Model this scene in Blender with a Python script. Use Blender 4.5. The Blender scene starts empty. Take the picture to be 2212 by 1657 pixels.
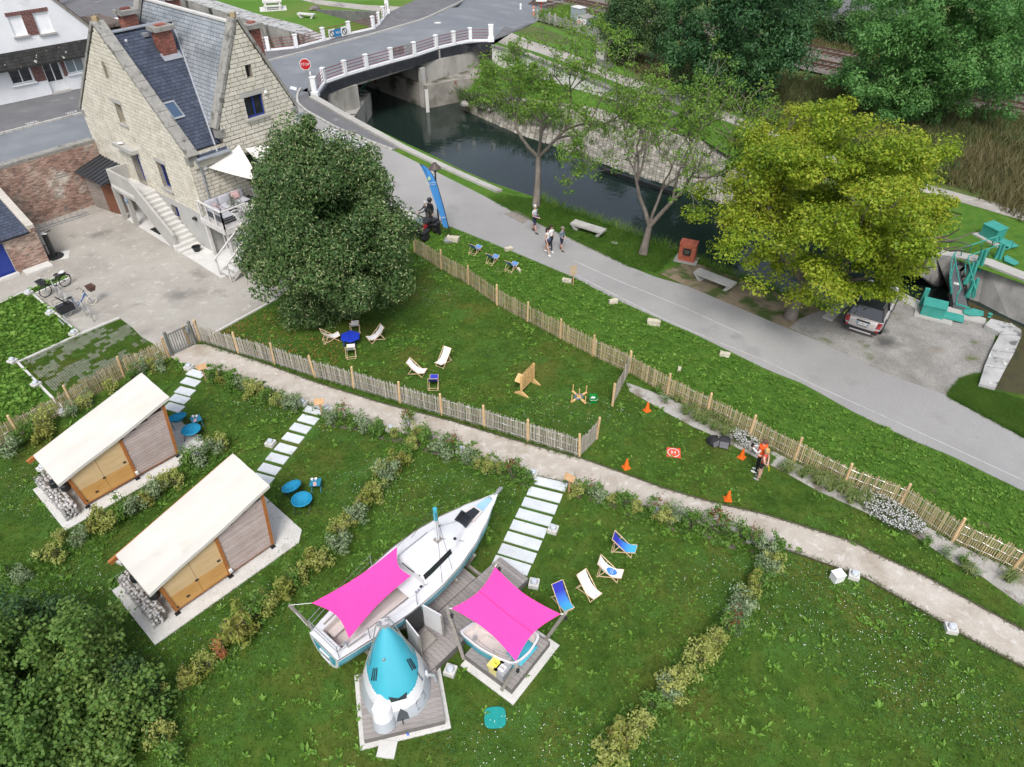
import bpy,bmesh,math,random
import numpy as np
from mathutils import Vector,Matrix
from mathutils.geometry import tessellate_polygon
R=math.radians
rng=random.Random(7)
nrg=np.random.default_rng(11)
S=bpy.context.scene
COL=S.collection
FPX,CXP,CYP,PITCH,CAMH=1545.0,1105.5,828.5,R(39.3),20.5
cam=bpy.data.cameras.new('camera');camo=bpy.data.objects.new('camera',cam);COL.objects.link(camo)
camo.location=(0,0,CAMH);camo.rotation_euler=(math.pi/2-PITCH,0,0)
cam.sensor_width=36;cam.sensor_fit='HORIZONTAL';cam.lens=36*FPX/2211;cam.clip_end=3000
S.camera=camo
SUN_EL,SUN_AZ=R(55),R(182)
W=bpy.data.worlds.new('World');S.world=W;W.use_nodes=True
nt=W.node_tree;nt.nodes.clear()
sky=nt.nodes.new('ShaderNodeTexSky');sky.sky_type='NISHITA';sky.sun_disc=False
sky.sun_elevation=SUN_EL;sky.sun_rotation=SUN_AZ;sky.air_density=1.0;sky.dust_density=3.0
hs=nt.nodes.new('ShaderNodeHueSaturation');hs.inputs['Saturation'].default_value=0.55
bg=nt.nodes.new('ShaderNodeBackground');bg.inputs['Strength'].default_value=0.14
wo=nt.nodes.new('ShaderNodeOutputWorld')
nt.links.new(sky.outputs[0],hs.inputs['Color']);nt.links.new(hs.outputs[0],bg.inputs[0]);nt.links.new(bg.outputs[0],wo.inputs[0])
sl=bpy.data.lights.new('sun','SUN');sl.energy=1.5;sl.angle=R(18);sl.color=(1.0,.965,.92)
so=bpy.data.objects.new('sun',sl);COL.objects.link(so)
so.rotation_euler=(math.pi/2-SUN_EL,0,math.pi-SUN_AZ)
S.view_settings.view_transform='Standard';S.view_settings.look='None'
S.view_settings.exposure=0.72;S.view_settings.gamma=1
S.cycles.max_bounces=6;S.cycles.diffuse_bounces=3;S.cycles.transmission_bounces=3;S.cycles.transparent_max_bounces=4
_s,_c=math.sin(PITCH),math.cos(PITCH)
def g(px,py,z=0.0):
 u=(px-CXP)/FPX;v=(py-CYP)/FPX
 d=Vector((u,_c-v*_s,-_s-v*_c));t=(z-CAMH)/d.z
 return Vector((d.x*t,d.y*t,z))
def sm(t):
 t=max(0,min(1,t));return t*t*(3-2*t)
_a=g(1060,455,0);_b=g(690,215,3.0);_ab=Vector((_b.x-_a.x,_b.y-_a.y));_L=_ab.length;_ab/=_L
def h_near(x,y):
 return 3.0*sm(((x-_a.x)*_ab.x+(y-_a.y)*_ab.y)/_L*.93)
def h_far(x,y):
 return .6+2.4*(1-sm((x+3)/19))*(1-sm((y-74)/20))
def solve(px,py,f):
 z=0.5
 for _ in range(40):
  p=g(px,py,z);z=.5*z+.5*f(p.x,p.y)
 return g(px,py,z)
gn=lambda px,py:solve(px,py,h_near)
gf=lambda px,py:solve(px,py,h_far)
E1=Vector((math.cos(R(49.5)),math.sin(R(49.5)),0));E2=Vector((-E1.y,E1.x,0))
MATS={}
def M(name,cols,scale=1.0,rough=.8,bump=0.0,bscale=None,detail=6,isl=0.0,metal=0.0,spec=.3,coord='pos',stretch=None,fine=None,patches=None,dist=0.02,emis=0,stains=()):
 """noise-ramped colour; isl = brightness change per piece; fine=(scale, amount) speckle; patches=(scale, colour, lo, hi)"""
 if name in MATS:return MATS[name]
 m=bpy.data.materials.new(name);m.use_nodes=True;n=m.node_tree.nodes;l=m.node_tree.links
 b=n['Principled BSDF'];b.inputs['Roughness'].default_value=rough;b.inputs['Metallic'].default_value=metal
 b.inputs['Specular IOR Level'].default_value=spec
 if coord=='pos':co=n.new('ShaderNodeNewGeometry').outputs['Position']
 else:co=n.new('ShaderNodeTexCoord').outputs['Object']
 if stretch:
  mp=n.new('ShaderNodeMapping');mp.inputs['Scale'].default_value=stretch;l.new(co,mp.inputs[0]);co=mp.outputs[0]
 cols=[tuple(c)+(1,)if len(c)==3 else c for c in cols]
 if len(cols)>1:
  no=n.new('ShaderNodeTexNoise');no.inputs['Scale'].default_value=scale;no.inputs['Detail'].default_value=detail
  no.inputs['Roughness'].default_value=.62;l.new(co,no.inputs['Vector'])
  cr=n.new('ShaderNodeValToRGB');e=cr.color_ramp.elements
  k=len(cols)
  e[0].position=.3;e[0].color=cols[0];e[1].position=.7;e[1].color=cols[-1]
  for i in range(1,k-1):
   q=e.new(.3+.4*i/(k-1));q.color=cols[i]
  l.new(no.outputs[0],cr.inputs[0]);out=cr.outputs[0]
 else:
  rgb=n.new('ShaderNodeRGB');rgb.outputs[0].default_value=cols[0];out=rgb.outputs[0]
 if patches:
  for(psc,pc,lo,hi)in(patches if isinstance(patches,list)else[patches]):
   pn=n.new('ShaderNodeTexNoise');pn.inputs['Scale'].default_value=psc;pn.inputs['Detail'].default_value=7;l.new(co,pn.inputs['Vector'])
   mr=n.new('ShaderNodeMapRange');mr.inputs[1].default_value=lo;mr.inputs[2].default_value=hi;l.new(pn.outputs[0],mr.inputs[0])
   mx=n.new('ShaderNodeMixRGB');mx.inputs[2].default_value=tuple(pc)+(1,);l.new(mr.outputs[0],mx.inputs[0]);l.new(out,mx.inputs[1]);out=mx.outputs[0]
 for(sx,sy,sr,sc_)in stains:
  dn=n.new('ShaderNodeVectorMath');dn.operation='DISTANCE';l.new(co,dn.inputs[0]);dn.inputs[1].default_value=(sx,sy,0)
  wn=n.new('ShaderNodeTexNoise');wn.inputs['Scale'].default_value=1.6;l.new(co,wn.inputs['Vector'])
  am=n.new('ShaderNodeMath');am.operation='MULTIPLY_ADD';l.new(wn.outputs[0],am.inputs[0]);am.inputs[1].default_value=sr*1.4;l.new(dn.outputs['Value'],am.inputs[2])
  mr=n.new('ShaderNodeMapRange');mr.inputs[1].default_value=sr*1.7;mr.inputs[2].default_value=sr*.9;mr.inputs[4].default_value=.8;l.new(am.outputs[0],mr.inputs[0])
  mx=n.new('ShaderNodeMixRGB');mx.inputs[2].default_value=tuple(sc_)+(1,);l.new(mr.outputs[0],mx.inputs[0]);l.new(out,mx.inputs[1]);out=mx.outputs[0]
 if fine:
  fn=n.new('ShaderNodeTexNoise');fn.inputs['Scale'].default_value=fine[0];fn.inputs['Detail'].default_value=3;l.new(co,fn.inputs['Vector'])
  mr=n.new('ShaderNodeMapRange');mr.inputs[1].default_value=.3;mr.inputs[2].default_value=.7
  mr.inputs[3].default_value=1-fine[1];mr.inputs[4].default_value=1+fine[1];l.new(fn.outputs[0],mr.inputs[0])
  h2=n.new('ShaderNodeHueSaturation');l.new(mr.outputs[0],h2.inputs['Value']);l.new(out,h2.inputs['Color']);out=h2.outputs[0]
 if isl:
  ge=n.new('ShaderNodeNewGeometry');oi=n.new('ShaderNodeObjectInfo')
  ad=n.new('ShaderNodeMath');ad.operation='ADD';l.new(ge.outputs['Random Per Island'],ad.inputs[0]);l.new(oi.outputs['Random'],ad.inputs[1])
  fr=n.new('ShaderNodeMath');fr.operation='FRACT';l.new(ad.outputs[0],fr.inputs[0])
  mr=n.new('ShaderNodeMapRange');mr.inputs[3].default_value=1-isl;mr.inputs[4].default_value=1+isl;l.new(fr.outputs[0],mr.inputs[0])
  h2=n.new('ShaderNodeHueSaturation');l.new(mr.outputs[0],h2.inputs['Value']);l.new(out,h2.inputs['Color']);out=h2.outputs[0]
 l.new(out,b.inputs['Base Color'])
 if emis:l.new(out,b.inputs['Emission Color']);b.inputs['Emission Strength'].default_value=emis
 if bump:
  bn=n.new('ShaderNodeTexNoise');bn.inputs['Scale'].default_value=bscale or scale*6;bn.inputs['Detail'].default_value=4;l.new(co,bn.inputs['Vector'])
  bu=n.new('ShaderNodeBump');bu.inputs['Strength'].default_value=bump;bu.inputs['Distance'].default_value=dist
  l.new(bn.outputs[0],bu.inputs['Height']);l.new(bu.outputs[0],b.inputs['Normal'])
 MATS[name]=m;return m
def LEAF(name,cols,trans=.3,pscale=.35):
 """leaves: each leaf takes its own colour from the ramp, clump-scale drift on top"""
 if name in MATS:return MATS[name]
 m=bpy.data.materials.new(name);m.use_nodes=True;n=m.node_tree.nodes;l=m.node_tree.links
 b=n['Principled BSDF'];o=n['Material Output']
 ge=n.new('ShaderNodeNewGeometry');no=n.new('ShaderNodeTexNoise');no.inputs['Scale'].default_value=pscale;no.inputs['Detail'].default_value=3
 l.new(ge.outputs['Position'],no.inputs['Vector'])
 ma=n.new('ShaderNodeMath');ma.operation='MULTIPLY_ADD';l.new(ge.outputs['Random Per Island'],ma.inputs[0]);ma.inputs[1].default_value=.55
 mb=n.new('ShaderNodeMapRange');mb.inputs[1].default_value=.3;mb.inputs[2].default_value=.7;mb.inputs[3].default_value=0;mb.inputs[4].default_value=.45
 l.new(no.outputs[0],mb.inputs[0]);l.new(mb.outputs[0],ma.inputs[2])
 cr=n.new('ShaderNodeValToRGB');e=cr.color_ramp.elements;k=len(cols)
 e[0].position=.05;e[0].color=tuple(cols[0])+(1,);e[1].position=.95;e[1].color=tuple(cols[-1])+(1,)
 for i in range(1,k-1):
  q=e.new(.05+.9*i/(k-1));q.color=tuple(cols[i])+(1,)
 l.new(ma.outputs[0],cr.inputs[0]);l.new(cr.outputs[0],b.inputs['Base Color'])
 b.inputs['Roughness'].default_value=.5;b.inputs['Specular IOR Level'].default_value=.25
 tr=n.new('ShaderNodeBsdfTranslucent');l.new(cr.outputs[0],tr.inputs[0])
 mx=n.new('ShaderNodeMixShader');mx.inputs[0].default_value=trans;l.new(b.outputs[0],mx.inputs[1]);l.new(tr.outputs[0],mx.inputs[2]);l.new(mx.outputs[0],o.inputs[0])
 MATS[name]=m;return m
def P(name,c,rough=.5,metal=0.,isl=0.,spec=.4):
 d=tuple(x*.86 for x in c)
 return M(name,[d,c],3.0,rough,metal=metal,isl=isl,spec=spec,coord='obj')
class B:
 def __init__(s):s.v=[];s.f=[];s.m=[];s.mi=0
 def add(s,vs,fs):
  o=len(s.v);s.v+=[tuple(v)for v in vs];s.f+=[tuple(i+o for i in f)for f in fs];s.m+=[s.mi]*len(fs);return s
 def box(s,c,d,rz=0,mat=None):
  x,y,z=d[0]/2,d[1]/2,d[2]/2
  vs=[Vector((a*x,b*y,e*z))for e in(-1,1)for a,b in((-1,-1),(1,-1),(1,1),(-1,1))]
  m=mat or Matrix.Rotation(rz,3,'Z')
  return s.add([m@v+Vector(c)for v in vs],[(3,2,1,0),(4,5,6,7),(0,1,5,4),(1,2,6,5),(2,3,7,6),(3,0,4,7)])
 def bar(s,a,b,w,h=None,up=(0,0,1)):
  a,b=Vector(a),Vector(b);d=b-a;L=d.length;d.normalize();u=Vector(up)
  if abs(d.dot(u))>.98:u=Vector((0,1,0))
  x=d.cross(u).normalized();y=x.cross(d)
  return s.box((a+b)/2,(w,L,h or w),mat=Matrix((x,d,y)).transposed())
 def tube(s,pts,r,n=6,cap=True,close=False):
  pts=[Vector(p)for p in pts];k=len(pts);rs=r if isinstance(r,(list,tuple))else[r]*k
  vs=[];ref=None
  for i,p in enumerate(pts):
   if close:t=(pts[(i+1)%k]-pts[i-1])
   else:t=pts[min(i+1,k-1)]-pts[max(i-1,0)]
   t.normalize()
   if ref is None or abs(t.dot(ref))>.98:ref=Vector((0,0,1))if abs(t.z)<.9 else Vector((1,0,0))
   x=t.cross(ref).normalized();y=t.cross(x);ref=-y if False else x.cross(t)
   vs+=[p+x*(rs[i]*math.cos(2*math.pi*j/n))+y*(rs[i]*math.sin(2*math.pi*j/n))for j in range(n)]
  fs=[]
  for i in range(k if close else k-1):
   for j in range(n):
    a,b=i*n+j,i*n+(j+1)%n;i2=(i+1)%k
    fs.append((a,b,i2*n+(j+1)%n,i2*n+j))
  if cap and not close:fs+=[tuple(range(n-1,-1,-1)),tuple((k-1)*n+j for j in range(n))]
  return s.add(vs,fs)
 def lathe(s,prof,n=16,c=(0,0,0),sx=1,sy=1):
  vs=[(c[0]+r*math.cos(2*math.pi*j/n)*sx,c[1]+r*math.sin(2*math.pi*j/n)*sy,c[2]+z)for r,z in prof for j in range(n)]
  fs=[(i*n+j,i*n+(j+1)%n,(i+1)*n+(j+1)%n,(i+1)*n+j)for i in range(len(prof)-1)for j in range(n)]
  fs+=[tuple(range(n-1,-1,-1)),tuple((len(prof)-1)*n+j for j in range(n))]
  return s.add(vs,fs)
 def prism(s,poly,z0,z1):
  n=len(poly);z=(lambda i:z0)if not callable(z0)else z0
  ar=sum(poly[i][0]*poly[(i+1)%n][1]-poly[(i+1)%n][0]*poly[i][1]for i in range(n))
  if ar<0:poly=poly[::-1]
  vs=[(p[0],p[1],z0)for p in poly]+[(p[0],p[1],z1)for p in poly]
  fs=[(i,(i+1)%n,n+(i+1)%n,n+i)for i in range(n)]
  tri=tessellate_polygon([[Vector((p[0],p[1],0))for p in poly]])
  fs+=[tuple(t[::-1])if _ccw(poly,t)else tuple(t)for t in tri]
  fs+=[tuple(n+i for i in(t if _ccw(poly,t)else t[::-1]))for t in tri]
  return s.add(vs,fs)
 def slab(s,quad,off):
  n=len(quad);q=[Vector(p)for p in quad];off=Vector(off)
  nn=(q[1]-q[0]).cross(q[2]-q[0])
  if nn.dot(off)<0:q=q[::-1]
  return s.add(q+[p+off for p in q],[tuple(range(n-1,-1,-1)),tuple(range(n,2*n))]+[(i,(i+1)%n,n+(i+1)%n,n+i)for i in range(n)])
 def grid(s,fn,nu,nv):
  vs=[fn(i/nu,j/nv)for j in range(nv+1)for i in range(nu+1)]
  return s.add(vs,[(j*(nu+1)+i,j*(nu+1)+i+1,(j+1)*(nu+1)+i+1,(j+1)*(nu+1)+i)for j in range(nv)for i in range(nu)])
 def ball(s,c,r,n=8,k=6,sc=(1,1,1)):
  return s.lathe2(c,r,n,k,sc)
 def lathe2(s,c,r,n,k,sc):
  vs=[];c=Vector(c)
  for i in range(1,k):
   a=math.pi*i/k
   for j in range(n):
    b=2*math.pi*j/n;vs.append((c.x+r*sc[0]*math.sin(a)*math.cos(b),c.y+r*sc[1]*math.sin(a)*math.sin(b),c.z-r*sc[2]*math.cos(a)))
  fs=[(i*n+j,i*n+(j+1)%n,(i+1)*n+(j+1)%n,(i+1)*n+j)for i in range(k-2)for j in range(n)]
  vs+=[(c.x,c.y,c.z-r*sc[2]),(c.x,c.y,c.z+r*sc[2])];a,b=len(vs)-2,len(vs)-1
  fs+=[(a,(j+1)%n,j)for j in range(n)]+[(b,(k-2)*n+j,(k-2)*n+(j+1)%n)for j in range(n)]
  return s.add(vs,fs)
 def mesh(s,name,mats,smooth=False):
  me=bpy.data.meshes.new(name);me.from_pydata(s.v,[],s.f)
  for m in(mats if isinstance(mats,(list,tuple))else[mats]):me.materials.append(m)
  if any(s.m):me.polygons.foreach_set('material_index',s.m)
  if smooth:me.polygons.foreach_set('use_smooth',[True]*len(me.polygons))
  me.update();return me
 def shift(s,d):
  s.v=[(x-d[0],y-d[1],z-d[2])for x,y,z in s.v];return s
def _ccw(poly,t):
 a,b,c=(poly[i]for i in t);return(b[0]-a[0])*(c[1]-a[1])-(b[1]-a[1])*(c[0]-a[0])>0
def link(name,me,parent=None,loc=None,rot=None,sc=None):
 o=bpy.data.objects.new(name,me);COL.objects.link(o)
 if parent:o.parent=parent
 if loc is not None:o.location=loc
 if rot is not None:o.rotation_euler=rot if not isinstance(rot,(int,float))else(0,0,rot)
 if sc is not None:o.scale=sc
 return o
def part(root,name,b,mat,smooth=False,label=None,**k):
 o=link(name,b.mesh(name,mat,smooth),root,**k)
 if label:o['label']=label
 return o
def wpart(root,name,b,mat,smooth=False,label=None):
 return part(root,name,b.shift(root.location),mat,smooth,label)
def T(name,label,cat,loc=(0,0,0),rz=0,group=None):
 o=bpy.data.objects.new(name,None);COL.objects.link(o);o.location=loc;o.rotation_euler=(0,0,rz);o.empty_display_size=.2
 o['label']=label;o['category']=cat
 if group:o['group']=group
 return o
def tag(o,label,cat,group=None):
 o['label']=label;o['category']=cat
 if group:o['group']=group
 return o
def struct(name,b,mat,kind='structure',smooth=False):
 o=link(name,b.mesh(name,mat,smooth));o['kind']=kind;return o
def copy(root,loc,rz,label,sc=None,group=None):
 r=root.copy();COL.objects.link(r);r.location=loc;r.rotation_euler=(0,0,rz);r['label']=label
 if sc:r.scale=(sc,sc,sc)if not isinstance(sc,tuple)else sc
 if group:r['group']=group
 for ch in root.children:
  c=ch.copy();COL.objects.link(c);c.parent=r
  for gc in ch.children:
   d=gc.copy();COL.objects.link(d);d.parent=c
 return r
def sheet(name,pts,mat,kind='structure',dz=0):
 tri=tessellate_polygon([[Vector((p.x,p.y,0))for p in pts]])
 b=B();pl=[(p.x,p.y)for p in pts]
 b.add([(p.x,p.y,p.z+dz)for p in pts],[tuple(t)if _ccw(pl,t)else tuple(t[::-1])for t in tri])
 return struct(name,b,mat,kind)
def resamp(pl,n):
 d=[0]
 for a,b in zip(pl,pl[1:]):d.append(d[-1]+math.dist(a,b))
 out=[]
 for i in range(n+1):
  t=d[-1]*i/n;k=0
  while k<len(pl)-2 and d[k+1]<t:k+=1
  f=(t-d[k])/(d[k+1]-d[k]+1e-9);out.append(tuple(a+(b-a)*f for a,b in zip(pl[k],pl[k+1])))
 return out
def strip(name,Lp,Rp,conv,mat,n=40,dz=0,kind='structure',nv=2):
 a,b_=resamp(Lp,n),resamp(Rp,n);b=B()
 A=[conv(*p)for p in a];C=[conv(*p)for p in b_]
 b.grid(lambda u,v:(A[round(v*n)].lerp(C[round(v*n)],u))+Vector((0,0,dz)),nv,n)
 o=struct(name,b,mat,kind);me=o.data
 if me.polygons[0].normal.z<0:me.flip_normals()
 return o
def ribbon(b,top,z1,n=None):
 for p,q in zip(top,top[1:]):b.add([p,q,(q.x,q.y,z1),(p.x,p.y,z1)],[(0,1,2,3)])
 return b
def inpoly(P_,x,y):
 x=np.asarray(x);y=np.asarray(y);r=np.zeros(x.shape,bool);n=len(P_)
 for i in range(n):
  x1,y1=P_[i][0],P_[i][1];x2,y2=P_[(i+1)%n][0],P_[(i+1)%n][1]
  if y1==y2:continue
  c=((y1>y)!=(y2>y))&(x<(x2-x1)*(y-y1)/(y2-y1)+x1);r^=c
 return r
def npmesh(name,V,F,mat,smooth=False):
 me=bpy.data.meshes.new(name);V=np.ascontiguousarray(V,np.float32);F=np.ascontiguousarray(F,np.int32);m,k=F.shape
 me.vertices.add(len(V));me.vertices.foreach_set('co',V.ravel());me.loops.add(m*k);me.loops.foreach_set('vertex_index',F.ravel())
 me.polygons.add(m);me.polygons.foreach_set('loop_start',np.arange(0,m*k,k,dtype=np.int32))
 if smooth:me.polygons.foreach_set('use_smooth',np.ones(m,bool))
 me.update(calc_edges=True);me.materials.append(mat);return me
def nrm(a):return a/np.maximum(np.linalg.norm(a,axis=-1,keepdims=True),1e-6)
def leafcloud(cl,n,size,wid=.55,flat=1.0,up=.5,seed=1,shell=.6,hang=0.0,outw=.7):
 """cl (k,4) clumps x,y,z,r -> leaf quads (V,F); leaves face outward and up, size varies"""
 r=np.random.default_rng(seed);cl=np.asarray(cl,float);k=len(cl);N=k*n
 d=nrm(r.normal(size=(N,3)));rad=r.uniform(0,1,(N,1))**shell
 c=np.repeat(cl[:,:3],n,0);cr=np.repeat(cl[:,3:4],n,0)
 off=d*rad*cr;off[:,2]*=flat;p=c+off
 nn=nrm(d*outw+np.array([0,0,up])+r.normal(size=(N,3))*.55)
 t=nrm(np.cross(nn,r.normal(size=(N,3))));t=nrm(t+np.array([0,0,-hang]));w=nrm(np.cross(nn,t))
 L=size*r.uniform(.65,1.35,(N,1));wd=L*wid*.5
 V=np.stack([p-t*L*.5,p+w*wd-t*L*.05,p+t*L*.5,p-w*wd-t*L*.05],1).reshape(-1,3)
 return V,np.arange(N*4).reshape(N,4)
def leafpart(root,name,cl,n,size,mat,world=True,**k):
 V,F=leafcloud(cl,n,size,**k)
 if world and root:V=V-np.array(root.location)
 return link(name,npmesh(name,V,F,mat),root)
def ellclumps(c,rad,n,r0,r1,seed=1,inner=.35,lump=.18,zlo=-1.0):
 r=np.random.default_rng(seed);out=[];c=np.array(c,float);rad=np.array(rad,float)
 ph=r.uniform(0,6,6)
 while len(out)<n:
  d=r.normal(size=3);d/=np.linalg.norm(d)
  if d[2]<zlo:continue
  a=math.atan2(d[1],d[0]);k=1+lump*(math.sin(3*a+ph[0]+2*d[2])+.7*math.sin(5*a+ph[1]-4*d[2])+.6*math.sin(7*d[2]+ph[2]))
  q=r.uniform(inner,1)**.5*k
  out.append(list(c+d*rad*q)+[r.uniform(r0,r1)])
 return np.array(out)
def hier(cl,k,f,seed,up=.35):
 r=np.random.default_rng(seed);out=[]
 for x,y,z,q in cl:
  for _ in range(k):
   d=r.normal(size=3);d/=np.linalg.norm(d);d[2]=d[2]*.8+up;s_=q*r.uniform(.65,1.1);out.append((x+d[0]*s_,y+d[1]*s_,z+d[2]*s_*.8,q*f*r.uniform(.7,1.3)))
 return np.array(out)
def branch(segs,tips,p,d,L,r,depth,rn,spread=.7,up=.15,kids=(2,3),shrink=.72):
 n=3;pts=[Vector(p)];rs=[r]
 for i in range(n):
  d=(d+Vector((rn.gauss(0,.12),rn.gauss(0,.12),rn.gauss(0,.1)+up*.3))).normalized()
  pts.append(pts[-1]+d*L/n);rs.append(r*(1-.32*(i+1)/n))
 segs.append((pts,rs))
 if depth==0:tips.append(tuple(pts[-1]));return
 if depth<=2:tips.append(tuple(pts[2]))
 k=rn.randint(*kids)
 for i in range(k):
  a=Vector((rn.gauss(0,1),rn.gauss(0,1),rn.gauss(0,.5)));a=(a-d*a.dot(d)).normalized()
  branch(segs,tips,pts[-1]if i<2 else pts[2],(d+a*spread*rn.uniform(.6,1.3)+Vector((0,0,up))).normalized(),L*shrink*rn.uniform(.8,1.2),r*.62,depth-1,rn,spread,up,kids,shrink)
def tubes(segs,n=5,minr=.0):
 b=B()
 for pts,rs in segs:b.tube(pts,[max(x,minr)for x in rs],n,cap=False)
 return b
def clip(poly,ax,lim,keep_less):
 out=[];n=len(poly);f=(lambda p:p[ax]<=lim)if keep_less else(lambda p:p[ax]>=lim)
 for i in range(n):
  a,b=poly[i],poly[(i+1)%n];fa,fb=f(a),f(b)
  if fa:out.append(a)
  if fa!=fb:
   t=(lim-a[ax])/(b[ax]-a[ax]);out.append((a[0]+(b[0]-a[0])*t,a[1]+(b[1]-a[1])*t))
 return out
def cliprect(poly,x0,x1,y0,y1):
 for ax,lim,k in((0,x0,False),(0,x1,True),(1,y0,False),(1,y1,True)):
  if len(poly)<3:return[]
  poly=clip(poly,ax,lim,k)
 return poly if len(poly)>=3 else[]
def area(p):return abs(sum(p[i][0]*p[(i+1)%len(p)][1]-p[(i+1)%len(p)][0]*p[i][1]for i in range(len(p))))/2
def spans(x0,x1,holes,y0,y1):
 sp=[(x0,x1)]
 for hx0,hx1,hy0,hy1 in holes:
  if hy1<=y0+.01 or hy0>=y1-.01:continue
  ns=[]
  for a,b in sp:
   if hx1<=a or hx0>=b:ns.append((a,b));continue
   if hx0>a:ns.append((a,hx0))
   if hx1<b:ns.append((hx1,b))
  sp=ns
 return sp
def courses(poly,bw,bh,gap,holes=(),seed=0,jit=.25):
 r=random.Random(seed);x0=min(p[0]for p in poly);x1=max(p[0]for p in poly);y0=min(p[1]for p in poly);y1=max(p[1]for p in poly)
 ys=sorted({y0+bh*i for i in range(int((y1-y0)/bh)+2)});out=[]
 for k,(a,b)in enumerate(zip(ys,ys[1:])):
  for s0,s1 in spans(x0,x1,holes,a,b):
   x=s0-(bw*.5 if k%2 else 0)*(.8+.4*r.random())
   while x<s1-.02:
    w=bw*(1+jit*(r.random()-.5)*2);xe=x+w
    if s1-xe<bw*.3:xe=s1
    q=cliprect(poly,max(x,s0)+gap/2,min(xe,s1)-gap/2,a+gap/2,b-gap/2)
    if q and area(q)>bw*bh*.08:out.append(q)
    x=xe
 return out
def cells(poly,holes):
 ys=sorted({min(p[1]for p in poly),max(p[1]for p in poly)}|{h[2]for h in holes}|{h[3]for h in holes})
 x0=min(p[0]for p in poly);x1=max(p[0]for p in poly);out=[]
 for a,b in zip(ys,ys[1:]):
  for s0,s1 in spans(x0,x1,holes,a,b):
   q=cliprect(poly,s0,s1,a,b)
   if q:out.append(q)
 return out
UNIT={}
CAMP=Vector((0,0,CAMH))
def lay(root,name,polys,frame,depth,mat,limit=300,jitter=.0,seed=3,stuffname=None,level_parent=None):
 """frame = (origin, xaxis, yaxis, normal) in root space; nearest `limit` pieces are objects, the rest one mesh"""
 o,X,Y,N=(Vector(a)for a in frame);r=random.Random(seed);rootm=Vector(root.location)if root else Vector()
 par=level_parent or root
 items=[]
 for q in polys:
  cx=sum(p[0]for p in q)/len(q);cy=sum(p[1]for p in q)/len(q)
  items.append(((o+X*cx+Y*cy+rootm-CAMP).length,q))
 items.sort(key=lambda t:t[0]);rest=B()
 key=mat.name
 if key not in UNIT:UNIT[key]=B().box((.5,.5,.5),(1,1,1)).mesh('piece_'+mat.name,mat)
 for i,(dd,q)in enumerate(items):
  dp=depth+jitter*r.random()
  if i<limit:
   xs=[p[0]for p in q];ys=[p[1]for p in q]
   rect=len(q)==4 and abs(area(q)-(max(xs)-min(xs))*(max(ys)-min(ys)))<1e-5
   if rect:
    ob=link(name,UNIT[key],par)
    ob.matrix_local=Matrix.Translation(o+X*min(xs)+Y*min(ys))@Matrix((X,Y,N)).transposed().to_4x4()@Matrix.Diagonal((max(xs)-min(xs),max(ys)-min(ys),dp,1))
   else:
    c=o+X*q[0][0]+Y*q[0][1]
    b=B().slab([o+X*p[0]+Y*p[1]-c for p in q],N*dp);ob=part(par,name,b,mat,loc=c)
  else:rest.slab([o+X*p[0]+Y*p[1]for p in q],N*dp)
 if rest.f:
  ob=part(par,stuffname or name+'_courses',rest,mat);ob['kind']='stuff'
def text(root,name,s,size,mat,o,X,Y,ext=.003,align='CENTER'):
 cu=bpy.data.curves.new(name,'FONT');cu.body=s;cu.size=size;cu.extrude=ext;cu.align_x=align;cu.align_y='CENTER';cu.resolution_u=2
 t=bpy.data.objects.new('t',cu);COL.objects.link(t)
 me=bpy.data.meshes.new_from_object(t.evaluated_get(bpy.context.evaluated_depsgraph_get()));bpy.data.objects.remove(t)
 me.materials.clear();me.materials.append(mat)
 X=Vector(X).normalized();Y=Vector(Y).normalized();N=X.cross(Y)
 ob=link(name,me,root);ob.matrix_local=Matrix.Translation(Vector(o))@Matrix((X,Y,N)).transposed().to_4x4();return ob
#  materials of the place
_w1,_w2,_w3=g(1915,740),g(1908,715),g(388,636)
m_lawn=M('lawn',[(.03,.068,.01),(.05,.1,.014),(.085,.12,.022)],1.3,.95,.6,60,fine=(40,.35),patches=[(.3,(.095,.105,.022),.5,.7),(.8,(.055,.12,.02),.5,.64),(1.7,(.12,.11,.06),.73,.8)],spec=.1)
m_verge=M('verge_grass',[(.045,.105,.016),(.065,.145,.02),(.095,.155,.028)],1.6,.95,.6,50,fine=(36,.35),patches=(.9,(.1,.09,.05),.66,.74),spec=.1)
m_park=M('mown_park_grass',[(.07,.15,.02),(.09,.19,.03)],.5,.95,.4,30,fine=(20,.25),patches=(.15,(.12,.17,.04),.5,.7),spec=.1)
m_rough=M('rough_grass',[(.055,.1,.022),(.085,.12,.034),(.13,.13,.055)],.3,.95,.8,12,fine=(14,.4),spec=.1)
m_grav=M('courtyard_gravel',[(.27,.25,.22),(.34,.32,.285),(.38,.36,.325)],.35,.95,.5,45,fine=(48,.22),patches=[(.5,(.2,.19,.17),.6,.75),(2.5,(.44,.42,.385),.58,.72)],stains=((_w3.x,_w3.y,.8,(.16,.155,.14)),),spec=.15)
m_sand=M('sandy_path',[(.36,.315,.265),(.42,.38,.33),(.48,.44,.395)],1.1,.95,.3,50,fine=(42,.16),patches=[(3.2,(.5,.47,.43),.56,.66),(.45,(.3,.255,.2),.58,.72)],spec=.1)
m_bed=M('pale_planting_gravel',[(.3,.285,.26),(.42,.41,.39)],1.2,.95,.8,30,fine=(45,.45),patches=(1.3,(.17,.15,.12),.52,.66),spec=.1)
m_yard=M('parking_gravel',[(.17,.165,.15),(.245,.235,.22),(.32,.31,.29)],.7,.95,.7,40,fine=(38,.45),patches=[(.9,(.1,.13,.045),.62,.72),(.3,(.18,.15,.115),.55,.7)],stains=((_w1.x,_w1.y,.75,(.06,.06,.058)),(_w2.x,_w2.y,.35,(.07,.07,.068))),spec=.15)
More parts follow.
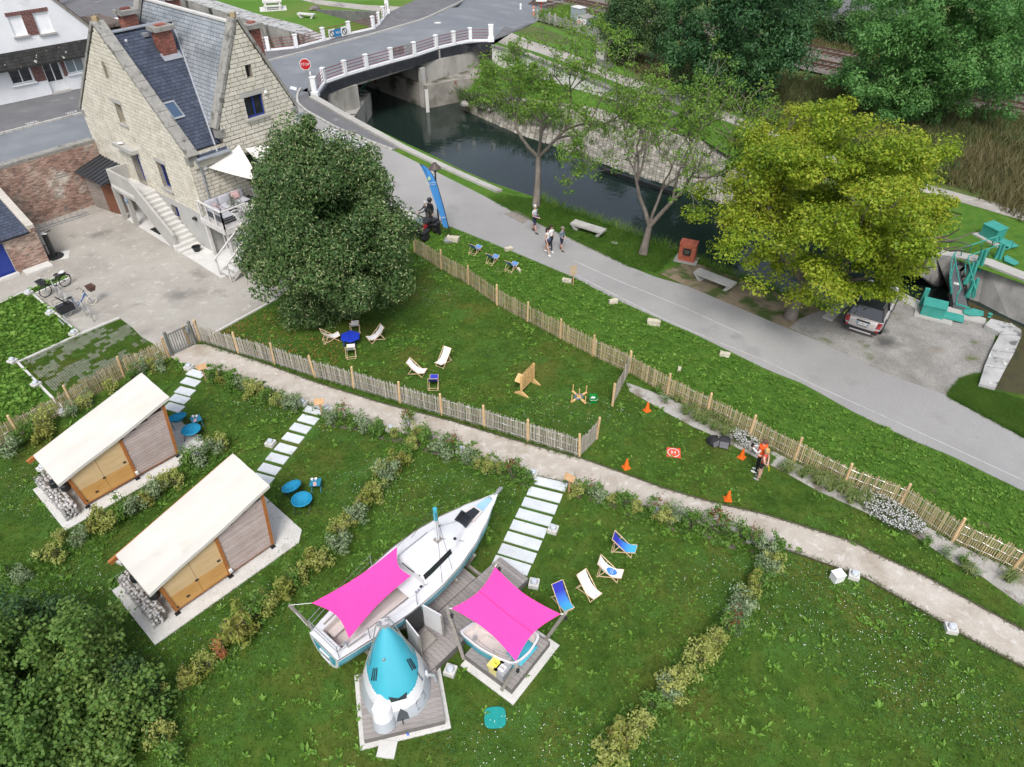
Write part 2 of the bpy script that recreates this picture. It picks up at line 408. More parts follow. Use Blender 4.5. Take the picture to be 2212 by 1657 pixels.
m_dirt=M('trodden_dirt',[(.17,.13,.09),(.25,.2,.14),(.13,.11,.065)],.8,.95,.6,30,fine=(30,.3),patches=(.9,(.07,.1,.03),.47,.6),spec=.1)
m_soil=M('dark_soil',[(.09,.075,.06),(.16,.14,.115)],1.5,.95,.8,30,fine=(35,.4),spec=.1)
m_tow=M('towpath_asphalt',[(.25,.245,.24),(.295,.29,.285)],.25,.9,.2,60,fine=(26,.11),patches=[(.14,(.33,.325,.315),.46,.66),(.5,(.235,.23,.225),.6,.72),(2.2,(.21,.205,.2),.7,.78)],spec=.2)
m_road=M('road_asphalt',[(.15,.163,.178),(.18,.193,.208)],.25,.85,.15,40,fine=(22,.1),patches=[(.3,(.22,.23,.243),.5,.7),(.8,(.13,.138,.15),.66,.74)],stretch=(1,1,1),spec=.3)
m_pave=M('dark_pavement',[(.12,.12,.125),(.16,.16,.165)],.6,.9,.15,40,fine=(25,.1),patches=(.8,(.22,.22,.22),.62,.72),spec=.2)
m_conc=M('concrete',[(.34,.33,.305),(.42,.41,.385)],.8,.9,.2,20,fine=(25,.08),patches=(.7,(.27,.255,.23),.6,.75),spec=.2)
m_concl=M('pale_concrete',[(.5,.49,.46),(.6,.59,.565)],1.2,.85,.15,25,fine=(25,.05),patches=(1.1,(.4,.39,.36),.62,.76),spec=.2)
m_stain=M('stained_concrete',[(.2,.19,.17),(.33,.32,.29),(.42,.4,.37)],.5,.9,.4,8,stretch=(1,1,.35),patches=[(.7,(.06,.06,.05),.55,.66),(.9,(.05,.065,.025),.62,.7)],spec=.15)
m_wall_w=M('lichen_stone',[(.25,.25,.24),(.36,.36,.35),(.44,.44,.43)],1.3,.9,.5,8,patches=[(1.4,(.13,.13,.125),.56,.62),(3,(.55,.55,.53),.64,.69)],spec=.15)
m_kerb=M('kerb_stone',[(.34,.33,.3),(.44,.43,.4)],1.5,.9,.2,20,isl=.08)
m_line=M('worn_white_paint',[(.55,.55,.55),(.7,.7,.7)],3,.7,patches=(6,(.35,.35,.35),.58,.66))
m_faint=M('worn_edge_line',[(.37,.37,.365),(.43,.43,.425)],2,.8,patches=(2.5,(.33,.325,.32),.5,.6))
m_white=M('white_paint',[(.74,.75,.76),(.82,.83,.83)],2,.55,patches=(1.1,(.66,.66,.64),.6,.75))
m_redp=P('dark_red_rail_paint',(.2,.035,.04),.45)
m_black=P('black_paint',(.018,.02,.022),.4)
m_water=bpy.data.materials.new('canal_water');m_water.use_nodes=True
_n=m_water.node_tree.nodes;_p=_n['Principled BSDF'];_p.inputs['Base Color'].default_value=(.012,.022,.018,1);_p.inputs['Roughness'].default_value=.04;_p.inputs['IOR'].default_value=1.33;_p.inputs['Specular IOR Level'].default_value=.8
_g=_n.new('ShaderNodeNewGeometry');_w=_n.new('ShaderNodeTexNoise');_w.inputs['Scale'].default_value=2.4;_w.inputs['Detail'].default_value=4
_bu=_n.new('ShaderNodeBump');_bu.inputs['Strength'].default_value=.09;_bu.inputs['Distance'].default_value=.1
m_water.node_tree.links.new(_g.outputs['Position'],_w.inputs['Vector']);m_water.node_tree.links.new(_w.outputs[0],_bu.inputs['Height']);m_water.node_tree.links.new(_bu.outputs[0],_p.inputs['Normal'])
m_glass=P('dark_window_glass',(.02,.024,.028),.06,spec=.8)
m_blue=P('blue_joinery',(.02,.045,.26),.45)
m_steel=M('galvanised_steel',[(.42,.43,.43),(.54,.55,.55)],5,.4,metal=.7)
m_zinc=M('zinc',[(.3,.32,.34),(.4,.42,.45)],2,.45,metal=.5)
m_dkmetal=P('dark_metal',(.035,.037,.04),.4,.3)
#  ground, water, ways
WZ=-1.4
b=B();b.box((0,250,-6.1),(1600,1600,.2));struct('ground',b,m_rough)
b=B();b.add([(-70,26,WZ),(60,20,WZ),(60,130,WZ),(-70,130,WZ)],[(0,1,2,3)]);struct('water',b,m_water)
BANK=[(863,322),(960,369),(1073,418),(1120,423),(1166,430),(1268,467),(1331,490),(1456,540),(1531,575),(1658,622),(1783,665),(1812,655),(1838,622),(1880,617),(1946,632),(1984,650),(2066,668),(2130,690),(2172,704),(2150,742),(2122,812),(2119,836)]
BUP=[(668,213),(700,231),(728,248),(790,282),(863,322),(930,354),(1000,386),(1073,418)]
BED=[(668,213),(700,229),(728,244),(790,268),(860,302),(930,334),(1000,368),(1060,394),(1110,411),(1166,430)]
bankw=[gn(*p)for p in BANK]
lawn=[g(-900,1950),g(3000,1950),g(3000,1010),g(2300,868)]+[g(*p)for p in BANK[::-1][:-5]]+[g(1110,412),g(1060,396),g(1040,419),g(990,440),g(905,440),g(700,440),g(470,430),g(225,425),g(60,455),g(-500,560)]
sheet('lawn_ground',lawn,m_lawn)
b=B();ribbon(b,[gn(*p)for p in BED]+bankw[5:]+[g(2300,868),g(3000,1010)],-3.2);struct('canal_bank_wall',b,m_stain)
strip('coping_verge',[(x+9,y-3)for x,y in BUP],BED[:-1]+[(1100,408)],gn,m_verge,30,.006)
strip('bank_end_verge',[(1040,405),(1073,420),(1120,440),(1166,452)],[(1060,395),(1110,412),(1140,421),(1166,430)],gn,m_verge,10,.007)
TL=[(637,268),(690,325),(770,395),(850,440),(910,468),(978,492),(1105,543),(1240,600),(1318,642),(1418,687),(1506,725),(1658,800),(1733,829),(1846,892),(1971,952),(2054,985),(2211,1062),(2400,1160)]
TR=[(640,215),(660,240),(728,278),(803,308),(848,325),(930,366),(1028,415),(1105,455),(1173,487),(1231,515),(1306,550),(1356,575),(1418,600),(1481,617),(1658,692),(1766,737),(1908,805),(2049,856),(2211,943),(2400,1035)]
strip('towpath',TL,TR,gn,m_tow,90,.012)
strip('canal_verge',[(848,325),(930,366),(1028,415),(1105,455),(1173,487),(1231,515),(1306,550),(1356,575),(1418,592)],[(866,321),(930,352),(1000,385),(1073,416),(1166,430),(1268,467),(1331,490),(1456,540),(1500,560)],gn,m_verge,40,.008)
sheet('trodden_bank',[g(*p)for p in((1356,573),(1398,545),(1531,577),(1658,624),(1780,667),(1812,657),(1780,745),(1766,737),(1658,692),(1481,617),(1418,588))],m_dirt,dz=.006)
sheet('parking_gravel',[g(*p)for p in((1705,708),(1725,690),(1783,667),(1812,657),(1838,624),(1880,619),(1946,634),(1984,652),(2066,670),(2128,692),(2150,722),(2140,760),(2118,805),(2070,818),(2046,856),(1908,805),(1766,737))],m_yard,dz=.009)
strip('bank_pavement',[(639,205),(643,225),(660,240),(728,278),(803,308),(848,325)],[(664,190),(668,213),(690,227),(728,249),(790,283),(860,321)],gn,m_pave,24,.02)
strip('lane_fill_bank',[(560,262),(540,330),(600,420),(740,450),(905,478)],[(642,264),(692,322),(772,392),(850,438),(910,470)],gn,m_conc,24,.004)
root=T('canal_coping','pale stone coping edging the canal from the bridge end to the grass','coping')
cp=resamp(BUP,26);cq=resamp([(p[0]+12,p[1]-4)for p in BUP],26)
for i in range(26):
 a,b_,c_,d_=gn(*cp[i]),gn(*cp[i+1]),gn(*cq[i+1]),gn(*cq[i]);q=[p.lerp((a+c_)/2,.012)+Vector((0,0,.16))for p in(a,b_,c_,d_)]
 wpart(root,'coping_stone',B().slab(q,(0,0,-.5)),m_conc)
root=T('lane_kerb','curved stone kerb between lane and bank pavement','kerb')
kp=resamp([(650,193),(641,208),(643,225),(660,241),(728,279),(803,309),(848,326)],22)
for i in range(22):
 a,b_=gn(*kp[i]),gn(*kp[i+1]);d=(b_-a).normalized();wpart(root,'kerb_stone',B().bar(a+d*.02+Vector((0,0,.04)),b_-d*.02+Vector((0,0,.04)),.16,.2),m_kerb)
for dz,A in((0,[(1243,596),(1331,640),(1431,690),(1540,736),(1658,783),(1755,832),(1883,889),(2034,958),(2211,1040)]),(1,[(1240,565),(1330,606),(1480,667),(1600,722)])):
 strip('edge_line',A,[(x+1.7,y-1.3)for x,y in A],g,m_faint,30,.0165)
root=T('stop_marking','white STOP lettering in an octagon painted on the lane','road marking',gn(743,298))
ctr=gn(743,298);X=(gn(770,301)-gn(725,288)).normalized();nn_=(gn(743,290)-ctr);Y=(nn_-X*nn_.dot(X)).normalized()
text(root,'lettering','STOP',.95,m_line,Vector((0,0,.02)),X,Y,.002)
oc=[Vector((0,0,.022))+X*(1.75*math.cos(R(22.5+45*k)))+Y*(.95*math.sin(R(22.5+45*k)))for k in range(8)]
bo=B()
for k in range(8):
 p,q=oc[k],oc[(k+1)%8];bo.add([p,q,q*.9+Vector((0,0,.002)),p*.9+Vector((0,0,.002))],[(0,1,2,3)])
part(root,'octagon',bo,m_line)
court=[(-300,700),(0,655),(137,593),(152,600),(72,637),(173,722),(258,687),(285,707),(305,728),(330,742),(366,772),(410,748),(434,735),(468,717),(553,670),(600,644),(700,560),(700,440),(470,430),(225,425),(60,455),(-300,520)]
sheet('courtyard',[g(*p)for p in court],m_grav,dz=.008)
sheet('weedy_grass',[g(*p)for p in((-300,705),(0,656),(137,594),(150,601),(72,638),(173,723),(30,787),(95,836),(150,880),(45,944),(-300,1080))],m_verge,dz=.006)
kb=B()
for a,c_ in(((72,637),(173,722)),((150,601),(72,637)),((173,722),(258,687)),((173,722),(38,783)),((38,783),(135,882)),((434,735),(468,717)),((468,717),(600,644)),((137,592),(-60,683))):
 kb.bar(g(*a,.03),g(*c_,.03),.1,.1)
struct('courtyard_kerbs',kb,m_concl)
paver=[g(*p)for p in((176,724),(258,690),(304,730),(326,747),(362,772),(140,880),(42,784))]
sheet('grass_paver_parking',paver,m_lawn,dz=.005)
pb=B();U,V=E2,E1;o0=g(38,783);pol=[(p.x,p.y)for p in paver]
for i in range(0,60):
 for j in range(0,22):
  if(math.sin(i*.35+j*.9)+math.sin(i*.21-j*.42)+rng.uniform(-1,1))<-.5+i*.035:continue
  p=o0+V*(i*.2)-U*(j*.2-.1)
  if bool(inpoly(pol,np.array([p.x]),np.array([p.y]))[0]):
   [pb.bar(p+U*k+Vector((0,0,.012)),p+U*k+V*.2+Vector((0,0,.012)),.013,.02)for k in(0,-.1)];[pb.bar(p+V*k+Vector((0,0,.013)),p+V*k-U*.2+Vector((0,0,.013)),.013,.02)for k in(0,.1)]
struct('paver_grid',pb,m_conc,'stuff')
PU=[(368,766),(423,743),(436,741),(553,779),(690,829),(828,872),(966,907),(1105,949),(1255,990),(1331,1017),(1431,1054),(1531,1083),(1658,1113),(1758,1144),(1846,1172),(1908,1204),(1996,1244),(2211,1362),(2450,1500)]
PL=[(366,770),(374,778),(405,790),(470,812),(565,839),(658,872),(716,897),(841,929),(978,969),(1103,1014),(1153,1027),(1226,1044),(1306,1069),(1406,1102),(1531,1142),(1658,1174),(1758,1209),(1865,1247),(1984,1315),(2084,1375),(2211,1442),(2450,1590)]
strip('garden_path',PU,PL,g,m_sand,80,.010)
eb=B()
for L_ in(PU[2:],PL[3:]):
 q=[g(*p,.02)for p in L_]
 for a,c_ in zip(q,q[1:]):eb.bar(a,c_,.025,.07)
struct('path_edging',eb,M('dark_timber',[(.07,.06,.05),(.12,.1,.08)],4))
sheet('gravel_bed',[g(*p)for p in((1352,826),(1440,858),(1526,899),(1617,946),(1714,998),(1821,1051),(1941,1097),(2056,1171),(2190,1231),(2400,1330),(2400,1430),(2211,1312),(2121,1246),(2059,1215),(1971,1156),(1858,1102),(1768,1062),(1706,1027),(1658,1002),(1594,969),(1531,937),(1496,922),(1443,894),(1406,872),(1360,846))],m_bed,dz=.007)
vergep=[g(*p)for p in TL[5:]]+[g(2400,1330),g(2186,1229),g(2056,1168),g(1941,1094),g(1821,1048),g(1714,995),g(1617,944),g(1526,896),g(1440,854),g(1357,805),g(1280,769),g(1209,732),g(1139,695),g(1073,659),g(1012,615),g(953,582),g(895,545),g(875,528),g(905,500),g(950,500)]
sheet('towpath_verge',vergep,m_verge,dz=.005)
hs_=B()
HEDGE=[[(450,806),(520,833),(600,868),(650,884)],[(705,905),(841,940),(978,980),(1103,1025),(1145,1040)],[(1240,1060),(1306,1082),(1406,1115),(1531,1153),(1680,1205)],[(500,965),(400,1035),(310,1095),(200,1165),(100,1225),(0,1280)],[(895,955),(850,1030),(770,1110),(690,1230),(590,1320),(480,1425),(390,1500)],[(1680,1215),(1640,1270),(1580,1370),(1500,1450),(1420,1550),(1320,1655)]]
for L_ in HEDGE[:3]:
 q=[g(*p,.009)for p in resamp(L_,16)]
 for i,(a,c_)in enumerate(zip(q,q[1:])):
  d=(c_-a).normalized();n_=Vector((-d.y,d.x,0));w0=.27+.1*math.sin(i*1.7);w1=.27+.1*math.sin((i+1)*1.7)
  hs_.add([a+n_*w0,a-n_*w0,c_-n_*w1,c_+n_*w1],[(0,1,2,3)])
struct('hedge_soil',hs_,m_soil)
#  bridge
ZB=3.0
BL,BR=g(700,182,ZB),g(1061,89,ZB)
bu=(BR-BL).normalized();bn=Vector((-bu.y,bu.x,0));BLEN=(BR-BL).length
par=[(500,690),(572,620),(762,552),(945,492),(1157,435),(1358,380),(1547,330),(1698,295),(1842,262),(2022,262)]
postb=[(515,830),(590,720),(772,655),(955,600),(1168,540),(1367,488),(1555,425),(1706,390),(1848,360),(2028,358)]
Pn=[g(552.75+x/3.996,y/3.996,ZB)for x,y in postb];Pn[0]=g(552.75+515/3.996,832/3.996,2.9)
Pf=[g(552.75+x/3.996,y/3.996,ZB)for x,y in((60,450),(110,445),(350,420),(585,358),(805,302),(1014,255),(1062,218),(1100,165),(1136,120))]
root=T('road_bridge','concrete road bridge with black painted edge beam over the canal','bridge')
b=B();q=[Pn[i]-bn*.06*(1 if i else 0)for i in range(10)]
for p,r_ in zip(q,q[1:]):
 d=(r_-p).normalized();n_=Vector((-d.y,d.x,0));b.slab([p-n_*.30+Vector((0,0,.0)),r_-n_*.30,r_+n_*.12,p+n_*.12],(0,0,-.72))
wpart(root,'edge_beam',b,M('black_beam',[(.02,.022,.028),(.04,.042,.05)],1.5,.5,patches=(.9,(.08,.08,.07),.62,.74)))
b=B();ds=[Pn[1],Pn[5],Pn[8],Pn[9],Pf[6],Pf[4],Pf[2],Pf[1]]
b.prism([(p.x,p.y)for p in ds],ZB-.9,ZB-.03);wpart(root,'deck',b,m_stain)
def parapet(label,pts,ends,hp):
 rt=T('bridge_parapet',label,'parapet',pts[0])
 for i,p in enumerate(pts):
  nb=pts[min(i+1,len(pts)-1)]-pts[max(i-1,0)];a=math.atan2(nb.y,nb.x);e=i in ends;h=hp*(1.22 if e else 1);w=.42 if e else .3
  bb=B().box((0,0,h/2),(w,w*.9,h)).box((0,0,h+.03),(w+.06,w*.9+.06,.06));wq=part(rt,'post',bb,m_white,loc=p-pts[0],rot=a)
  if e:part(wq,'post_base',B().box((0,0,.18),(w+.14,w+.12,.36)),m_white)
  if i+1<len(pts):
   q_=pts[i+1];d=(q_-p).normalized();o_=-Vector(pts[0])
   part(rt,'plinth',B().bar(p+o_+d*.2+Vector((0,0,.09)),q_+o_-d*.2+Vector((0,0,.09)),.26,.18),m_white)
   for k in range(4):part(rt,'rail',B().tube([p+o_+d*.13+Vector((0,0,.3+k*(hp-.4)/3)),q_+o_-d*.13+Vector((0,0,.3+k*(hp-.4)/3))],.028,6),m_redp)
 return rt
pa=parapet('white post parapet with dark red rails on the downstream side of the bridge',Pn,(0,9),1.12)
pz=parapet('white post parapet with dark red rails beyond the road towards the park',Pf,(8,),1.12)
m_sign=P('white_sign',(.75,.75,.74),.5);m_sred=P('sign_red',(.5,.02,.025),.4);m_sblk=P('sign_black',(.02,.02,.02),.5);m_sblu=P('sign_blue',(.03,.2,.42),.45)
def panel(root,c,u,w,h,mat,name='sign_panel',th=.02,n=None):
 u=Vector(u);n=n or Vector((u.y,-u.x,0))
 return wpart(root,name,B().slab([c-u*w/2-Vector((0,0,h/2)),c+u*w/2-Vector((0,0,h/2)),c+u*w/2+Vector((0,0,h/2)),c-u*w/2+Vector((0,0,h/2))],n*th),mat)
for k,(px_,py_)in enumerate(((655,285),(712,272),(762,262))):
 c=g(552.75+px_/3.996,py_/3.996+2,ZB+.55);u=(Pf[4]-Pf[3]).normalized();rt=T('parapet_sign',('white round prohibition sign nearest the house on the far parapet','blue town notice between two prohibition signs on the far parapet','white round prohibition sign on the road side of the blue notice')[k],'sign',c)
 panel(rt,c,u,.75 if k!=1 else 1.1,.8 if k!=1 else .62,m_sign if k!=1 else m_sblu)
 if k!=1:
  nn=Vector((u.y,-u.x,0));bq=B();rr=[c+nn*.03+u*.26*math.cos(a*R(30))+Vector((0,0,.26*math.sin(a*R(30))))for a in range(12)];bq.tube(rr,.035,5,close=True);bq.bar(rr[4],rr[10],.05);wpart(rt,'ring',bq,m_sblk)
 else:text(rt,'lettering','VILLE',.3,m_sign,Vector((u.y,-u.x,0))*.03,u,(0,0,1))
for k,px_ in enumerate((1197,1252,1322)):
 c=g(552.75+px_/3.996,(445,432,420)[k]/3.996,ZB+.75);u=(Pn[6]-Pn[5]).normalized();rt=T('parapet_sign',('grey sign back nearest the stop sign on the near parapet','middle grey sign back wired to the near parapet','grey sign back farthest from the stop sign on the near parapet')[k],'sign',c);panel(rt,c,u,.7,.75,P('sign_back_grey',(.3,.3,.3),.5))
root=T('bridge_abutment','far stained concrete and brick abutment under the bridge','abutment')
cor=g(907,118,ZB);m_brickw=M('pale_wet_brick',[(.2,.185,.16),(.32,.3,.265)],1.2,.9,.3,20,patches=[(.5,(.07,.07,.05),.5,.62),(.9,(.24,.1,.07),.66,.72)])
aw=cor+bn*14;aq=g(1062,100,ZB)+bu*2
b=B().prism([(p.x,p.y)for p in(cor-bn*.1,cor-bn*.1+bu*9.5,aw+bu*9.5,aw)],.6,2.2);wpart(root,'bearing_wall',b,m_stain)
b=B().prism([(p.x,p.y)for p in(cor-bn*.9-bu*.35,cor-bn*1.6+bu*3,cor-bn*4.2+bu*7.2,cor+bu*9.6,aw+bu*9.5,aw-bu*.35)],-3,.6);wpart(root,'brick_base',b,m_brickw)
b=B().box(Vector((cor.x,cor.y,.2))-bn*.3-bu*.2,(.45,.45,3.6),math.atan2(bu.y,bu.x));wpart(root,'corner_pier',b,m_conc)
gc=g(924,243,WZ)
gauge=T('water_gauge','pale level board standing in the water by the abutment','gauge',gc);part(gauge,'board',B().box((0,0,.8),(.3,.06,2.4),.3),m_concl)
root=T('bridge_abutment','near concrete abutment with rough ledge below the stop sign','abutment')
nl=Pn[1];b=B().prism([(p.x,p.y)for p in(g(705,205,2.2),g(772,185,2.2),g(772,185,2.2)+bn*12,g(700,200,2.2)+bn*12)],.3,2.25);wpart(root,'bearing_wall',b,m_stain)
b=B().prism([(p.x,p.y)for p in(g(722,240,.4),g(765,254,.4),g(800,200,.4),g(775,190,.4)+bn*9,g(690,190,.4)+bn*9)],-3,.45);wpart(root,'ledge',b,m_stain)
c=g(745,187,1.7);rt=T('mooring_sign','small white no mooring sign on the near abutment face','sign',c);panel(rt,c,bu,.5,.62,m_sign)
bb=B()
for k in range(4):bb.tube([g(776+k*4,205-k*3,.45),g(779+k*4,190-k*3,1.5)],.03,5)
bb.tube([g(779,190,1.5),g(792,180,1.5)],.03,5);rt=T('ledge_railing','green tube railing on the ledge below the bridge','railing',g(776,205,.45));wpart(rt,'rails',bb,P('green_rail',(.03,.16,.1),.5))
kf=[(-500,422),(-200,343),(0,291.5),(183,245),(400,188),(581,133),(700,103),(813,73),(916,43),(1001,3),(1040,-25)]
kn=[(-500,534),(-177,439),(0,386),(206,325),(420,270),(560,245),(640,212),(700,180),(793,150),(891,120),(978,98),(1061,90),(1130,62),(1250,0)]
hz=lambda x,y:3.0 if y<74 or x<-6 else h_far(x,y)
gz=lambda px,py:solve(px,py,hz)
strip('road',kn,kf,gz,m_road,80,.02,nv=10)
strip('road_junction',[(600,240),(637,268),(660,240)],[(600,215),(640,205),(666,192)],gn,m_road,10,.016)
root=T('street_kerb','stone kerb along the far side of the street and bridge road','kerb')
kk=resamp(kf[1:],60)
for i in range(60):
 a,c_=gz(*kk[i]),gz(*kk[i+1]);d=(c_-a).normalized();wpart(root,'kerb_stone',B().bar(a+d*.02+Vector((0,0,.04)),c_-d*.02+Vector((0,0,.04)),.18,.2),m_kerb)
strip('far_pavement',kf[1:],[(-200,275),(0,228),(180,190),(380,128),(579,112),(639,105),(699,90),(754,76),(807,64),(818,55),(827,41),(837,30),(900,0),(960,-25)],gz,m_pave,60,.06)
strip('near_pavement',[(1061,90),(1104,71),(1160,48),(1185,20),(1290,-40)],[(1061,90),(1090,58),(1130,36),(1150,10),(1230,-40)],gz,m_pave,24,.05,nv=6)
sheet('street_ground',[g(-900,650,2.97),g(0,386,2.97),g(206,325,2.97),g(400,300,2.97),g(600,250,2.97),g(600,110,2.97),g(500,68,2.97),g(368,8,2.97),g(300,-60,2.97),g(-900,-60,2.97)],m_pave)
b=B();b.bar(gz(992,42)+Vector((0,0,.06)),gz(1062,10)+Vector((0,0,.06)),.45,.14);tag(struct('traffic_island',b,m_white),'white painted traffic island in the road beyond the bridge','traffic island');bpy.data.objects['traffic_island']['kind']='thing'
tag(part(None,'manhole_cover',B().lathe([(0,0),(.36,0),(.36,.012),(0,.012)],14),m_concl,loc=gz(945,50)+Vector((0,0,.012))),'round pale manhole cover in the bridge road','manhole cover')
sheet('give_way_marking',[gn(625,193)+Vector((0,0,.03)),gn(640,197)+Vector((0,0,.03)),gn(641,190)+Vector((0,0,.03)),gn(628,187)+Vector((0,0,.03))],m_line)
for k,(xx,yy,s_)in enumerate(((620,972,'207'),(275,1060,'202'))):
 c=g(xx/3.996,yy/3.996,3.065);rt=T('chalk_number',('white sprayed number nearest the stone house gable on the street pavement','white sprayed number farther from the stone house on the pavement')[k],'marking',c)
 X=(g(183,245,3)-g(0,291.5,3)).normalized();text(rt,'digits',s_,.55,m_line,(0,0,0),X,Vector((-X.y,X.x,0)),.002)
#  upstream: quay, park
PZ=2.75
gp=lambda px,py:g(px,py,PZ)
quay=[(330,-30),(400,1),(553,50),(640,72),(702,92)]
sheet('park_lawn',[gp(*p)for p in((330,-30),(400,1),(553,50),(640,72),(702,92),(760,78),(812,62),(835,38),(900,8),(960,-40))],m_park,dz=.01)
strip('gravel_walk',[(640,-4),(700,2),(790,12),(880,16),(930,4)],[(600,-12),(690,11),(760,20),(838,27),(905,10)],gp,m_grav,20,.03)
qb=B();ribbon(qb,[gp(*p)for p in quay],-3);struct('quay_wall',qb,m_stain)
root=T('quay_coping','weathered stone coping along the upstream quay','coping')
q0=resamp(quay,26);q1=resamp([(x+10,y-16)for x,y in quay[:-1]]+[(706,82)],26)
for i in range(26):
 q=[gp(*p)+Vector((0,0,.08))for p in(q0[i],q0[i+1],q1[i+1],q1[i])];cc=sum(q,Vector())/4;wpart(root,'coping_stone',B().slab([p.lerp(cc,.015)for p in q],(0,0,-.35)),m_wall_w)
root=T('ramp_wall','low dark concrete wedge wall beside the park ramp','wall',gp(690,26))
wa,wb_=gp(683,25),gp(812,62);wpart(root,'wall',B().slab([wa,wb_,wb_+Vector((0,0,1.5)),wa+Vector((0,0,.15))],((wb_-wa).normalized().cross(Vector((0,0,1))))*-.3),M('dark_concrete',[(.1,.1,.095),(.2,.195,.185)],1,.9))
def bench(label,p,q,leg,top=.12,seat=.45,w=.5,grp=None,mat=None):
 L=(q-p).length;rt=T('stone_bench',label,'bench',(p+q)/2,math.atan2((q-p).y,(q-p).x),grp)
 mat=mat or m_conc
 bq=B().prism([(-L/2,-w/2),(L/2,-w/2),(L/2,w/2),(-L/2,w/2)],seat-top,seat);part(rt,'seat',bq,mat)
 for s_ in(-1,1):part(rt,'leg',B().slab([(s_*(L/2-.02),-w*.46,seat-top),(s_*(L/2-.02),w*.46,seat-top),(s_*(L/2-.28),w*.4,0),(s_*(L/2-.28),-w*.4,0)],(-s_*.22,0,0)),mat)
 return rt
bench('pale concrete bench on the park lawn beyond the bridge',gp(645,38),gp(680,41),0,mat=m_concl)
rt=T('picnic_table','pale concrete picnic table on a slab in the park','picnic table',gp(590,20),math.atan2(bu.y,bu.x)-.5)
part(rt,'slab',B().box((0,0,.03),(2.8,2.2,.06)),m_concl);part(rt,'table_top',B().box((0,0,.8),(2.0,.8,.12)),m_concl)
for s_ in(-1,1):
 part(rt,'leg',B().box((s_*.75,0,.4),(.2,.7,.7)),m_concl);part(rt,'seat',B().box((0,s_*.8,.45),(1.9,.38,.1)),m_concl)
 for t_ in(-1,1):part(rt,'seat_leg',B().box((t_*.7,s_*.8,.22),(.18,.34,.4)),m_concl)
def rock(label,p,r_,mat,sc=(1.2,.8,.7),name='boulder',grp=None):
 bm=bmesh.new();bmesh.ops.create_icosphere(bm,subdivisions=2,radius=r_)
 for v in bm.verts:v.co*=1+rng.uniform(-.16,.16);v.co.x*=sc[0];v.co.y*=sc[1];v.co.z*=sc[2];v.co.z=max(v.co.z,-r_*.2)
 me=bpy.data.meshes.new(name);bm.to_mesh(me);bm.free();me.materials.append(mat)
 return tag(link(name,me,loc=p+Vector((0,0,r_*.2)),rot=rng.uniform(0,6)),label,'stone',grp)
rock('dark rounded boulder on the park lawn',gp(680,22),.55,M('boulder_stone',[(.1,.09,.08),(.2,.18,.16)],3))
p=gn(671,208);rt=T('stop_sign','red octagonal STOP sign on a post at the bridge corner','road sign',p)
part(rt,'post',B().tube([(0,0,0),(0,0,2.5)],.045,8),m_steel)
d=Vector((.1,-1,0)).normalized();u=Vector((1,.1,0)).normalized();c=Vector((0,0,2.3))+d*.06
oct_=lambda r_:[c+u*(r_*math.cos(R(22.5+45*k)))+Vector((0,0,r_*math.sin(R(22.5+45*k))))for k in range(8)]
part(rt,'rim',B().slab(oct_(.43),d*.015),m_sign);part(rt,'plate',B().slab([v+d*.017 for v in oct_(.385)],d*.006),m_sred)
text(rt,'lettering','STOP',.27,m_sign,c+d*.025,u,(0,0,1))
p=gn(675,190);rt=T('marker_post','slim white reflector post behind the stop sign','post',p);part(rt,'post',B().box((0,0,.6),(.1,.06,1.2)),m_white);part(rt,'reflector',B().box((0,-.032,.85),(.07,.006,.18)),m_sred)
ZA=Vector((0,0,1))
#  far bank
FT=[(1105,72),(1143,88),(1256,125),(1318,155),(1418,188),(1491,213),(1581,248),(1700,298),(1900,372),(2106,428),(2300,480)]
FB=[(1075,92),(1180,133),(1266,165),(1331,190),(1418,213),(1531,250),(1600,275),(1720,320),(1900,390),(2100,445),(2300,505)]
far=[(1062,98),(1130,118),(1200,143),(1318,190),(1398,223),(1466,248),(1531,312),(1600,350),(1720,410),(1850,480),(1960,520),(2080,565),(2211,612),(2500,700)]
top_=[(2700,250),(2500,-160),(1900,-150),(1600,-150),(1270,-150),(1130,-20),(1100,60)]
fpoly=[gf(*p)for p in resamp(far,40)]+[gf(*p)for p in resamp(top_,30)];fp2=[(p.x,p.y)for p in fpoly];b=B();st_=.8;X0,Y0=-8,24
nx_,ny_=110,140;gx,gy=np.meshgrid(X0+st_*np.arange(nx_+1),Y0+st_*np.arange(ny_+1));ins=inpoly(fp2,gx.ravel()+.0,gy.ravel()).reshape(gx.shape)
b.v=[(x,y,h_far(x,y)-.05)for x,y in zip(gx.ravel(),gy.ravel())]
b.f=[(j*(nx_+1)+i,j*(nx_+1)+i+1,(j+1)*(nx_+1)+i+1,(j+1)*(nx_+1)+i)for j in range(ny_)for i in range(nx_)if ins[j,i]and ins[j,i+1]and ins[j+1,i]and ins[j+1,i+1]];b.m=[0]*len(b.f);struct('far_bank_ground',b,m_rough)
ed=[gf(*p)for p in resamp(far,40)];b=B()
for p,q in zip(ed,ed[1:]):d=Vector(((p-q).y,(q-p).x,0)).normalized();d=d if d.y>0 else-d;b.add([p-ZA*.04,q-ZA*.04,q+d*1.6-ZA*.045,p+d*1.6-ZA*.045],[(0,1,2,3)])
struct('far_bank_lip',b,m_verge)
strip('far_path',FT,FB,gf,m_grav,60,.03,nv=5)
strip('far_path_verge',FB,far[:6]+[(1600,300),(1720,345),(1900,415),(2100,470),(2300,530)],gf,m_verge,60,.015,nv=5)
strip('roadside_grass',[(1105,71),(1143,87),(1256,123),(1318,153),(1370,170)],[(1150,44),(1165,50),(1240,78),(1310,97),(1370,118)],gf,m_park,40,.03,nv=8)
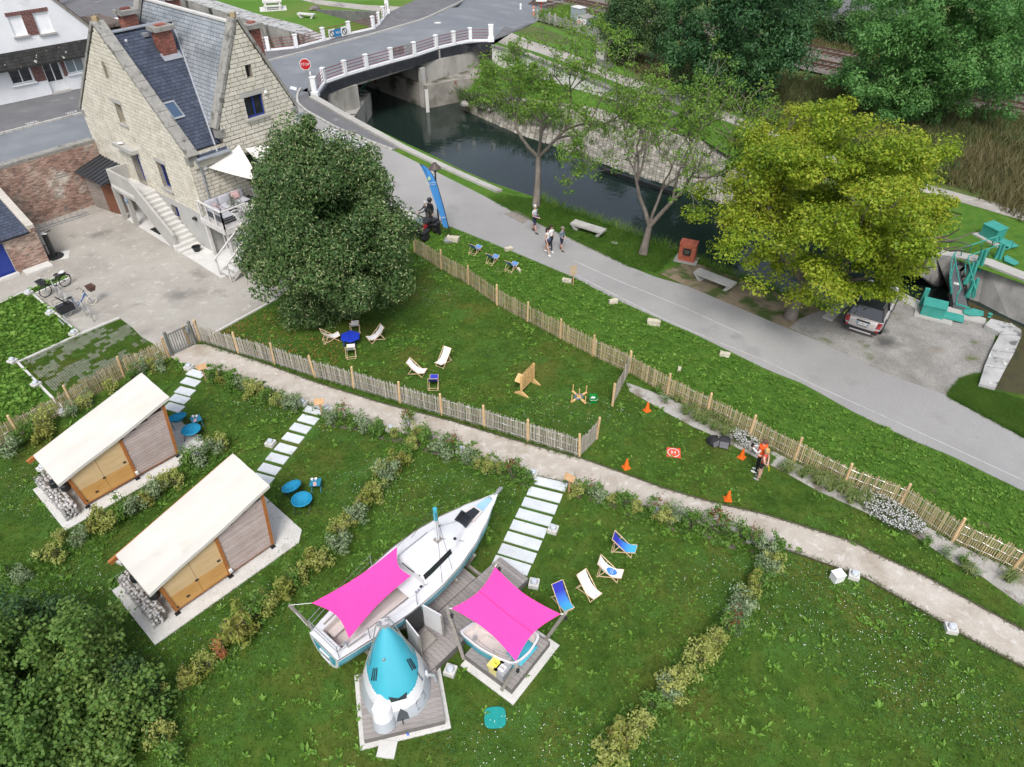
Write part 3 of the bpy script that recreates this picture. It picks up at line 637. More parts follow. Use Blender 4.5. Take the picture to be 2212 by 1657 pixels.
strip('far_meadow',[(1318,155),(1418,187),(1491,212),(1581,247)],[(1340,110),(1440,125),(1520,150),(1620,190)],gf,M('thin_grass',[(.07,.12,.03),(.13,.13,.055),(.17,.14,.07)],.5,.95,.5,14,fine=(14,.3)),40,.02,nv=8)
m_cope0=M('dark_wall_coping',[(.15,.145,.13),(.26,.25,.23)],2,.9)
root=T('retaining_wall','long whitewashed retaining wall on the far canal bank','wall')
wt=[(1062,98),(1130,116),(1200,143),(1318,190),(1398,223),(1466,248)];wbm=[(1078,143),(1105,155),(1203,180),(1341,226),(1408,243),(1466,254)]
rt_,rb_=resamp(wt,24),resamp(wbm,24);wb2=B();cpb=B();lw=[]
for i in range(25):
 a=gf(*rt_[i]);lo=min(1.7,.15+1.75*(1-i/24)**.8);lw.append((a,Vector((a.x,a.y,a.z-lo))))
for(a,a0),(c_,c0)in zip(lw,lw[1:]):
 wb2.add([a,c_,c0-Vector((0,0,.3)),a0-Vector((0,0,.3))],[(0,1,2,3)]);d=(c_-a).normalized();wpart(root,'coping_stone',B().bar(a+d*.02,c_-d*.02,.3,.12),m_cope0)
wpart(root,'wall_face',wb2,M('lime_render',[(.45,.44,.41),(.56,.55,.52)],.6,.9,patches=[(.8,(.33,.31,.27),.6,.72)]))
wl=[p[1]for p in lw]
st_top=[(1010,200),(1120,212),(1281,233),(1381,265),(1531,312),(1600,350),(1720,410)]
sb_bot=[(1000,240),(1110,290),(1240,335),(1346,376),(1466,412),(1600,460),(1720,500)]
tz=lambda px,py:g(px,py,.35)
sA=[tz(*p)for p in resamp(st_top,30)];sB=[g(*p,WZ-.1)for p in resamp(sb_bot,30)]
b=B();wr=resamp([tuple(p)for p in wl],30)
b.grid(lambda u,v:Vector(wr[round(v*30)]).lerp(sA[round(v*30)],u)+Vector((0,0,.25*math.sin(math.pi*u))),4,30);o=struct('bank_grass_slope',b,m_verge)
if o.data.polygons[0].normal.z<0:o.data.flip_normals()
SLA,SLB=sA,sB
m_pitch=M('pitching_stone',[(.2,.185,.15),(.33,.31,.27)],2,.9,.4,12,isl=.3,patches=(.8,(.1,.11,.06),.55,.7))
b=B();b.grid(lambda u,v:sA[round(v*30)].lerp(sB[round(v*30)],u)+Vector((0,0,-.06)),2,30);o=struct('stone_slope',b,M('mossy_joint',[(.1,.1,.06),(.18,.17,.12)],2))
n_=0;rest=B();r2=random.Random(4)
for i in range(30):
 nc=max(1,round((sA[i+1]-sA[i]).length/.42))if i<30 else 1;rows=max(2,round((sB[i]-sA[i]).length/.3))
 for c_ in range(nc):
  for k in range(rows):
   t0,t1=(c_+(.5 if k%2 else 0)*.0)/nc,(c_+1)/nc;u0,u1=k/rows,(k+1)/rows
   f=lambda t,u:sA[i].lerp(sA[i+1],t).lerp(sB[i].lerp(sB[i+1],t),u)
   q=[f(t0,u0),f(t1,u0),f(t1,u1),f(t0,u1)];m_=sum(q,Vector())/4;q=[p.lerp(m_,.09+.05*r2.random())for p in q]
   if n_<300 and i>8 and(k+c_)%3==0:wpart(o,'stone',B().slab(q,(0,0,.03+.05*r2.random())),m_pitch);n_+=1
   else:rest.slab(q,(0,0,.03+.05*r2.random()))
q=wpart(o,'stone_courses',rest,m_pitch);q['kind']='stuff'
for k,(x,y)in enumerate(((1012,208),(1022,222),(1040,232),(1060,238),(1004,228))):rock(('tumbled rock nearest the water gauge','large tumbled rock second from the abutment','tumbled rock in the middle of the heap by the abutment','tumbled rock farthest right along the stone slope foot','tumbled rock leaning on the abutment base')[k],g(x,y,-.6),.3+.1*(k%3),m_stain,grp='rocks by the abutment')
b=B();b.bar(g(1300,365,-1.2),g(1470,422,-1.2),.25,.25);tag(struct('mooring_beam',b,m_dkmetal),'dark timber mooring beam along the foot of the stone slope','beam');bpy.data.objects['mooring_beam']['kind']='thing'
#  railway
m_ball=M('ballast',[(.11,.095,.08),(.23,.205,.18)],2.5,.95,.9,10,fine=(12,.5),isl=.0)
m_rust=M('rusty_rail',[(.1,.06,.04),(.16,.095,.065)],3,.6,metal=.3);m_slp=M('sleeper',[(.09,.07,.06),(.16,.13,.11)],3,.9,isl=.2)
gr=lambda px,py:g(px,py,.75)
strip('ballast_bed',[(1100,-14),(1400,62),(1691,140),(1830,172),(2182,252),(2400,300)],[(1200,-22),(1400,22),(1702,84),(1910,128),(2190,178),(2400,222)],gr,m_ball,40,0)
for lab,(a,c_)in(('far railway track beside the hedge',((1702,97.5),(2191,196))),('near railway track on the canal side',((1692,122.5),(2182,230)))):
 A,C=gr(*a),gr(*c_);d=(C-A).normalized();n_=Vector((-d.y,d.x,0));A=A-d*34;C=C+d*10;rt=T('railway_track','rusty '+lab,'railway track',A)
 for s_ in(-1,1):part(rt,'rail',B().bar(n_*.72*s_+Vector((0,0,.2)),C-A+n_*.72*s_+Vector((0,0,.2)),.075,.17),m_rust)
 L=(C-A).length;sb_=B().box((0,0,.06),(.25,2.5,.14)).mesh('sleeper',m_slp)
 for k in range(int(L/.62)):link('sleeper',sb_,rt,d*(k*.62),math.atan2(d.y,d.x))
m_gbox=P('grey_cabinet',(.33,.37,.39),.5);m_cream=P('cream_cabinet',(.62,.61,.54),.5)
def cabinet(label,p,w,d,h,rz,mat,name='trackside_cabinet',roof=None,doors=True):
 rt=T(name,label,'cabinet',p,rz);part(rt,'body',B().box((0,0,h/2),(w,d,h)),mat)
 part(rt,'lid',B().box((0,0,h+.03),(w+.08,d+.08,.07)),roof or mat)
 if doors:
  for s_ in(-1,1):part(rt,'door',B().box((s_*w*.235,-d/2-.01,h*.55),(w*.45,.025,h*.8)),mat)
  part(rt,'plinth',B().box((0,0,.1),(w+.05,d+.05,.2)),mat)
 return rt
ra=math.atan2(E1.y,E1.x)-1.75
cabinet('tall grey equipment cabinet behind the concrete fence',gf(1247,60),1.35,1.0,2.0,ra,m_gbox,roof=m_concl,doors=False)
rt=cabinet('grey hut with red graffiti on its white painted end',gf(1266,72),1.5,1.6,1.6,ra,P('slate_grey_hut',(.2,.25,.28),.6),name='trackside_hut',roof=M('hut_roof',[(.2,.19,.18),(.3,.29,.27)],3),doors=False)
part(rt,'painted_end',B().box((0,-.815,.85),(1.4,.02,1.45)),m_white)
bq=B();bq.tube([(-.35+.2*math.cos(a),-.835,1.1+.22*math.sin(a))for a in[R(30*k)for k in range(12)]],.03,4,close=True)
for k,(x0,z0,x1,z1)in enumerate(((-.45,1.0,-.25,1.2),(-.25,1.0,-.42,1.2),(.05,.8,.05,1.35),(.05,1.3,.5,1.3),(.2,1.05,.5,1.1),(.1,.8,.55,.75),(-.1,.55,.3,.5))):bq.bar((x0,-.835,z0),(x1,-.835,z1),.05,.01)
part(rt,'graffiti',bq,m_sred)
rt=cabinet('cream street cabinet standing beside the far towpath',gf(1298,128),.95,.5,1.5,ra+.25,m_cream);part(rt,'lock',B().box((.03,-.28,.85),(.03,.02,.12)),m_dkmetal)
sheet('cabinet_apron',[gf(*p)for p in((1256,128),(1282,124),(1335,142),(1312,150))],m_pave,dz=.045)
root=T('concrete_fence','weathered concrete picket fence between the grass and the railway','fence',gf(1158,47))
fp=[gf(*p)for p in((1160,46),(1186,53),(1198,56),(1221,63),(1255,75),(1292,88),(1312,96),(1345,108))];m_fc=M('weathered_concrete',[(.3,.29,.25),(.42,.41,.37)],3,.9,isl=.1)
pk=B().box((0,0,.5),(.08,.05,.8)).mesh('picket',m_fc);pp=B().box((0,0,.6),(.16,.16,1.2)).mesh('fence_post',m_fc)
for i,(a,c_)in enumerate(zip(fp,fp[1:])):
 az=math.atan2((c_-a).y,(c_-a).x);L=(c_-a).length;o_=-Vector(root.location);link('post',pp,root,a+o_,az)
 for z_ in(.18,.9):part(root,'rail',B().bar(a+o_+Vector((0,0,z_)),c_+o_+Vector((0,0,z_)),.05,.1),m_fc)
 for k in range(1,int(L/.2)):link('picket',pk,root,a+o_+(c_-a)*(k*.2/L),az)
 if i>3:
  for k in range(int(L/.4)):part(root,'arch',B().tube([a+o_+(c_-a).normalized()*(k*.4+.2-.17*math.cos(R(30*j)))+Vector((0,0,.9+.22*math.sin(R(30*j))))for j in range(7)],.035,4),m_fc)
def bollard(label,p,h,mats,r_=.13):
 rt=T('bollard',label,'bollard',p);part(rt,'body',B().lathe([(r_,0),(r_,h*.8),(r_*.95,h*.93),(r_*.6,h)],10),mats[0]);part(rt,'band',B().lathe([(r_+.01,h*.62),(r_+.01,h*.74)],10),mats[1]);return rt
bollard('white plastic bollard at the roadside by the crossing',gz(1124,28),1.0,(m_white,m_line))
bollard('orange and white bollard beside the crossing fence',gz(1152,40),1.3,(P('faded_orange',(.6,.25,.15),.5),m_sign),.12)
rt=T('crossing_sign','white level crossing warning board with black lettering','sign',gz(1168,34));part(rt,'post',B().tube([(0,0,0),(0,0,2.2)],.05,8),m_sred)
part(rt,'board',B().box((0,-.08,2.1),(1.25,.04,1.2)),m_sign);text(rt,'lettering','UN TRAIN PEUT\nEN CACHER\nUN AUTRE',.15,m_sblk,(0,-.105,2.0),(1,0,0),(0,0,1))
bb=B();bb.tube([gz(1155,36)+Vector((0,0,1.0)),gz(1215,22)+Vector((0,0,1.0))],.04,6);bb.tube([gz(1155,36),gz(1155,36)+Vector((0,0,1))],.05,6);bb.tube([gz(1215,22),gz(1215,22)+Vector((0,0,1))],.05,6)
rt=T('crossing_rail','grey tube guard rail by the level crossing','railing',gz(1155,36));wpart(rt,'tube',bb,m_steel)
#  stone house
HU,HV=Vector((math.cos(R(140)),math.sin(R(140)),0)),Vector((math.cos(R(50)),math.sin(R(50)),0));ZA=Vector((0,0,1))
HA=Vector((-17.2,36.95,0))
hl=lambda u,v,z=0.:HU*u+HV*v+ZA*z
m_stone=M('cream_stone',[(.5,.465,.38),(.575,.54,.455),(.62,.59,.51)],1.6,.9,.5,14,isl=.075,patches=[(5,(.33,.31,.265),.62,.72),(.6,(.47,.43,.35),.6,.7)],fine=(14,.07))
m_mort=M('old_mortar',[(.27,.245,.195),(.35,.32,.265)],3,.95)
m_cope=M('grey_coping',[(.2,.195,.18),(.31,.3,.275)],2.5,.95,.6,10,patches=[(2.2,(.13,.125,.11),.56,.66),(6,(.4,.39,.34),.66,.72)])
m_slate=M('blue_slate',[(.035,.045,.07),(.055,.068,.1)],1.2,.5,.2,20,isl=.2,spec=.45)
m_slate_sheen=M('sky_sheen_slate',[(.2,.22,.24),(.32,.34,.36)],.8,.42,.2,20,isl=.1,spec=.6,patches=(.5,(.15,.165,.18),.5,.7))  # paler copy of the blue slate: sky reflection on this slope painted into the colour
m_rend=M('grey_render',[(.36,.355,.335),(.43,.425,.405)],.7,.9,.1,20,patches=(.5,(.3,.29,.265),.6,.74))
m_brick=M('red_brick',[(.15,.05,.04),(.22,.08,.06),(.27,.12,.09)],1.2,.9,.3,25,isl=.3)
m_brickm=M('mixed_old_brick',[(.26,.14,.11),(.36,.24,.19),(.45,.37,.31)],.5,.9,.4,18,isl=.4,patches=[(.7,(.5,.45,.39),.58,.68),(1.1,(.2,.19,.17),.64,.74)])
m_mortar=M('pale_mortar',[(.4,.37,.32),(.5,.47,.42)],2,.95)
rt=house=T('stone_house','cream stone house with steep blue slate roof and two tall gables','house',HA)
UE,ZE,ZR,ZRo=12.0,5.75,11.35,10.75
gab=[(0,0),(UE,0),(UE,ZE),(6.2,ZR-.15),(0,ZE)]
gh=[(6.35,6.75,8.55,9.2),(6.15,6.95,6.05,7.2),(6.1,7.1,2.4,4.5),(3.0,3.95,3.0,4.55),(3.1,3.85,1.1,1.95)]
b=B()
for q in cells(gab,gh):b.slab([hl(p[0],.03,p[1])for p in q],HV*.38)
part(rt,'gable_wall',b,m_mort)
zst=2.35
sg=[(0,zst),(UE,zst),(UE,ZE),(6.2,ZR-.15),(0,ZE)]
lay(rt,'stone',courses(sg,.46,.22,.032,[h for h in gh if h[3]>zst],5,.3),(Vector(),HU,ZA,-HV),.0+.03,m_stone,300,.015)
b=B()
for q in cells([(0,0),(UE,0),(UE,zst),(0,zst)],gh):b.slab([hl(p[0],.0,p[1])for p in q],-HV*.02)
part(rt,'basement_render',b,m_rend)
front=[(0,0),(7.0,0),(7.0,5.9),(0,5.9)]
cg=[(2.2,5.9),(7.0,5.9),(7.0,6.85),(4.6,11.55),(2.2,6.85)]
fh=[(4.0,5.15,6.7,7.85),(4.5,4.85,8.75,9.4),(3.2,5.6,2.5,4.85)]
b=B()
for q in cells(front,fh)+cells(cg,fh):b.slab([hl(.03,p[0],p[1])for p in q],HU*.38)
part(rt,'front_wall',b,m_mort)
pol=courses([(0,zst),(7.0,zst),(7.0,5.9),(0,5.9)],.5,.22,.034,fh,9,.3)+courses([(2.2,5.9),(7.0,5.9),(7.0,6.85),(4.6,11.55),(2.2,6.85)],.5,.22,.034,fh,10,.3)
lay(rt,'stone',pol,(Vector(),HV,ZA,-HU),.03,m_stone,300,.015,stuffname='front_stone_courses')
b=B()
for q in cells([(0,0),(7,0),(7,zst),(0,zst)],[]):b.slab([hl(0,p[0],p[1])for p in q],-HU*.02)
b.slab([hl(.0,7.0,0),hl(10,7.0,0),hl(10,7.0,6.8),hl(0,7.0,6.8)],-HV*.3);b.slab([hl(UE-.02,0.1,0),hl(UE-.02,5,0),hl(UE-.02,5,5.7),hl(UE-.02,.1,5.7)],-HU*.3)
part(rt,'rendered_walls',b,m_rend)
b=B();b.slab([hl(10,2.2,0),hl(10,7,0),hl(10,7,6.85),hl(10,4.6,11.5),hl(10,2.2,6.85)],-HU*.4);part(rt,'rear_gable',b,m_stone)
for u0,u1,z,h,pr in((5.85,7.25,7.2,.22,.06),(6.0,7.1,5.95,.1,.14),(5.8,8.15,4.5,.22,.45),(2.85,4.1,4.55,.24,.06),(2.9,4.05,2.9,.1,.16),(3.0,3.95,1.0,.1,.1)):part(rt,'lintel' if h>.15 else 'window_sill',B().slab([hl(u0,0,z),hl(u1,0,z),hl(u1,0,z+h),hl(u0,0,z+h)],-HV*pr),m_conc)
for v0,v1,z,h,pr in((3.75,5.4,7.85,.24,.05),(3.8,5.3,6.58,.12,.16)):part(rt,'lintel' if h>.15 else 'window_sill',B().slab([hl(0,v0,z),hl(0,v1,z),hl(0,v1,z+h),hl(0,v0,z+h)],-HU*pr),m_conc)
def window(root,o,X,N,w,h,frame,glass=m_glass,mull=1,bars=0,name='window',th=.06,fw=.07):
 """o = lower left corner on the glass plane, X along, N outward"""
 b=B();up=ZA
 for x0,x1,z0,z1 in[(0,fw,0,h),(w-fw,w,0,h),(fw,w-fw,0,fw),(fw,w-fw,h-fw,h)]+[(w*(i+1)/(mull+1)-fw*.5,w*(i+1)/(mull+1)+fw*.5,fw,h-fw)for i in range(mull)]+[(fw,w-fw,h*(i+1)/(bars+1)-.02,h*(i+1)/(bars+1)+.02)for i in range(bars)]:
  b.slab([o+X*x0+up*z0,o+X*x1+up*z0,o+X*x1+up*z1,o+X*x0+up*z1],N*th)
 f=part(root,name,b,frame)
 b=B().slab([o+X*.03+up*.03-N*.02,o+X*(w-.03)+up*.03-N*.02,o+X*(w-.03)+up*(h-.03)-N*.02,o+X*.03+up*(h-.03)-N*.02],N*.03);part(f,'pane',b,glass)
 return f
window(rt,hl(.16,4.0,6.7),HV,-HU,1.15,1.15,m_blue);window(rt,hl(.25,3.2,2.5),HV,-HU,2.4,2.35,m_blue,mull=2)
window(rt,hl(3.95,.25,3.0),-HU,-HV,.95,1.55,m_blue);window(rt,hl(3.85,.25,1.1),-HU,-HV,.75,.85,m_blue,mull=0)
for u0,z0,w_,h_ in((6.75,8.55,.4,.65),(6.95,6.05,.8,1.15)):part(rt,'slit_back',B().slab([hl(u0,.3,z0),hl(u0-w_,.3,z0),hl(u0-w_,.3,z0+h_),hl(u0,.3,z0+h_)],HV*.05),m_stone)
part(rt,'slit_back',B().slab([hl(.3,4.5,8.75),hl(.3,4.85,8.75),hl(.3,4.85,9.4),hl(.3,4.5,9.4)],HU*.05),m_glass)
part(rt,'entrance_door',B().slab([hl(7.1,.3,2.4),hl(6.1,.3,2.4),hl(6.1,.3,4.5),hl(7.1,.3,4.5)],HV*.06),m_blue)
def coping(a,c_,w,N,name='gable_coping'):
 d=(c_-a).normalized();up=N.cross(d);up=up if up.z>0 else-up
 n=max(2,round((c_-a).length/.9))
 for i in range(n):
  p,q=a.lerp(c_,i/n)+d*.01,a.lerp(c_,(i+1)/n)-d*.01;part(rt,name,B().slab([p-N*.08,q-N*.08,q+N*w,p+N*w],up*.16),m_cope)
coping(hl(-.15,0,ZE-.05),hl(6.2,0,ZR),.55,HV);coping(hl(UE+.15,0,ZE-.05),hl(6.2,0,ZR),.55,HV)
coping(hl(0,2.05,6.65),hl(0,4.6,11.7),.55,HU);coping(hl(0,7.15,6.65),hl(0,4.6,11.7),.55,HU);coping(hl(9.5,2.05,6.7),hl(9.5,4.6,11.7),.5,HU);coping(hl(9.5,7.15,6.7),hl(9.5,4.6,11.7),.5,HU)
for p in(hl(6.2,.2,ZR+.1),hl(.2,4.6,11.75)):part(rt,'finial',B().slab([p+Vector((x*.13,y*.13,0))for x,y in((-1,-1),(1,-1),(1,1),(-1,1))],(0,0,.22)),M('lichen_finial',[(.27,.25,.2),(.42,.27,.08)],3))
b=B()
for p,d in((hl(-.1,-.05,ZE-.45),1),(hl(UE-.3,-.05,ZE-.45),1),(hl(-.08,1.95,6.2),1),(hl(-.08,6.8,6.2),1)):b.slab([p,p+HU*.4,p+HU*.4+HV*.45,p+HV*.45],ZA*.42)
part(rt,'kneelers',b,m_cope)
sl_=(ZRo-5.72)/6.2;csl=(11.4-6.7)/2.4
def valley_v(u):return 4.6-(11.4-(5.72+sl_*u))/csl
mainp=[(-.25,.5),(6.2,.5),(6.2,valley_v(6.2)),(-.25,max(2.2,valley_v(0)))]
mz=lambda u:5.72+sl_*u
Ls=math.hypot(1,sl_);XS=(HU+ZA*sl_).normalized();NS=(-HU*sl_+ZA).normalized()
b=B().slab([hl(u,v,mz(u))for u,v in mainp],-NS*.12);part(rt,'roof',b,M('roof_underlay',[(.03,.035,.045)],1))
b=B().slab([hl(6.2,.5,ZRo),hl(UE+.2,.5,ZRo-sl_*(UE-6)),hl(UE+.2,5,ZRo-sl_*(UE-6)),hl(6.2,4,ZRo)],ZA*-.12);part(rt,'street_roof',b,m_slate)
spoly=[(p[1],(p[0]+.25)*Ls)for p in mainp];chim=(2.45,3.35);sky_=(.65,1.35,(1.7+.25)*Ls,(2.6+.25)*Ls)
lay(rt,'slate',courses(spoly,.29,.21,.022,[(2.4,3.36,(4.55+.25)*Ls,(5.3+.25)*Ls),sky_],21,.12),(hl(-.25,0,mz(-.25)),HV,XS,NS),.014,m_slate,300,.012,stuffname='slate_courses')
XC=(HV+ZA*csl).normalized();NC=(-HV*csl+ZA).normalized();Lc=math.hypot(1,csl)
cz=lambda v:6.7+csl*(v-2.2)
b=B().slab([hl(.45,2.2,6.7),hl(9.6,2.2,6.7),hl(9.6,4.6,11.4),hl(.45,4.6,11.4)],-NC*.1);part(rt,'cross_roof',b,M('roof_underlay',[(.03,)*3],1))
cpoly=[(.45,.0),(9.6,0),(9.6,2.4*Lc),(.45,2.4*Lc)]
lay(rt,'slate',courses(cpoly,.29,.21,.022,[],22,.12),(hl(0,2.2,6.7),HU,XC,NC),.012,m_slate_sheen,300,.01,stuffname='sheen_slate_courses')
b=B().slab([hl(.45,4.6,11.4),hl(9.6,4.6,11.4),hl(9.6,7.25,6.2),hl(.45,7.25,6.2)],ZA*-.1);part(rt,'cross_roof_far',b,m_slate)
b=B();b.bar(hl(.5,4.6,11.45),hl(9.6,4.6,11.45),.24,.1);part(rt,'cross_ridge',b,m_concl)
b=B();b.bar(hl(6.2,.5,ZRo+.05),hl(6.2,valley_v(6.2)-.05,ZRo+.05),.4,.06);part(rt,'ridge_zinc',b,m_zinc)
b=B();b.tube([hl(u,valley_v(u),mz(u)+.05)for u in(-.2,3,6.2)],.06,6);part(rt,'valley_gutter',b,m_zinc)
b=B();b.tube([hl(-.32,.3,5.55),hl(-.32,2.3,5.55)],.1,8);b.box(hl(-.14,1.3,5.5),(.3,2.1,.06),R(140));part(rt,'gutter',b,m_zinc)
b=B().slab([hl(0,.2,5.05),hl(0,2.4,5.05),hl(0,2.4,5.5),hl(0,.2,5.5)],-HU*.14);part(rt,'cornice',b,m_stone)
b=B();b.tube([hl(-.12,.35,5.5),hl(-.12,.42,5.2),hl(-.1,.5,4.9),hl(-.1,.5,2.5)],.055,8);part(rt,'downpipe',b,m_zinc)
for u,v,z in((5.7,1.2,0),):part(rt,'vent',B().ball(hl(u,v,mz(u)),.12),m_zinc)
part(rt,'roof_vent',B().box(hl(5.75,2.35,mz(5.75)+.08),(.3,.35,.18),R(50)),m_zinc)
sk=B()
q=[hl(u,v,mz(u))+NS*.03 for u,v in((1.72,.67),(1.72,1.33),(2.58,1.33),(2.58,.67))];c=sum(q,Vector())/4
for i in range(4):sk.slab([q[i],q[(i+1)%4],q[(i+1)%4].lerp(c,.2),q[i].lerp(c,.2)],NS*.07)
f=part(rt,'skylight',sk,m_zinc);part(f,'pane',B().slab([p.lerp(c,.17)for p in q],NS*.03),P('sky_glass',(.05,.09,.15),.08,spec=.8))
def chimney(u,v,z0,z1,w,d,limit=110):
 b=B().slab([hl(u-w/2+.02,v-d/2+.02,z0),hl(u+w/2-.02,v-d/2+.02,z0),hl(u+w/2-.02,v+d/2-.02,z0),hl(u-w/2+.02,v+d/2-.02,z0)],ZA*(z1-z0));ch=part(rt,'chimney',b,m_mortar)
 for(o,X,N,L)in((hl(u-w/2+.02,v-d/2,z0),HV,-HU,d),(hl(u-w/2,v-d/2+.02,z0),HU,-HV,w)):
  lay(rt,'brick',courses([(0,0),(L,0),(L,z1-z0),(0,z1-z0)],.23,.085,.016,[],int(u*9),.1),(o,X,ZA,N),.022,m_brick,limit,.004,level_parent=ch,stuffname='brick_courses')
 part(ch,'cap',B().box(hl(u,v,z1+.1),(w+.3,d+.3,.22),R(140)),m_cope);part(ch,'pot',B().box(hl(u,v,z1+.25),(w*.5,d*.6,.1),R(140)),m_brick)
 return ch
chimney(4.92,2.9,8.5,10.75,.66,.86);part(rt,'chimney_flashing',B().slab([hl(4.35,2.35,mz(4.35)+.05),hl(4.35,3.45,mz(4.35)+.05),hl(4.75,3.45,mz(4.75)+.05),hl(4.75,2.35,mz(4.75)+.05)],NS*.03),m_zinc)
chimney(9.05,3.15,8.5,10.95,.7,.8,60);chimney(8.9,6.0,8.0,11.3,.6,.6,60);chimney(.95,6.0,8.0,10.9,.6,.6,60)
b=B();b.ball(hl(7.3,-.3,4.83),.1,sc=(1.8,1,.7));part(rt,'wall_lamp',b,m_sign)
b=B();b.ball(hl(-.12,5.35,7.85),.09);b.tube([hl(0,5.35,7.95),hl(-.12,5.35,7.85)],.03,5);part(rt,'wall_lamp',b,m_sign)
b=B().box(hl(-.06,.75,5.0),(.1,.22,.26),R(140));part(rt,'alarm_box',b,m_sign)
b=B().box(hl(1.1,-.08,1.9),(.22,.14,.16),R(140));b.ball(hl(1.3,-.1,1.85),.08);part(rt,'floodlight',b,m_dkmetal)
b=B().slab([hl(-2.7,-1.35,.05),hl(-2.7,0,.05),hl(11,0,.05),hl(11,-1.1,.05)],ZA*-.2);b.slab([hl(-2.6,0,.051),hl(-2.6,6,.051),hl(0,6,.051),hl(0,0,.051)],ZA*-.2);ap=struct('house_apron',b.shift(-HA),m_concl)
rt=T('outside_stairs','grey concrete outside stairs with a solid parapet against the gable','stairs',HA)
NST=13;b=None
for i in range(NST):
 z=2.4*(i+1)/NST;u=1.5+i*.31;vw=-1.25 if i>1 else-1.5
 part(rt,'step',B().slab([hl(u,-.03,0 if i<3 else z-.3),hl(u,vw+.14,0 if i<3 else z-.3),hl(u+.33,vw+.14,0 if i<3 else z-.3),hl(u+.33,-.03,0 if i<3 else z-.3)],ZA*(z if i<3 else .3)),m_concl)
part(rt,'landing',B().slab([hl(5.5,-.03,2.2),hl(8.2,-.03,2.2),hl(8.2,-1.3,2.2),hl(5.5,-1.3,2.2)],ZA*.2),m_concl)
b=B().slab([hl(2.0,-1.12,0),hl(2.0,-1.12,1.0),hl(5.55,-1.12,3.3),hl(8.25,-1.12,3.3),hl(8.25,-1.12,2.0),hl(5.6,-1.12,2.0),hl(2.6,-1.12,0)],-HV*.15);part(rt,'parapet',b,m_conc)
b=B().slab([hl(8.12,-.03,2.2),hl(8.12,-1.1,2.2),hl(8.12,-1.1,3.3),hl(8.12,-.03,3.3)],HU*.13);part(rt,'end_parapet',b,m_conc)
for u in(6.68,8.1):part(rt,'column',B().slab([hl(u,-1.3,0),hl(u+.24,-1.3,0),hl(u+.24,-1.06,0),hl(u,-1.06,0)],ZA*2.2),m_conc)
wc=part(rt,'toilet_sign',B().slab([hl(6.95,-1.31,1.62),hl(6.62,-1.31,1.62),hl(6.62,-1.31,1.84),hl(6.95,-1.31,1.84)],-HV*.012),m_sblu);text(wc,'lettering','WC',.18,m_sign,hl(6.785,-1.33,1.73),-HU,ZA)
part(None,'door_mat',B().slab([hl(4.6,-.95,.06),hl(5.7,-.95,.06),hl(5.7,-.35,.06),hl(4.6,-.35,.06)],ZA*.012),m_dkmetal,loc=HA);tag(bpy.data.objects['door_mat'],'dark door mat on the apron under the concrete stairs','door mat')
p=HA+hl(1.05,-.55,.06);tag(link('plastic_bucket',B().lathe([(.18,0),(.24,.26),(.26,.26),(.26,.28),(.22,.28),(.17,.03)],14).mesh('plastic_bucket',m_black),loc=p),'black plastic bucket at the foot of the concrete stairs','bucket')
rt=T('toilet_annex','lean-to toilet annex with ribbed dark metal roof and brown door','annex',HA);m_bwood=M('brown_wood',[(.13,.055,.035),(.2,.085,.05)],3,.6,stretch=(1,1,6));m_gwood=M('grey_siding',[(.2,.17,.15),(.29,.26,.23)],3,.8,stretch=(1,1,8),isl=.1)
b=B().slab([hl(8.9,0,0),hl(8.9,-1.0,0),hl(11.4,-1.5,0),hl(11.4,0,0)],ZA*2.3);part(rt,'walls',b,m_gwood)
part(rt,'door',B().slab([hl(8.95,-1.03,.05),hl(10.0,-1.24,.05),hl(10.0,-1.24,2.05),hl(8.95,-1.03,2.05)],-HV*.05),m_bwood)
for k in range(10):part(rt,'board',B().slab([hl(10.05,-1.25,.08+k*.22),hl(11.4,-1.52,.08+k*.22),hl(11.4,-1.52,.28+k*.22),hl(10.05,-1.25,.28+k*.22)],-HV*.03),m_gwood)
b=B().slab([hl(8.3,-1.75,2.35),hl(11.7,-1.9,2.35),hl(11.7,0,2.9),hl(8.3,0,2.9)],ZA*.06);part(rt,'roof',b,P('anthracite_metal',(.06,.065,.075),.4,.4))
for k in range(9):part(rt,'roof_rib',B().bar(hl(8.35+k*.41,-1.8,2.43),hl(8.35+k*.41,0,2.98),.05,.05),m_dkmetal)
m_deckw=M('weathered_white_timber',[(.45,.43,.41),(.58,.57,.55)],4,.8,.2,20,isl=.06,patches=(2.5,(.33,.3,.27),.62,.74))
rt=T('timber_terrace','raised timber terrace with wire railings on the house front','terrace',HA);UT=-2.35;ZT=2.4
for k in range(38):part(rt,'board',B().slab([hl(-.03,-.2+k*.15,ZT-.04),hl(UT,-.2+k*.15,ZT-.04),hl(UT,-.06+k*.15,ZT-.04),hl(-.03,-.06+k*.15,ZT-.04)],ZA*.035),m_deckw)
part(rt,'beam',B().slab([hl(0,-.24,ZT-.32),hl(UT,-.24,ZT-.32),hl(UT,-.24,ZT),hl(0,-.24,ZT)],-HV*.06),m_deckw);part(rt,'beam',B().slab([hl(UT-.01,-.2,ZT-.32),hl(UT-.01,5.5,ZT-.32),hl(UT-.01,5.5,ZT),hl(UT-.01,-.2,ZT)],-HU*.06),m_deckw)
for u,v in((UT+.1,-.1),(UT+.1,2.6),(UT+.1,5.3),(-.15,-.12)):part(rt,'post',B().slab([hl(u-.08,v-.08,.05),hl(u+.08,v-.08,.05),hl(u+.08,v+.08,.05),hl(u-.08,v+.08,.05)],ZA*(ZT-.1)),m_deckw)
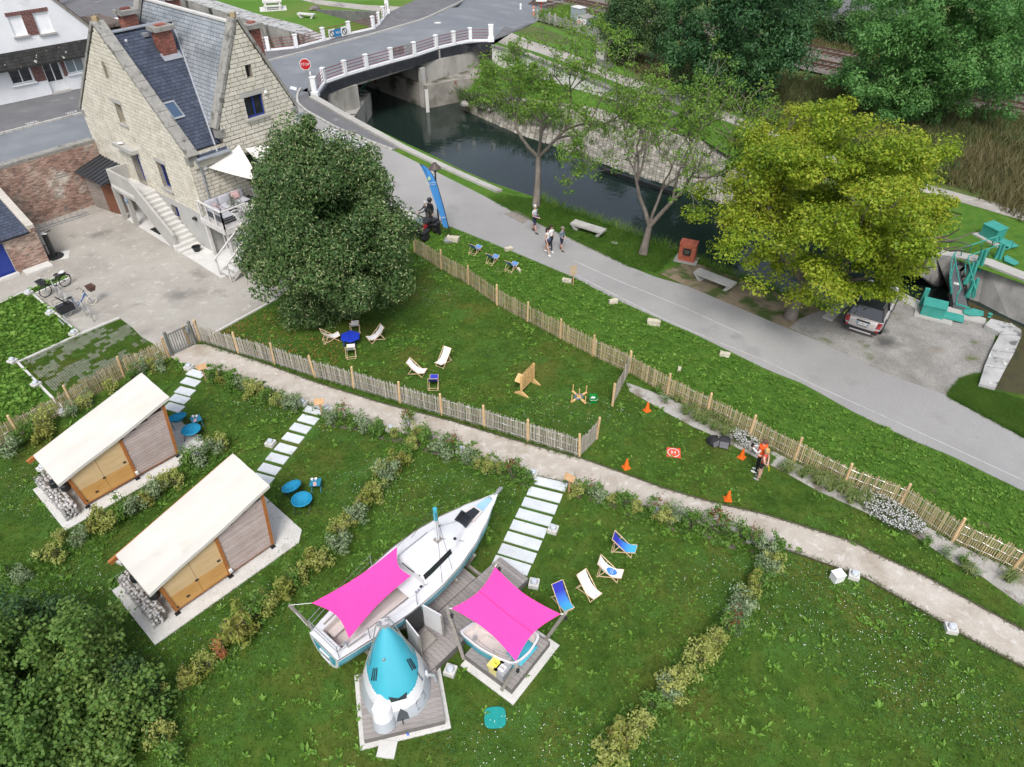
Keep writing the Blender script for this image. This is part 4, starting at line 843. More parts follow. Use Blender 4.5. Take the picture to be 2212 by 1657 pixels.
def railing(rt,a,c_,n,h=1.0,wires=6):
 for i in range(n+1):p=a.lerp(c_,i/n);part(rt,'baluster',B().bar(p,p+ZA*h,.07,.07,(0,1,0)),m_deckw)
 part(rt,'handrail',B().bar(a+ZA*h,c_+ZA*h,.12,.05),m_deckw)
 b=B()
 for k in range(wires):b.tube([a+ZA*(.12+k*(h-.2)/wires),c_+ZA*(.12+k*(h-.2)/wires)],.008,4)
 part(rt,'railing_wires',b,m_steel)
railing(rt,hl(-.05,-.22,ZT),hl(UT,-.22,ZT),3);railing(rt,hl(UT,-.22,ZT),hl(UT,1.3,ZT),1)
rt=T('timber_steps','weathered timber steps with wire handrails below the terrace','stairs',HA)
for i in range(11):
 v=-1.15+i*.3;z=.1+ZT*(i+.6)/11.5;part(rt,'tread',B().slab([hl(UT-.12,v,z),hl(UT-1.15,v,z),hl(UT-1.15,v+.27,z),hl(UT-.12,v+.27,z)],ZA*.05),m_deckw)
for u in(UT-.1,UT-1.17):
 part(rt,'stringer',B().bar(hl(u,-1.2,.1),hl(u,2.1,ZT-.05),.05,.26),m_deckw);part(rt,'handrail',B().bar(hl(u,-1.35,1.05),hl(u,2.1,ZT+.95),.1,.05),m_deckw)
 b=B()
 for i in range(4):v=-1.25+i*1.08;z=.05+(v+1.25)*ZT/3.4;part(rt,'baluster',B().bar(hl(u,v,z),hl(u,v,z+1.05),.07,.07,(0,1,0)),m_deckw)
 for k in range(5):b.tube([hl(u,-1.3,.3+k*.15),hl(u,2.1,ZT+.15+k*.15)],.007,4)
 part(rt,'railing_wires',b,m_steel)
m_cush=M('grey_cushion',[(.34,.34,.37),(.42,.42,.45)],4,.9);m_pinkc=P('pale_pink_fabric',(.55,.36,.36),.9);m_wick=P('black_wicker',(.03,.03,.032),.7)
rt=T('corner_sofa','grey cushioned corner sofa on the terrace against the stone wall','sofa',HA+hl(0,0,ZT))
b=B().slab([hl(-.08,.1),hl(-.08,2.9),hl(-.85,2.9),hl(-.85,.1)],ZA*.28);b.slab([hl(-.85,.1),hl(-1.9,.1),hl(-1.9,.85),hl(-.85,.85)],ZA*.28);part(rt,'base',b,m_wick)
def cushion(root,c,X,Y,w,d,h,mat,name='cushion',tilt=None):
 N=X.cross(Y).normalized();b=B()
 def f(u,v):
  x,y=2*u-1,2*v-1;e=(1-abs(x)**4)*(1-abs(y)**4);return c+X*x*w/2+Y*y*d/2+N*h/2*e**.5
 b.grid(f,8,8);b.grid(lambda u,v:f(1-u,v)-N*2*(f(1-u,v)-c).dot(N),8,8);part(root,name,b,mat,True)
for v in(.5,1.3,2.1):cushion(rt,hl(-.5,v,.36),HU,HV,.75,.78,.2,m_cush);cushion(rt,hl(-.2,v,.62),HV,(ZA+HU*.25).normalized(),.78,.5,.2,m_cush,'back_cushion')
cushion(rt,hl(-1.35,.48,.36),HU,HV,1.0,.72,.2,m_cush);cushion(rt,hl(-1.2,.2,.6),HU,(ZA-HV*.25).normalized(),.7,.45,.18,m_cush,'back_cushion')
cushion(rt,hl(-.4,1.9,.68),HV,(ZA+HU*.5).normalized(),.5,.42,.16,m_pinkc,'pillow');cushion(rt,hl(-.75,.45,.62),HU,(ZA-HV*.6).normalized(),.4,.4,.15,m_pinkc,'pillow')
rt=T('terrace_table','low slatted timber table on the terrace','table',HA+hl(-1.5,1.75,ZT),R(140))
for k in range(6):part(rt,'slat',B().box((0,-.35+k*.14,.36),(.85,.12,.03)),m_deckw)
for x in(-.36,.36):
 for y in(-.32,.32):part(rt,'leg',B().box((x,y,.17),(.06,.06,.34)),m_deckw)
m_sail=M('cream_sailcloth',[(.6,.58,.54),(.68,.66,.62)],2,.8)
def sail(name,label,corners,mat,curve=.12,sag=.1,n=14,tri=False,cat='shade sail',seam=None):
 rt=T(name,label,cat,corners[0]);b=B();C=[Vector(c)-Vector(corners[0])for c in corners];ctr=sum(C,Vector())/len(C)
 def edge(a,c_,t):
  p=a.lerp(c_,t);return p.lerp(ctr,curve*4*t*(1-t)*.8)
 def f(u,v):
  if tri:
   a=edge(C[0],C[1],u)if False else None
   top=edge(C[0],C[1],u);k=v;return top.lerp(C[2],k).lerp(ctr,.0)-ZA*sag*4*k*(1-k)*.5
  pu0,pu1,pv0,pv1=edge(C[0],C[1],u),edge(C[3],C[2],u),edge(C[0],C[3],v),edge(C[1],C[2],v)
  bil=C[0]*(1-u)*(1-v)+C[1]*u*(1-v)+C[2]*u*v+C[3]*(1-u)*v
  return pu0*(1-v)+pu1*v+pv0*(1-u)+pv1*u-bil-ZA*sag*16*u*(1-u)*v*(1-v)
 b.grid(f,n,n);b.grid(lambda u,v:f(1-u,v)-ZA*.008,n,n);part(rt,'cloth',b,mat,True)
 return rt,f
s0=lambda px,py,z:g(px,py,z)
rt,_=sail('shade_sail','cream triangular shade sail nearest the downpipe on the house front',[HA+hl(-.15,.9,4.95),HA+hl(-.15,3.0,5.6),HA+hl(-2.3,2.6,4.2)],m_sail,tri=True)
rt,_=sail('shade_sail','cream triangular shade sail beside the lime tree crown',[HA+hl(-.15,3.3,5.3),HA+hl(-.2,6.6,5.0),HA+hl(-2.6,3.4,4.2)],m_sail,tri=True)
def pot(label,p,r_,h,mat,square=False,rz=0):
 rt=T('plant_pot',label,'plant pot',p,rz)
 if square:part(rt,'pot',B().slab([(-r_*.85,-r_*.85,0),(r_*.85,-r_*.85,0),(r_*.85,r_*.85,0),(-r_*.85,r_*.85,0)],ZA*h).box((0,0,h-.03),(2*r_,2*r_,.08)),mat)
 else:part(rt,'pot',B().lathe([(r_*.75,0),(r_,h),(r_*.9,h),(r_*.85,h-.05)],16),mat)
 part(rt,'soil',B().lathe([(0,0),(r_*.8,0),(r_*.8,.02),(0,.02)],12),m_soil,loc=(0,0,h-.06));return rt
m_olive=LEAF('olive_leaf',[(.05,.075,.035),(.13,.16,.085)])
rt=pot('white square planter with an oleander on the terrace corner',HA+hl(-.45,3.35,ZT),.34,.62,m_sign,True,R(50));leafpart(rt,'foliage',[(0,0,.95,.38),(.2,.1,1.2,.3),(-.15,.1,1.1,.3)],140,.16,m_olive,False,wid=.28,seed=3)
rt=pot('round white pot with a weeping plant on the terrace table edge',HA+hl(-1.75,.95,ZT),.26,.45,m_sign);part(rt,'stem',B().tube([(0,0,.4),(.02,0,1.2)],.015,5),m_gwood);leafpart(rt,'foliage',[(0,0,1.25,.3),(.25,.1,.95,.25),(-.2,.15,.9,.25),(.05,-.2,1.0,.25)],110,.12,m_olive,False,wid=.2,seed=4,hang=.8)
rt=T('lantern','white slatted lantern beside the weeping plant pot','lantern',HA+hl(-1.75,1.5,ZT+.38));b=B()
for k in range(10):b.bar((.14*math.cos(R(36*k)),.14*math.sin(R(36*k)),0),(.11*math.cos(R(36*k)),.11*math.sin(R(36*k)),.32),.025)
part(rt,'slats',b,m_sign)
rt=T('fire_hose_box','red fire hose box on the wall under the terrace','hose box',HA+hl(-.12,1.15,1.25));part(rt,'box',B().box((0,0,0),(.2,.5,.5),R(140)),m_sred);part(rt,'reel',B().box((-.1*-.766,-.1*.643,0),(.06,.28,.28),R(140)),m_dkmetal)
rt=T('drain_pipe','white plastic drain pipe under the terrace','pipe',HA+hl(-.12,.7,.05));part(rt,'pipe',B().tube([(0,0,0),(0,0,2.25)],.05,8),m_sign)
#  street wall, outbuilding, white house
WB0=HA+hl(UE-.2,-.05,0);WD=-HV
rt=T('garden_wall','old red brick courtyard wall with pale coping below the street','wall',WB0);WLn=14;WH=3.8
b=B().slab([(0,0,0),WD*WLn,WD*WLn+ZA*WH,ZA*WH],HU*.45);part(rt,'wall',b,m_mortar)
lay(rt,'brick',courses([(0,0),(WLn,0),(WLn,WH-.1),(0,WH-.1)],.235,.08,.02,[],31,.08),(Vector(),WD,ZA,-HU),.018,m_brickm,300,.008)
for k in range(16):part(rt,'coping_stone',B().slab([WD*(k*.88+.01)-HU*.05,WD*(k*.88+.87)-HU*.05,WD*(k*.88+.87)+HU*.5,WD*(k*.88+.01)+HU*.5],ZA*.12),m_cope,loc=(0,0,WH))
oc_=g(107.6,565);OV=-HV
rt=T('brick_outbuilding','low brick outbuilding with slate roof and blue arched door','outbuilding',oc_)
OL,OH,OD=6.5,2.15,4.6;dh=[(1.75,2.95,-.1,2.0)]
b=B()
for q in cells([(0,0),(OL,0),(OL,OH),(0,OH)],dh):b.slab([OV*p[0]+ZA*p[1]for p in q],HU*.35)
b.slab([(0,0,0),HU*OD,HU*OD+ZA*(OH+1.9),ZA*OH],OV*.3);part(rt,'wall',b,m_mortar)
lay(rt,'brick',courses([(0,0),(OL,0),(OL,OH),(0,OH)],.235,.08,.02,dh,37,.08),(Vector(),OV,ZA,-HU),.018,m_brickm,300,.006)
for k in range(9):part(rt,'arch_brick',B().slab([OV*(1.75+k*.135)+ZA*(1.86+.16*math.sin(math.pi*(k+.5)/9)),OV*(1.87+k*.135)+ZA*(1.86+.16*math.sin(math.pi*(k+.5)/9)),OV*(1.87+k*.135)+ZA*(2.09+.16*math.sin(math.pi*(k+.5)/9)),OV*(1.75+k*.135)+ZA*(2.09+.16*math.sin(math.pi*(k+.5)/9))],-HU*.035),m_brickm)
d=part(rt,'door',B().slab([OV*1.75+HU*.12,OV*2.95+HU*.12,OV*2.95+HU*.12+ZA*2.0,OV*1.75+HU*.12+ZA*2.0],HU*.06),m_blue);part(d,'handle',B().bar(OV*2.8+HU*.06+ZA*1.0,OV*2.66+HU*.06+ZA*1.0,.03),m_steel)
part(rt,'wall_lamp',B().ball(OV*2.1-HU*.1+ZA*2.35,.2,12,8,(1,1,.8)),m_sign)
rs=1.9/OD;rx=(HU+ZA*rs).normalized();rn=(-HU*rs+ZA).normalized()
b=B().slab([-HU*.2+ZA*(OH-.08)-OV*0+OV*.35,OV*OL-HU*.2+ZA*(OH-.08),OV*OL+HU*OD+ZA*(OH+1.9),OV*.35+HU*OD+ZA*(OH+1.9)],-rn*.1);part(rt,'roof',b,M('roof_underlay',[(.03,)*3],1))
lay(rt,'slate',courses([(.38,0),(OL,0),(OL,(OD+.2)*math.hypot(1,rs)),(.38,(OD+.2)*math.hypot(1,rs))],.29,.21,.022,[],41,.1),(-HU*.2+ZA*(OH-.08),OV,rx,rn),.015,m_slate,300,.01)
nb=22
for k in range(nb):t=k*OD/nb;part(rt,'verge_brick',B().slab([HU*(t+.01)-OV*.03+ZA*(OH+rs*t-.05),HU*(t+OD/nb-.01)-OV*.03+ZA*(OH+rs*(t+OD/nb)-.05),HU*(t+OD/nb-.01)+OV*.36+ZA*(OH+rs*(t+OD/nb)-.05),HU*(t+.01)+OV*.36+ZA*(OH+rs*t-.05)],ZA*.22),m_mortar)
for k in range(28):part(rt,'eaves_brick',B().slab([OV*(k*.235)+ZA*(OH-.14),OV*(k*.235+.11)+ZA*(OH-.14),OV*(k*.235+.11)+ZA*OH,OV*(k*.235)+ZA*OH],-HU*.08),m_brickm)
b=B().slab([OV*.1-HU*.08,OV*1.5-HU*.08,OV*1.5-HU*.75,OV*.1-HU*.75],ZA*.12);b.slab([OV*3.1-HU*.08,OV*5-HU*.08,OV*5-HU*.75,OV*3.1-HU*.75],ZA*.12);part(rt,'plinth_slab',b,m_concl)
part(rt,'door_step',B().slab([OV*1.7-HU*.02,OV*3.0-HU*.02,OV*3.0-HU*.3,OV*1.7-HU*.3],ZA*.14),m_concl)
ZS=3.05
wbr,wbl=g(180,190,ZS),g(0,228,ZS);WX=(wbl-wbr).normalized();WN=Vector((-WX.y,WX.x,0));WN=WN if WN.y<0 else-WN
rt=T('white_house','white rendered house with brick window surrounds across the street','house',wbr+WX*-2.2)
LW=11;m_ren=M('white_render',[(.62,.63,.65),(.74,.75,.76)],.7,.9,.3,16,patches=(.8,(.52,.52,.51),.62,.76));m_dbr=M('dark_brick',[(.13,.06,.05),(.21,.1,.085)],3,.9,isl=.22)
def fx(px,py):
 d=Vector(((px-CXP)/FPX,_c-(py-CYP)/FPX*_s,-_s-(py-CYP)/FPX*_c));o=rt.location;t=WN.dot(o-CAMP)/WN.dot(d);p=CAMP+d*t;return((p-o).dot(WX),p.z-o.z)
q1=lambda x,y:fx(x/3.996,y/3.996)
gl0,gl1=q1(50,590),q1(290,700);dl0,dl1=q1(345,530),q1(530,745);gr0,gr1=q1(540,500),q1(745,620)
holes=[]
def hole(a,c_):
 x0,x1=sorted((a[0],c_[0]));z0,z1=sorted((a[1],c_[1]));holes.append((x0,x1,z0,z1));return holes[-1]
hG=hole(q1(50,590),q1(300,700));hD=hole(q1(350,540),q1(590,755));hR=hole(q1(540,500),q1(750,610));hS1=hole(q1(62,150),q1(240,300));hS2=hole(q1(280,115),q1(470,275))
ev=q1(770,240)[1];ap_=(q1(460,0)[0],q1(460,0)[1])
xe=q1(775,240)[0];xl=12;gs=(ap_[1]-ev)/(ap_[0]-xe);xp=xe+6.5;zp=ev+gs*6.5
outl=[(xe,0),(xl,0),(xl,zp),(xp,zp),(xe,ev)]
hD=holes[1]=(hD[0],hD[1],0.02,hG[3]-.02);hR=holes[2]=(hR[0]-.9 if False else max(.3,hR[0]),hR[1],hG[2],hG[3]-.02);zz=(hG[2],hG[3]);holes[0]=hG
b=B()
for q in cells(outl,holes):b.slab([WX*p[0]+ZA*p[1]for p in q],-WN*.35)
part(rt,'wall',b,m_ren)
def wwin(h,mull,frame=m_white,glass=m_glass,dep=.15):return window(rt,WX*h[0]+ZA*h[2]-WN*dep,WX,WN,h[1]-h[0],h[3]-h[2],frame,glass,mull)
m_curt=P('curtained_glass',(.22,.27,.29),.1,spec=.7)
wwin(hG,1,m_white);wwin(hR,1,m_white,m_curt)
for h in(hS1,hS2):
 sh=part(rt,'roller_shutter',B().slab([WX*h[0]+ZA*h[2]-WN*.1,WX*h[1]+ZA*h[2]-WN*.1,WX*h[1]+ZA*h[3]-WN*.1,WX*h[0]+ZA*h[3]-WN*.1],-WN*.04),m_white);part(rt,'window_sill',B().slab([WX*(h[0]-.12)+ZA*(h[2]-.12),WX*(h[1]+.12)+ZA*(h[2]-.12),WX*(h[1]+.12)+ZA*h[2],WX*(h[0]-.12)+ZA*h[2]],WN*.14),m_conc)
for h in(hG,hR):part(rt,'window_sill',B().slab([WX*(h[0]-.1)+ZA*(h[2]-.12),WX*(h[1]+.1)+ZA*(h[2]-.12),WX*(h[1]+.1)+ZA*h[2],WX*(h[0]-.1)+ZA*h[2]],WN*.14),m_white)
x0,x1=hD[0],hD[1]
dr=window(rt,WX*x0+ZA*.75-WN*.28,WX,WN,x1-x0,hD[3]-.75,m_white,m_glass,1,name='door');part(dr,'panel',B().slab([WX*x0+ZA*.05-WN*.28,WX*x1+ZA*.05-WN*.28,WX*x1+ZA*.75-WN*.28,WX*x0+ZA*.75-WN*.28],WN*.05),m_white)
part(rt,'door_step',B().slab([WX*(x0-.05)+ZA*0,WX*(x1+.05),WX*(x1+.05)+WN*.3,WX*(x0-.05)+WN*.3],ZA*.15),m_conc)
def brickpatch(a,c_):lay(rt,'brick',courses([(a[0],a[1]),(c_[0],a[1]),(c_[0],c_[1]),(a[0],c_[1])],.2,.085,.016,[],5,.1),(Vector(),WX,ZA,WN),.03,m_dbr,60,.004,stuffname='brick_surround')
s0_,s1_=sorted((hS1,hS2));brickpatch((s0_[1]+.03,s0_[2]),(s1_[0]-.03,s0_[3]));brickpatch((s0_[0]-.1,s0_[3]),(s1_[1]+.1,s0_[3]+.25))
gg=sorted([hG,hD,hR]);brickpatch((gg[0][1]+.03,zz[0]-.1),(gg[1][0]-.03,zz[1]));brickpatch((gg[1][1]+.03,zz[0]-.1),(gg[2][0]-.03,zz[1]))
cz0,cz1=hG[3]+.02,hG[3]+.95;b=B().slab([WX*(xe-.02)+ZA*cz0+WN*.75,WX*xl+ZA*cz0+WN*.75,WX*xl+ZA*cz1,WX*(xe-.02)+ZA*cz1],ZA*-.1);m_moss=M('mossy_dark_tiles',[(.018,.018,.018),(.035,.034,.032)],2,.9,.5,10,isl=.2,patches=(2.6,(.4,.4,.38),.66,.69));part(rt,'canopy_roof',b,m_moss)
cn=(WN*(cz1-cz0)+ZA*.75).normalized();cxv=(-WN*.75+ZA*(cz1-cz0)).normalized();lay(rt,'canopy_tile',courses([(xe,0),(xl,0),(xl,math.hypot(.75,cz1-cz0)),(xe,math.hypot(.75,cz1-cz0))],.3,.24,.015,[],8,.1),(WN*.75+ZA*cz0,WX,cxv,cn),.02,m_moss,120,.012)
part(rt,'verge_gutter',B().bar(WX*(xe-.1)+ZA*(ev-.05)+WN*.05,WX*xp+ZA*(zp+.05)+WN*.05,.14,.16),M('weathered_verge',[(.16,.14,.12),(.26,.23,.2)],3))
part(rt,'roof',B().slab([WX*(xe-.15)+ZA*(ev-.05),WX*(xe-.15)+ZA*(ev-.05)-WN*8,WX*xp+ZA*(zp+.08)-WN*8,WX*xp+ZA*(zp+.08)],ZA*.15),m_moss)
part(rt,'downpipe',B().tube([WX*(xe-.08)+ZA*ev+WN*.05,WX*(xe-.08)+WN*.05],.05,8),m_zinc)
rt=T('timber_stack','stack of dark weathered planks in the yard behind the white house','timber stack',g(228,62,3),R(-40))
for k in range(14):part(rt,'plank',B().box((0,-1.0+(k%7)*.3,.2+(k//7)*.5),(5.2,.26,.3),R(rng.uniform(-3,3))),m_slp)
rt=T('yard_bench','white topped table in the yard behind the roof ridge','table',g(248,60,3),.3);part(rt,'table_top',B().box((0,0,.75),(1.9,.8,.08)),m_sign)
for x in(-.8,.8):part(rt,'leg',B().box((x,0,.36),(.1,.6,.7)),m_dkmetal)
rt=T('fence_panel','red painted panel at the top of the white house gable','panel',g(128,12,3));part(rt,'panel',B().box((0,0,2.2),(.15,1.2,4.4),.4),P('red_panel',(.35,.06,.05),.6))
#  chestnut paling fences
m_pale=M('chestnut_pale',[(.25,.19,.09),(.37,.3,.165),(.3,.27,.2)],3,.85,isl=.3,coord='obj')
m_paleg=M('weathered_pale',[(.25,.22,.17),(.36,.33,.28),(.31,.25,.15)],3,.85,isl=.28,coord='obj')
m_post=M('peeled_post',[(.42,.25,.1),(.58,.42,.24),(.5,.33,.16)],4,.75,coord='obj',isl=.12,stretch=(3,3,.6))
def paleB(h,w):return B().add([(-w,-.008,0),(w,-.008,0),(w,.008,0),(-w,.008,0),(-w,-.008,h-.06),(w,-.008,h-.06),(w,.008,h-.06),(-w,.008,h-.06),(0,0,h)],[(0,1,5,4),(1,2,6,5),(2,3,7,6),(3,0,4,7),(4,5,8),(5,6,8),(6,7,8),(7,4,8),(3,2,1,0)])
def paling(label,posts,mat,h=1.0,step=.072,lim=300,tall=1.22,lean=0,wires=3,skip0=False):
 o=posts[0];rt=T('paling_fence',label,'fence',o);ms=[paleB(h*(.95+.03*k),.021+.003*(k%3)).mesh('slat',mat)for k in range(5)];r=random.Random(len(label));it=[]
 pm=B().lathe([(.055,0),(.055,tall-.03),(.045,tall)],8).mesh('fence_post',m_post)
 for i,p in enumerate(posts):link('post',pm,rt,p-o,(r.gauss(0,.03),r.gauss(0,.03),r.random()*6))
 for a,c_ in zip(posts,posts[1:]):
  n=max(2,int((c_-a).length/step));az=math.atan2((c_-a).y,(c_-a).x)
  for k in range(1,n):it.append((a.lerp(c_,k/n)-o,az))
  b=B()
  for z in[(.15+(h-.3)*j/(wires-1))for j in range(wires)]:
   pts=[a.lerp(c_,k/12)-o+Vector((0,0,z*h+.02*math.sin(k*1.9+z*9)))+Vector((.02*math.sin(k*math.pi),0,0))for k in range(13)];b.tube(pts,.011,4)
  part(rt,'wire',b,m_steel)
 it.sort(key=lambda t:(t[0]+o-CAMP).length);rest=B()
 for i,(p,az)in enumerate(it):
  rot=(r.gauss(lean,.018),r.gauss(0,.014),az+r.gauss(0,.2));me=ms[r.randrange(5)]
  if i<lim:link('slat',me,rt,p,rot)
  else:
   X=Matrix.Translation(p)@Matrix.Rotation(rot[2],4,'Z')@Matrix.Rotation(rot[0],4,'X')@Matrix.Rotation(rot[1],4,'Y');q=paleB(h*(.95+.1*r.random()),.019);rest.add([X@Vector(v)for v in q.v],q.f)
 if rest.f:part(rt,'far_slats',rest,mat)['kind']='stuff'
 return rt
FA=[(432,737),(515,763),(594,787),(680,815),(764,834+5),(864,870),(954,897),(1046,923),(1140,952),(1251,987),(1288,948)]
fenceA=paling('weathered paling fence between the sandy path and the deckchair lawn',[g(*p)for p in FA],m_paleg,1.02)
FBp=[(895,545),(953,582),(1012,615),(1073,659),(1139,695),(1209,732),(1280,769),(1357,805),(1440,854),(1526,897),(1617,944),(1714,995.5),(1821,1049),(1941,1094),(2056,1169),(2186,1229),(2330,1300)]
fenceB=paling('long pale paling fence running beside the towpath verge',[g(*p)for p in FBp],m_pale,1.02)
paling('short leaning stub of paling fence off the towpath fence',[g(1357,806),g(1322,877)],m_paleg,1.0)
paling('pale paling fence in front of the grass paver parking',[g(*p)for p in((366,772),(269,815),(160,881),(45,944),(-60,1000))],m_pale,1.0)
paling('short paling run beside the metal garden gate post',[g(410,747),g(432,737)],m_paleg,1.0)
m_gate=P('grey_green_steel',(.2,.21,.19),.5,.2)
ga,gb=g(373,768),g(423,744);rt=T('garden_gate','grey metal bar gate between courtyard and sandy path','gate',ga);d=(gb-ga);L=d.length;d=d.normalized()
for x in(0,L):part(rt,'post',B().bar(d*x,d*x+ZA*1.35,.11,.11,(0,1,0)),m_gate)
for z in(.12,1.15):part(rt,'rail',B().bar(d*.1+ZA*z,d*(L-.1)+ZA*z,.05,.05),m_gate)
for k in range(9):part(rt,'bar',B().bar(d*(.12+k*(L-.24)/8)+ZA*.12,d*(.12+k*(L-.24)/8)+ZA*1.15,.03,.03,(0,1,0)),m_gate)
part(rt,'latch',B().box(d*(L-.15)+ZA*.95+Vector((0,-.05,0)),(.14,.1,.2)),m_zinc)
rt=T('side_gate','weathered wooden gate leaf beside the quad bike','gate',g(862,520));d=(g(878,531)-g(858,512)).normalized()
for k in range(2):part(rt,'post',B().bar(d*k*1.1,d*k*1.1+ZA*1.3,.09,.09,(0,1,0)),m_paleg)
for z in(.2,.7,1.2):part(rt,'rail',B().bar(ZA*z,d*1.1+ZA*z,.03,.08),m_paleg)
#  stepping stones
m_slab=M('pale_paving_slab',[(.5,.53,.55),(.6,.63,.65)],1.5,.8,.2,25,isl=.05,patches=(2.2,(.42,.44,.43),.6,.74),fine=(14,.04))
def slabs(label,ps,L,w,az):
 rt=T('stepping_stones',label,'paving',g(*ps[0]));me=B().box((0,0,.015),(L,w,.05)).mesh('slab',m_slab)
 for p in ps:link('slab',me,rt,g(*p)-rt.location,az+rng.gauss(0,.012))
 return rt
AZ=R(-20)
slabs('narrow stepping stones beside the upper cabin',[(424,808),(412,826),(400,846),(388,863),(376,881)],.84,.43,AZ)
slabs('nine stepping stones leading down beside the middle round chairs',[(678,887),(666,907),(649,926),(633,947),(617,970),(599,991),(582,1014),(567,1036)],.84,.43,AZ)
slabs('wide stepping stones leading to the sailing boat deck',[(1188,1045),(1176,1069),(1165,1093),(1153,1118),(1141,1143),(1129,1169),(1117,1196),(1104,1222)],1.3,.45,AZ)
#  low light blocks
m_lens=P('light_lens',(.6,.64,.7),.2,.2)
pr=T('ground_light','','ground light',g(64,636));part(pr,'block',B().box((0,0,.08),(.34,.34,.2)),m_concl);part(pr,'lamp',B().lathe([(.1,.18),(.11,.2),(.11,.26),(.09,.29),(0,.3)],14),m_lens);part(pr,'collar',B().lathe([(.13,.18),(.13,.2),(.1,.2)],14),m_steel)
GL=[((64,636),'nearest the bicycles at the corner of the courtyard kerb'),((110,680),'halfway along the courtyard kerb'),((161,724),'at the inner corner of the grass pavers'),((29,784),'at the outer corner of the grass pavers'),((80,834),'in the weedy grass left of the paling fence'),((136,893),'half hidden by shrubs inside the left paling fence'),((409,797),'at the head of the narrow stepping stones'),((95,1015),'behind the upper cabin'),((265,1212),'behind the lower cabin'),((655,874),'left of the middle stepping stones by the path'),((707,889),'right of the middle stepping stones by the path'),((585,961),'halfway down the middle stepping stones'),((844,931),'in the hedge soil beside the photinia'),((994,976),'half hidden in the hedge above the boat bow'),((1151,1027),'at the top left of the wide stepping stones'),((1194,1147),'beside the lower wide stepping stones'),((1153,1264),'on the lawn beside the pink shade corner'),((973,1452),'on the grass between the cone hut and the small boat'),((1418,1108),'in the hedge beside the red tipped shrub'),((1621,1169),'near the right end of the path hedge'),((1842,1246),'beside the white box at the path bend'),((2051,1361),'alone at the far right of the path edge')]
for i,(p,t)in enumerate(GL):
 if i==0:pr['label']='concrete light block '+t;pr['group']='ground lights in the garden';pr.rotation_euler.z=AZ
 else:copy(pr,g(*p),AZ+rng.gauss(0,.1),'concrete light block '+t)
rt=T('meter_box','white plastic box on the lawn at the path bend','box',g(1805,1252),.3);part(rt,'body',B().box((0,0,.17),(.36,.3,.34)),m_sign);part(rt,'lid',B().box((0,0,.35),(.39,.33,.04)),m_sign)
m_swood=M('sign_wood',[(.35,.2,.1),(.52,.34,.18)],6,.7,coord='obj',isl=.1)
for p,lab,rz,fr in(((445,822),'wooden plot sign on a post by the narrow stepping stones',.5,0),((696,897),'wooden plot sign on a post by the middle stepping stones',.1,0),((1229,1062),'wooden plot sign on a post by the wide stepping stones',-.6,0)):
 rt=T('plot_sign',lab,'sign',g(*p),rz);part(rt,'post',B().box((0,0,.4),(.07,.07,.8)),m_swood);part(rt,'board',B().box((0,-.05,.82),(.42,.03,.26),mat=Matrix.Rotation(-.6,3,'X')),m_swood)
rt=T('path_notice','thin brown notice board on a stake at the towpath edge','sign',g(1237,616),.3);part(rt,'stake',B().box((0,0,.55),(.05,.05,1.1)),m_swood);part(rt,'board',B().box((-.05,-.035,.95),(.38,.02,.55)),M('notice_board',[(.4,.3,.2),(.5,.4,.28)],8))
for k,(p,rz,s_)in enumerate((((978,521),-.3,1.15),((1098,541),.5,.75),((1224,610),-.3,.8),((1324,655),.3,.75),((1411,701),-.3,1.0),((1564,769),-.45,.75),((1466,800),1.2,.5),((1120,585),2.0,.5))):
 bm=bmesh.new();bmesh.ops.create_cube(bm,size=1);bmesh.ops.subdivide_edges(bm,edges=bm.edges,cuts=2)
 for v in bm.verts:v.co=Vector((v.co.x*.62*s_,v.co.y*.28*s_,(v.co.z+.5)*.26*s_))+Vector((rng.uniform(-.03,.03),rng.uniform(-.03,.03),rng.uniform(-.02,.02)))
 me=bpy.data.meshes.new('limestone_block');bm.to_mesh(me);bm.free();me.materials.append(M('verge_limestone',[(.42,.38,.29),(.56,.52,.42)],5,.9,.5,20,coord='obj'))
 tag(link('limestone_block',me,loc=g(*p),rot=rz),('long limestone block under the foot of the blue flag','small mossy limestone block right of the blue deckchairs','limestone block at the stake of the brown notice','half sunk limestone block past the brown notice','pale limestone block midway along the verge','limestone block farthest along the towpath verge','tiny limestone block by the fence corner','low limestone block beside the rightmost verge deckchair')[k],'stone','edge stones of the towpath')
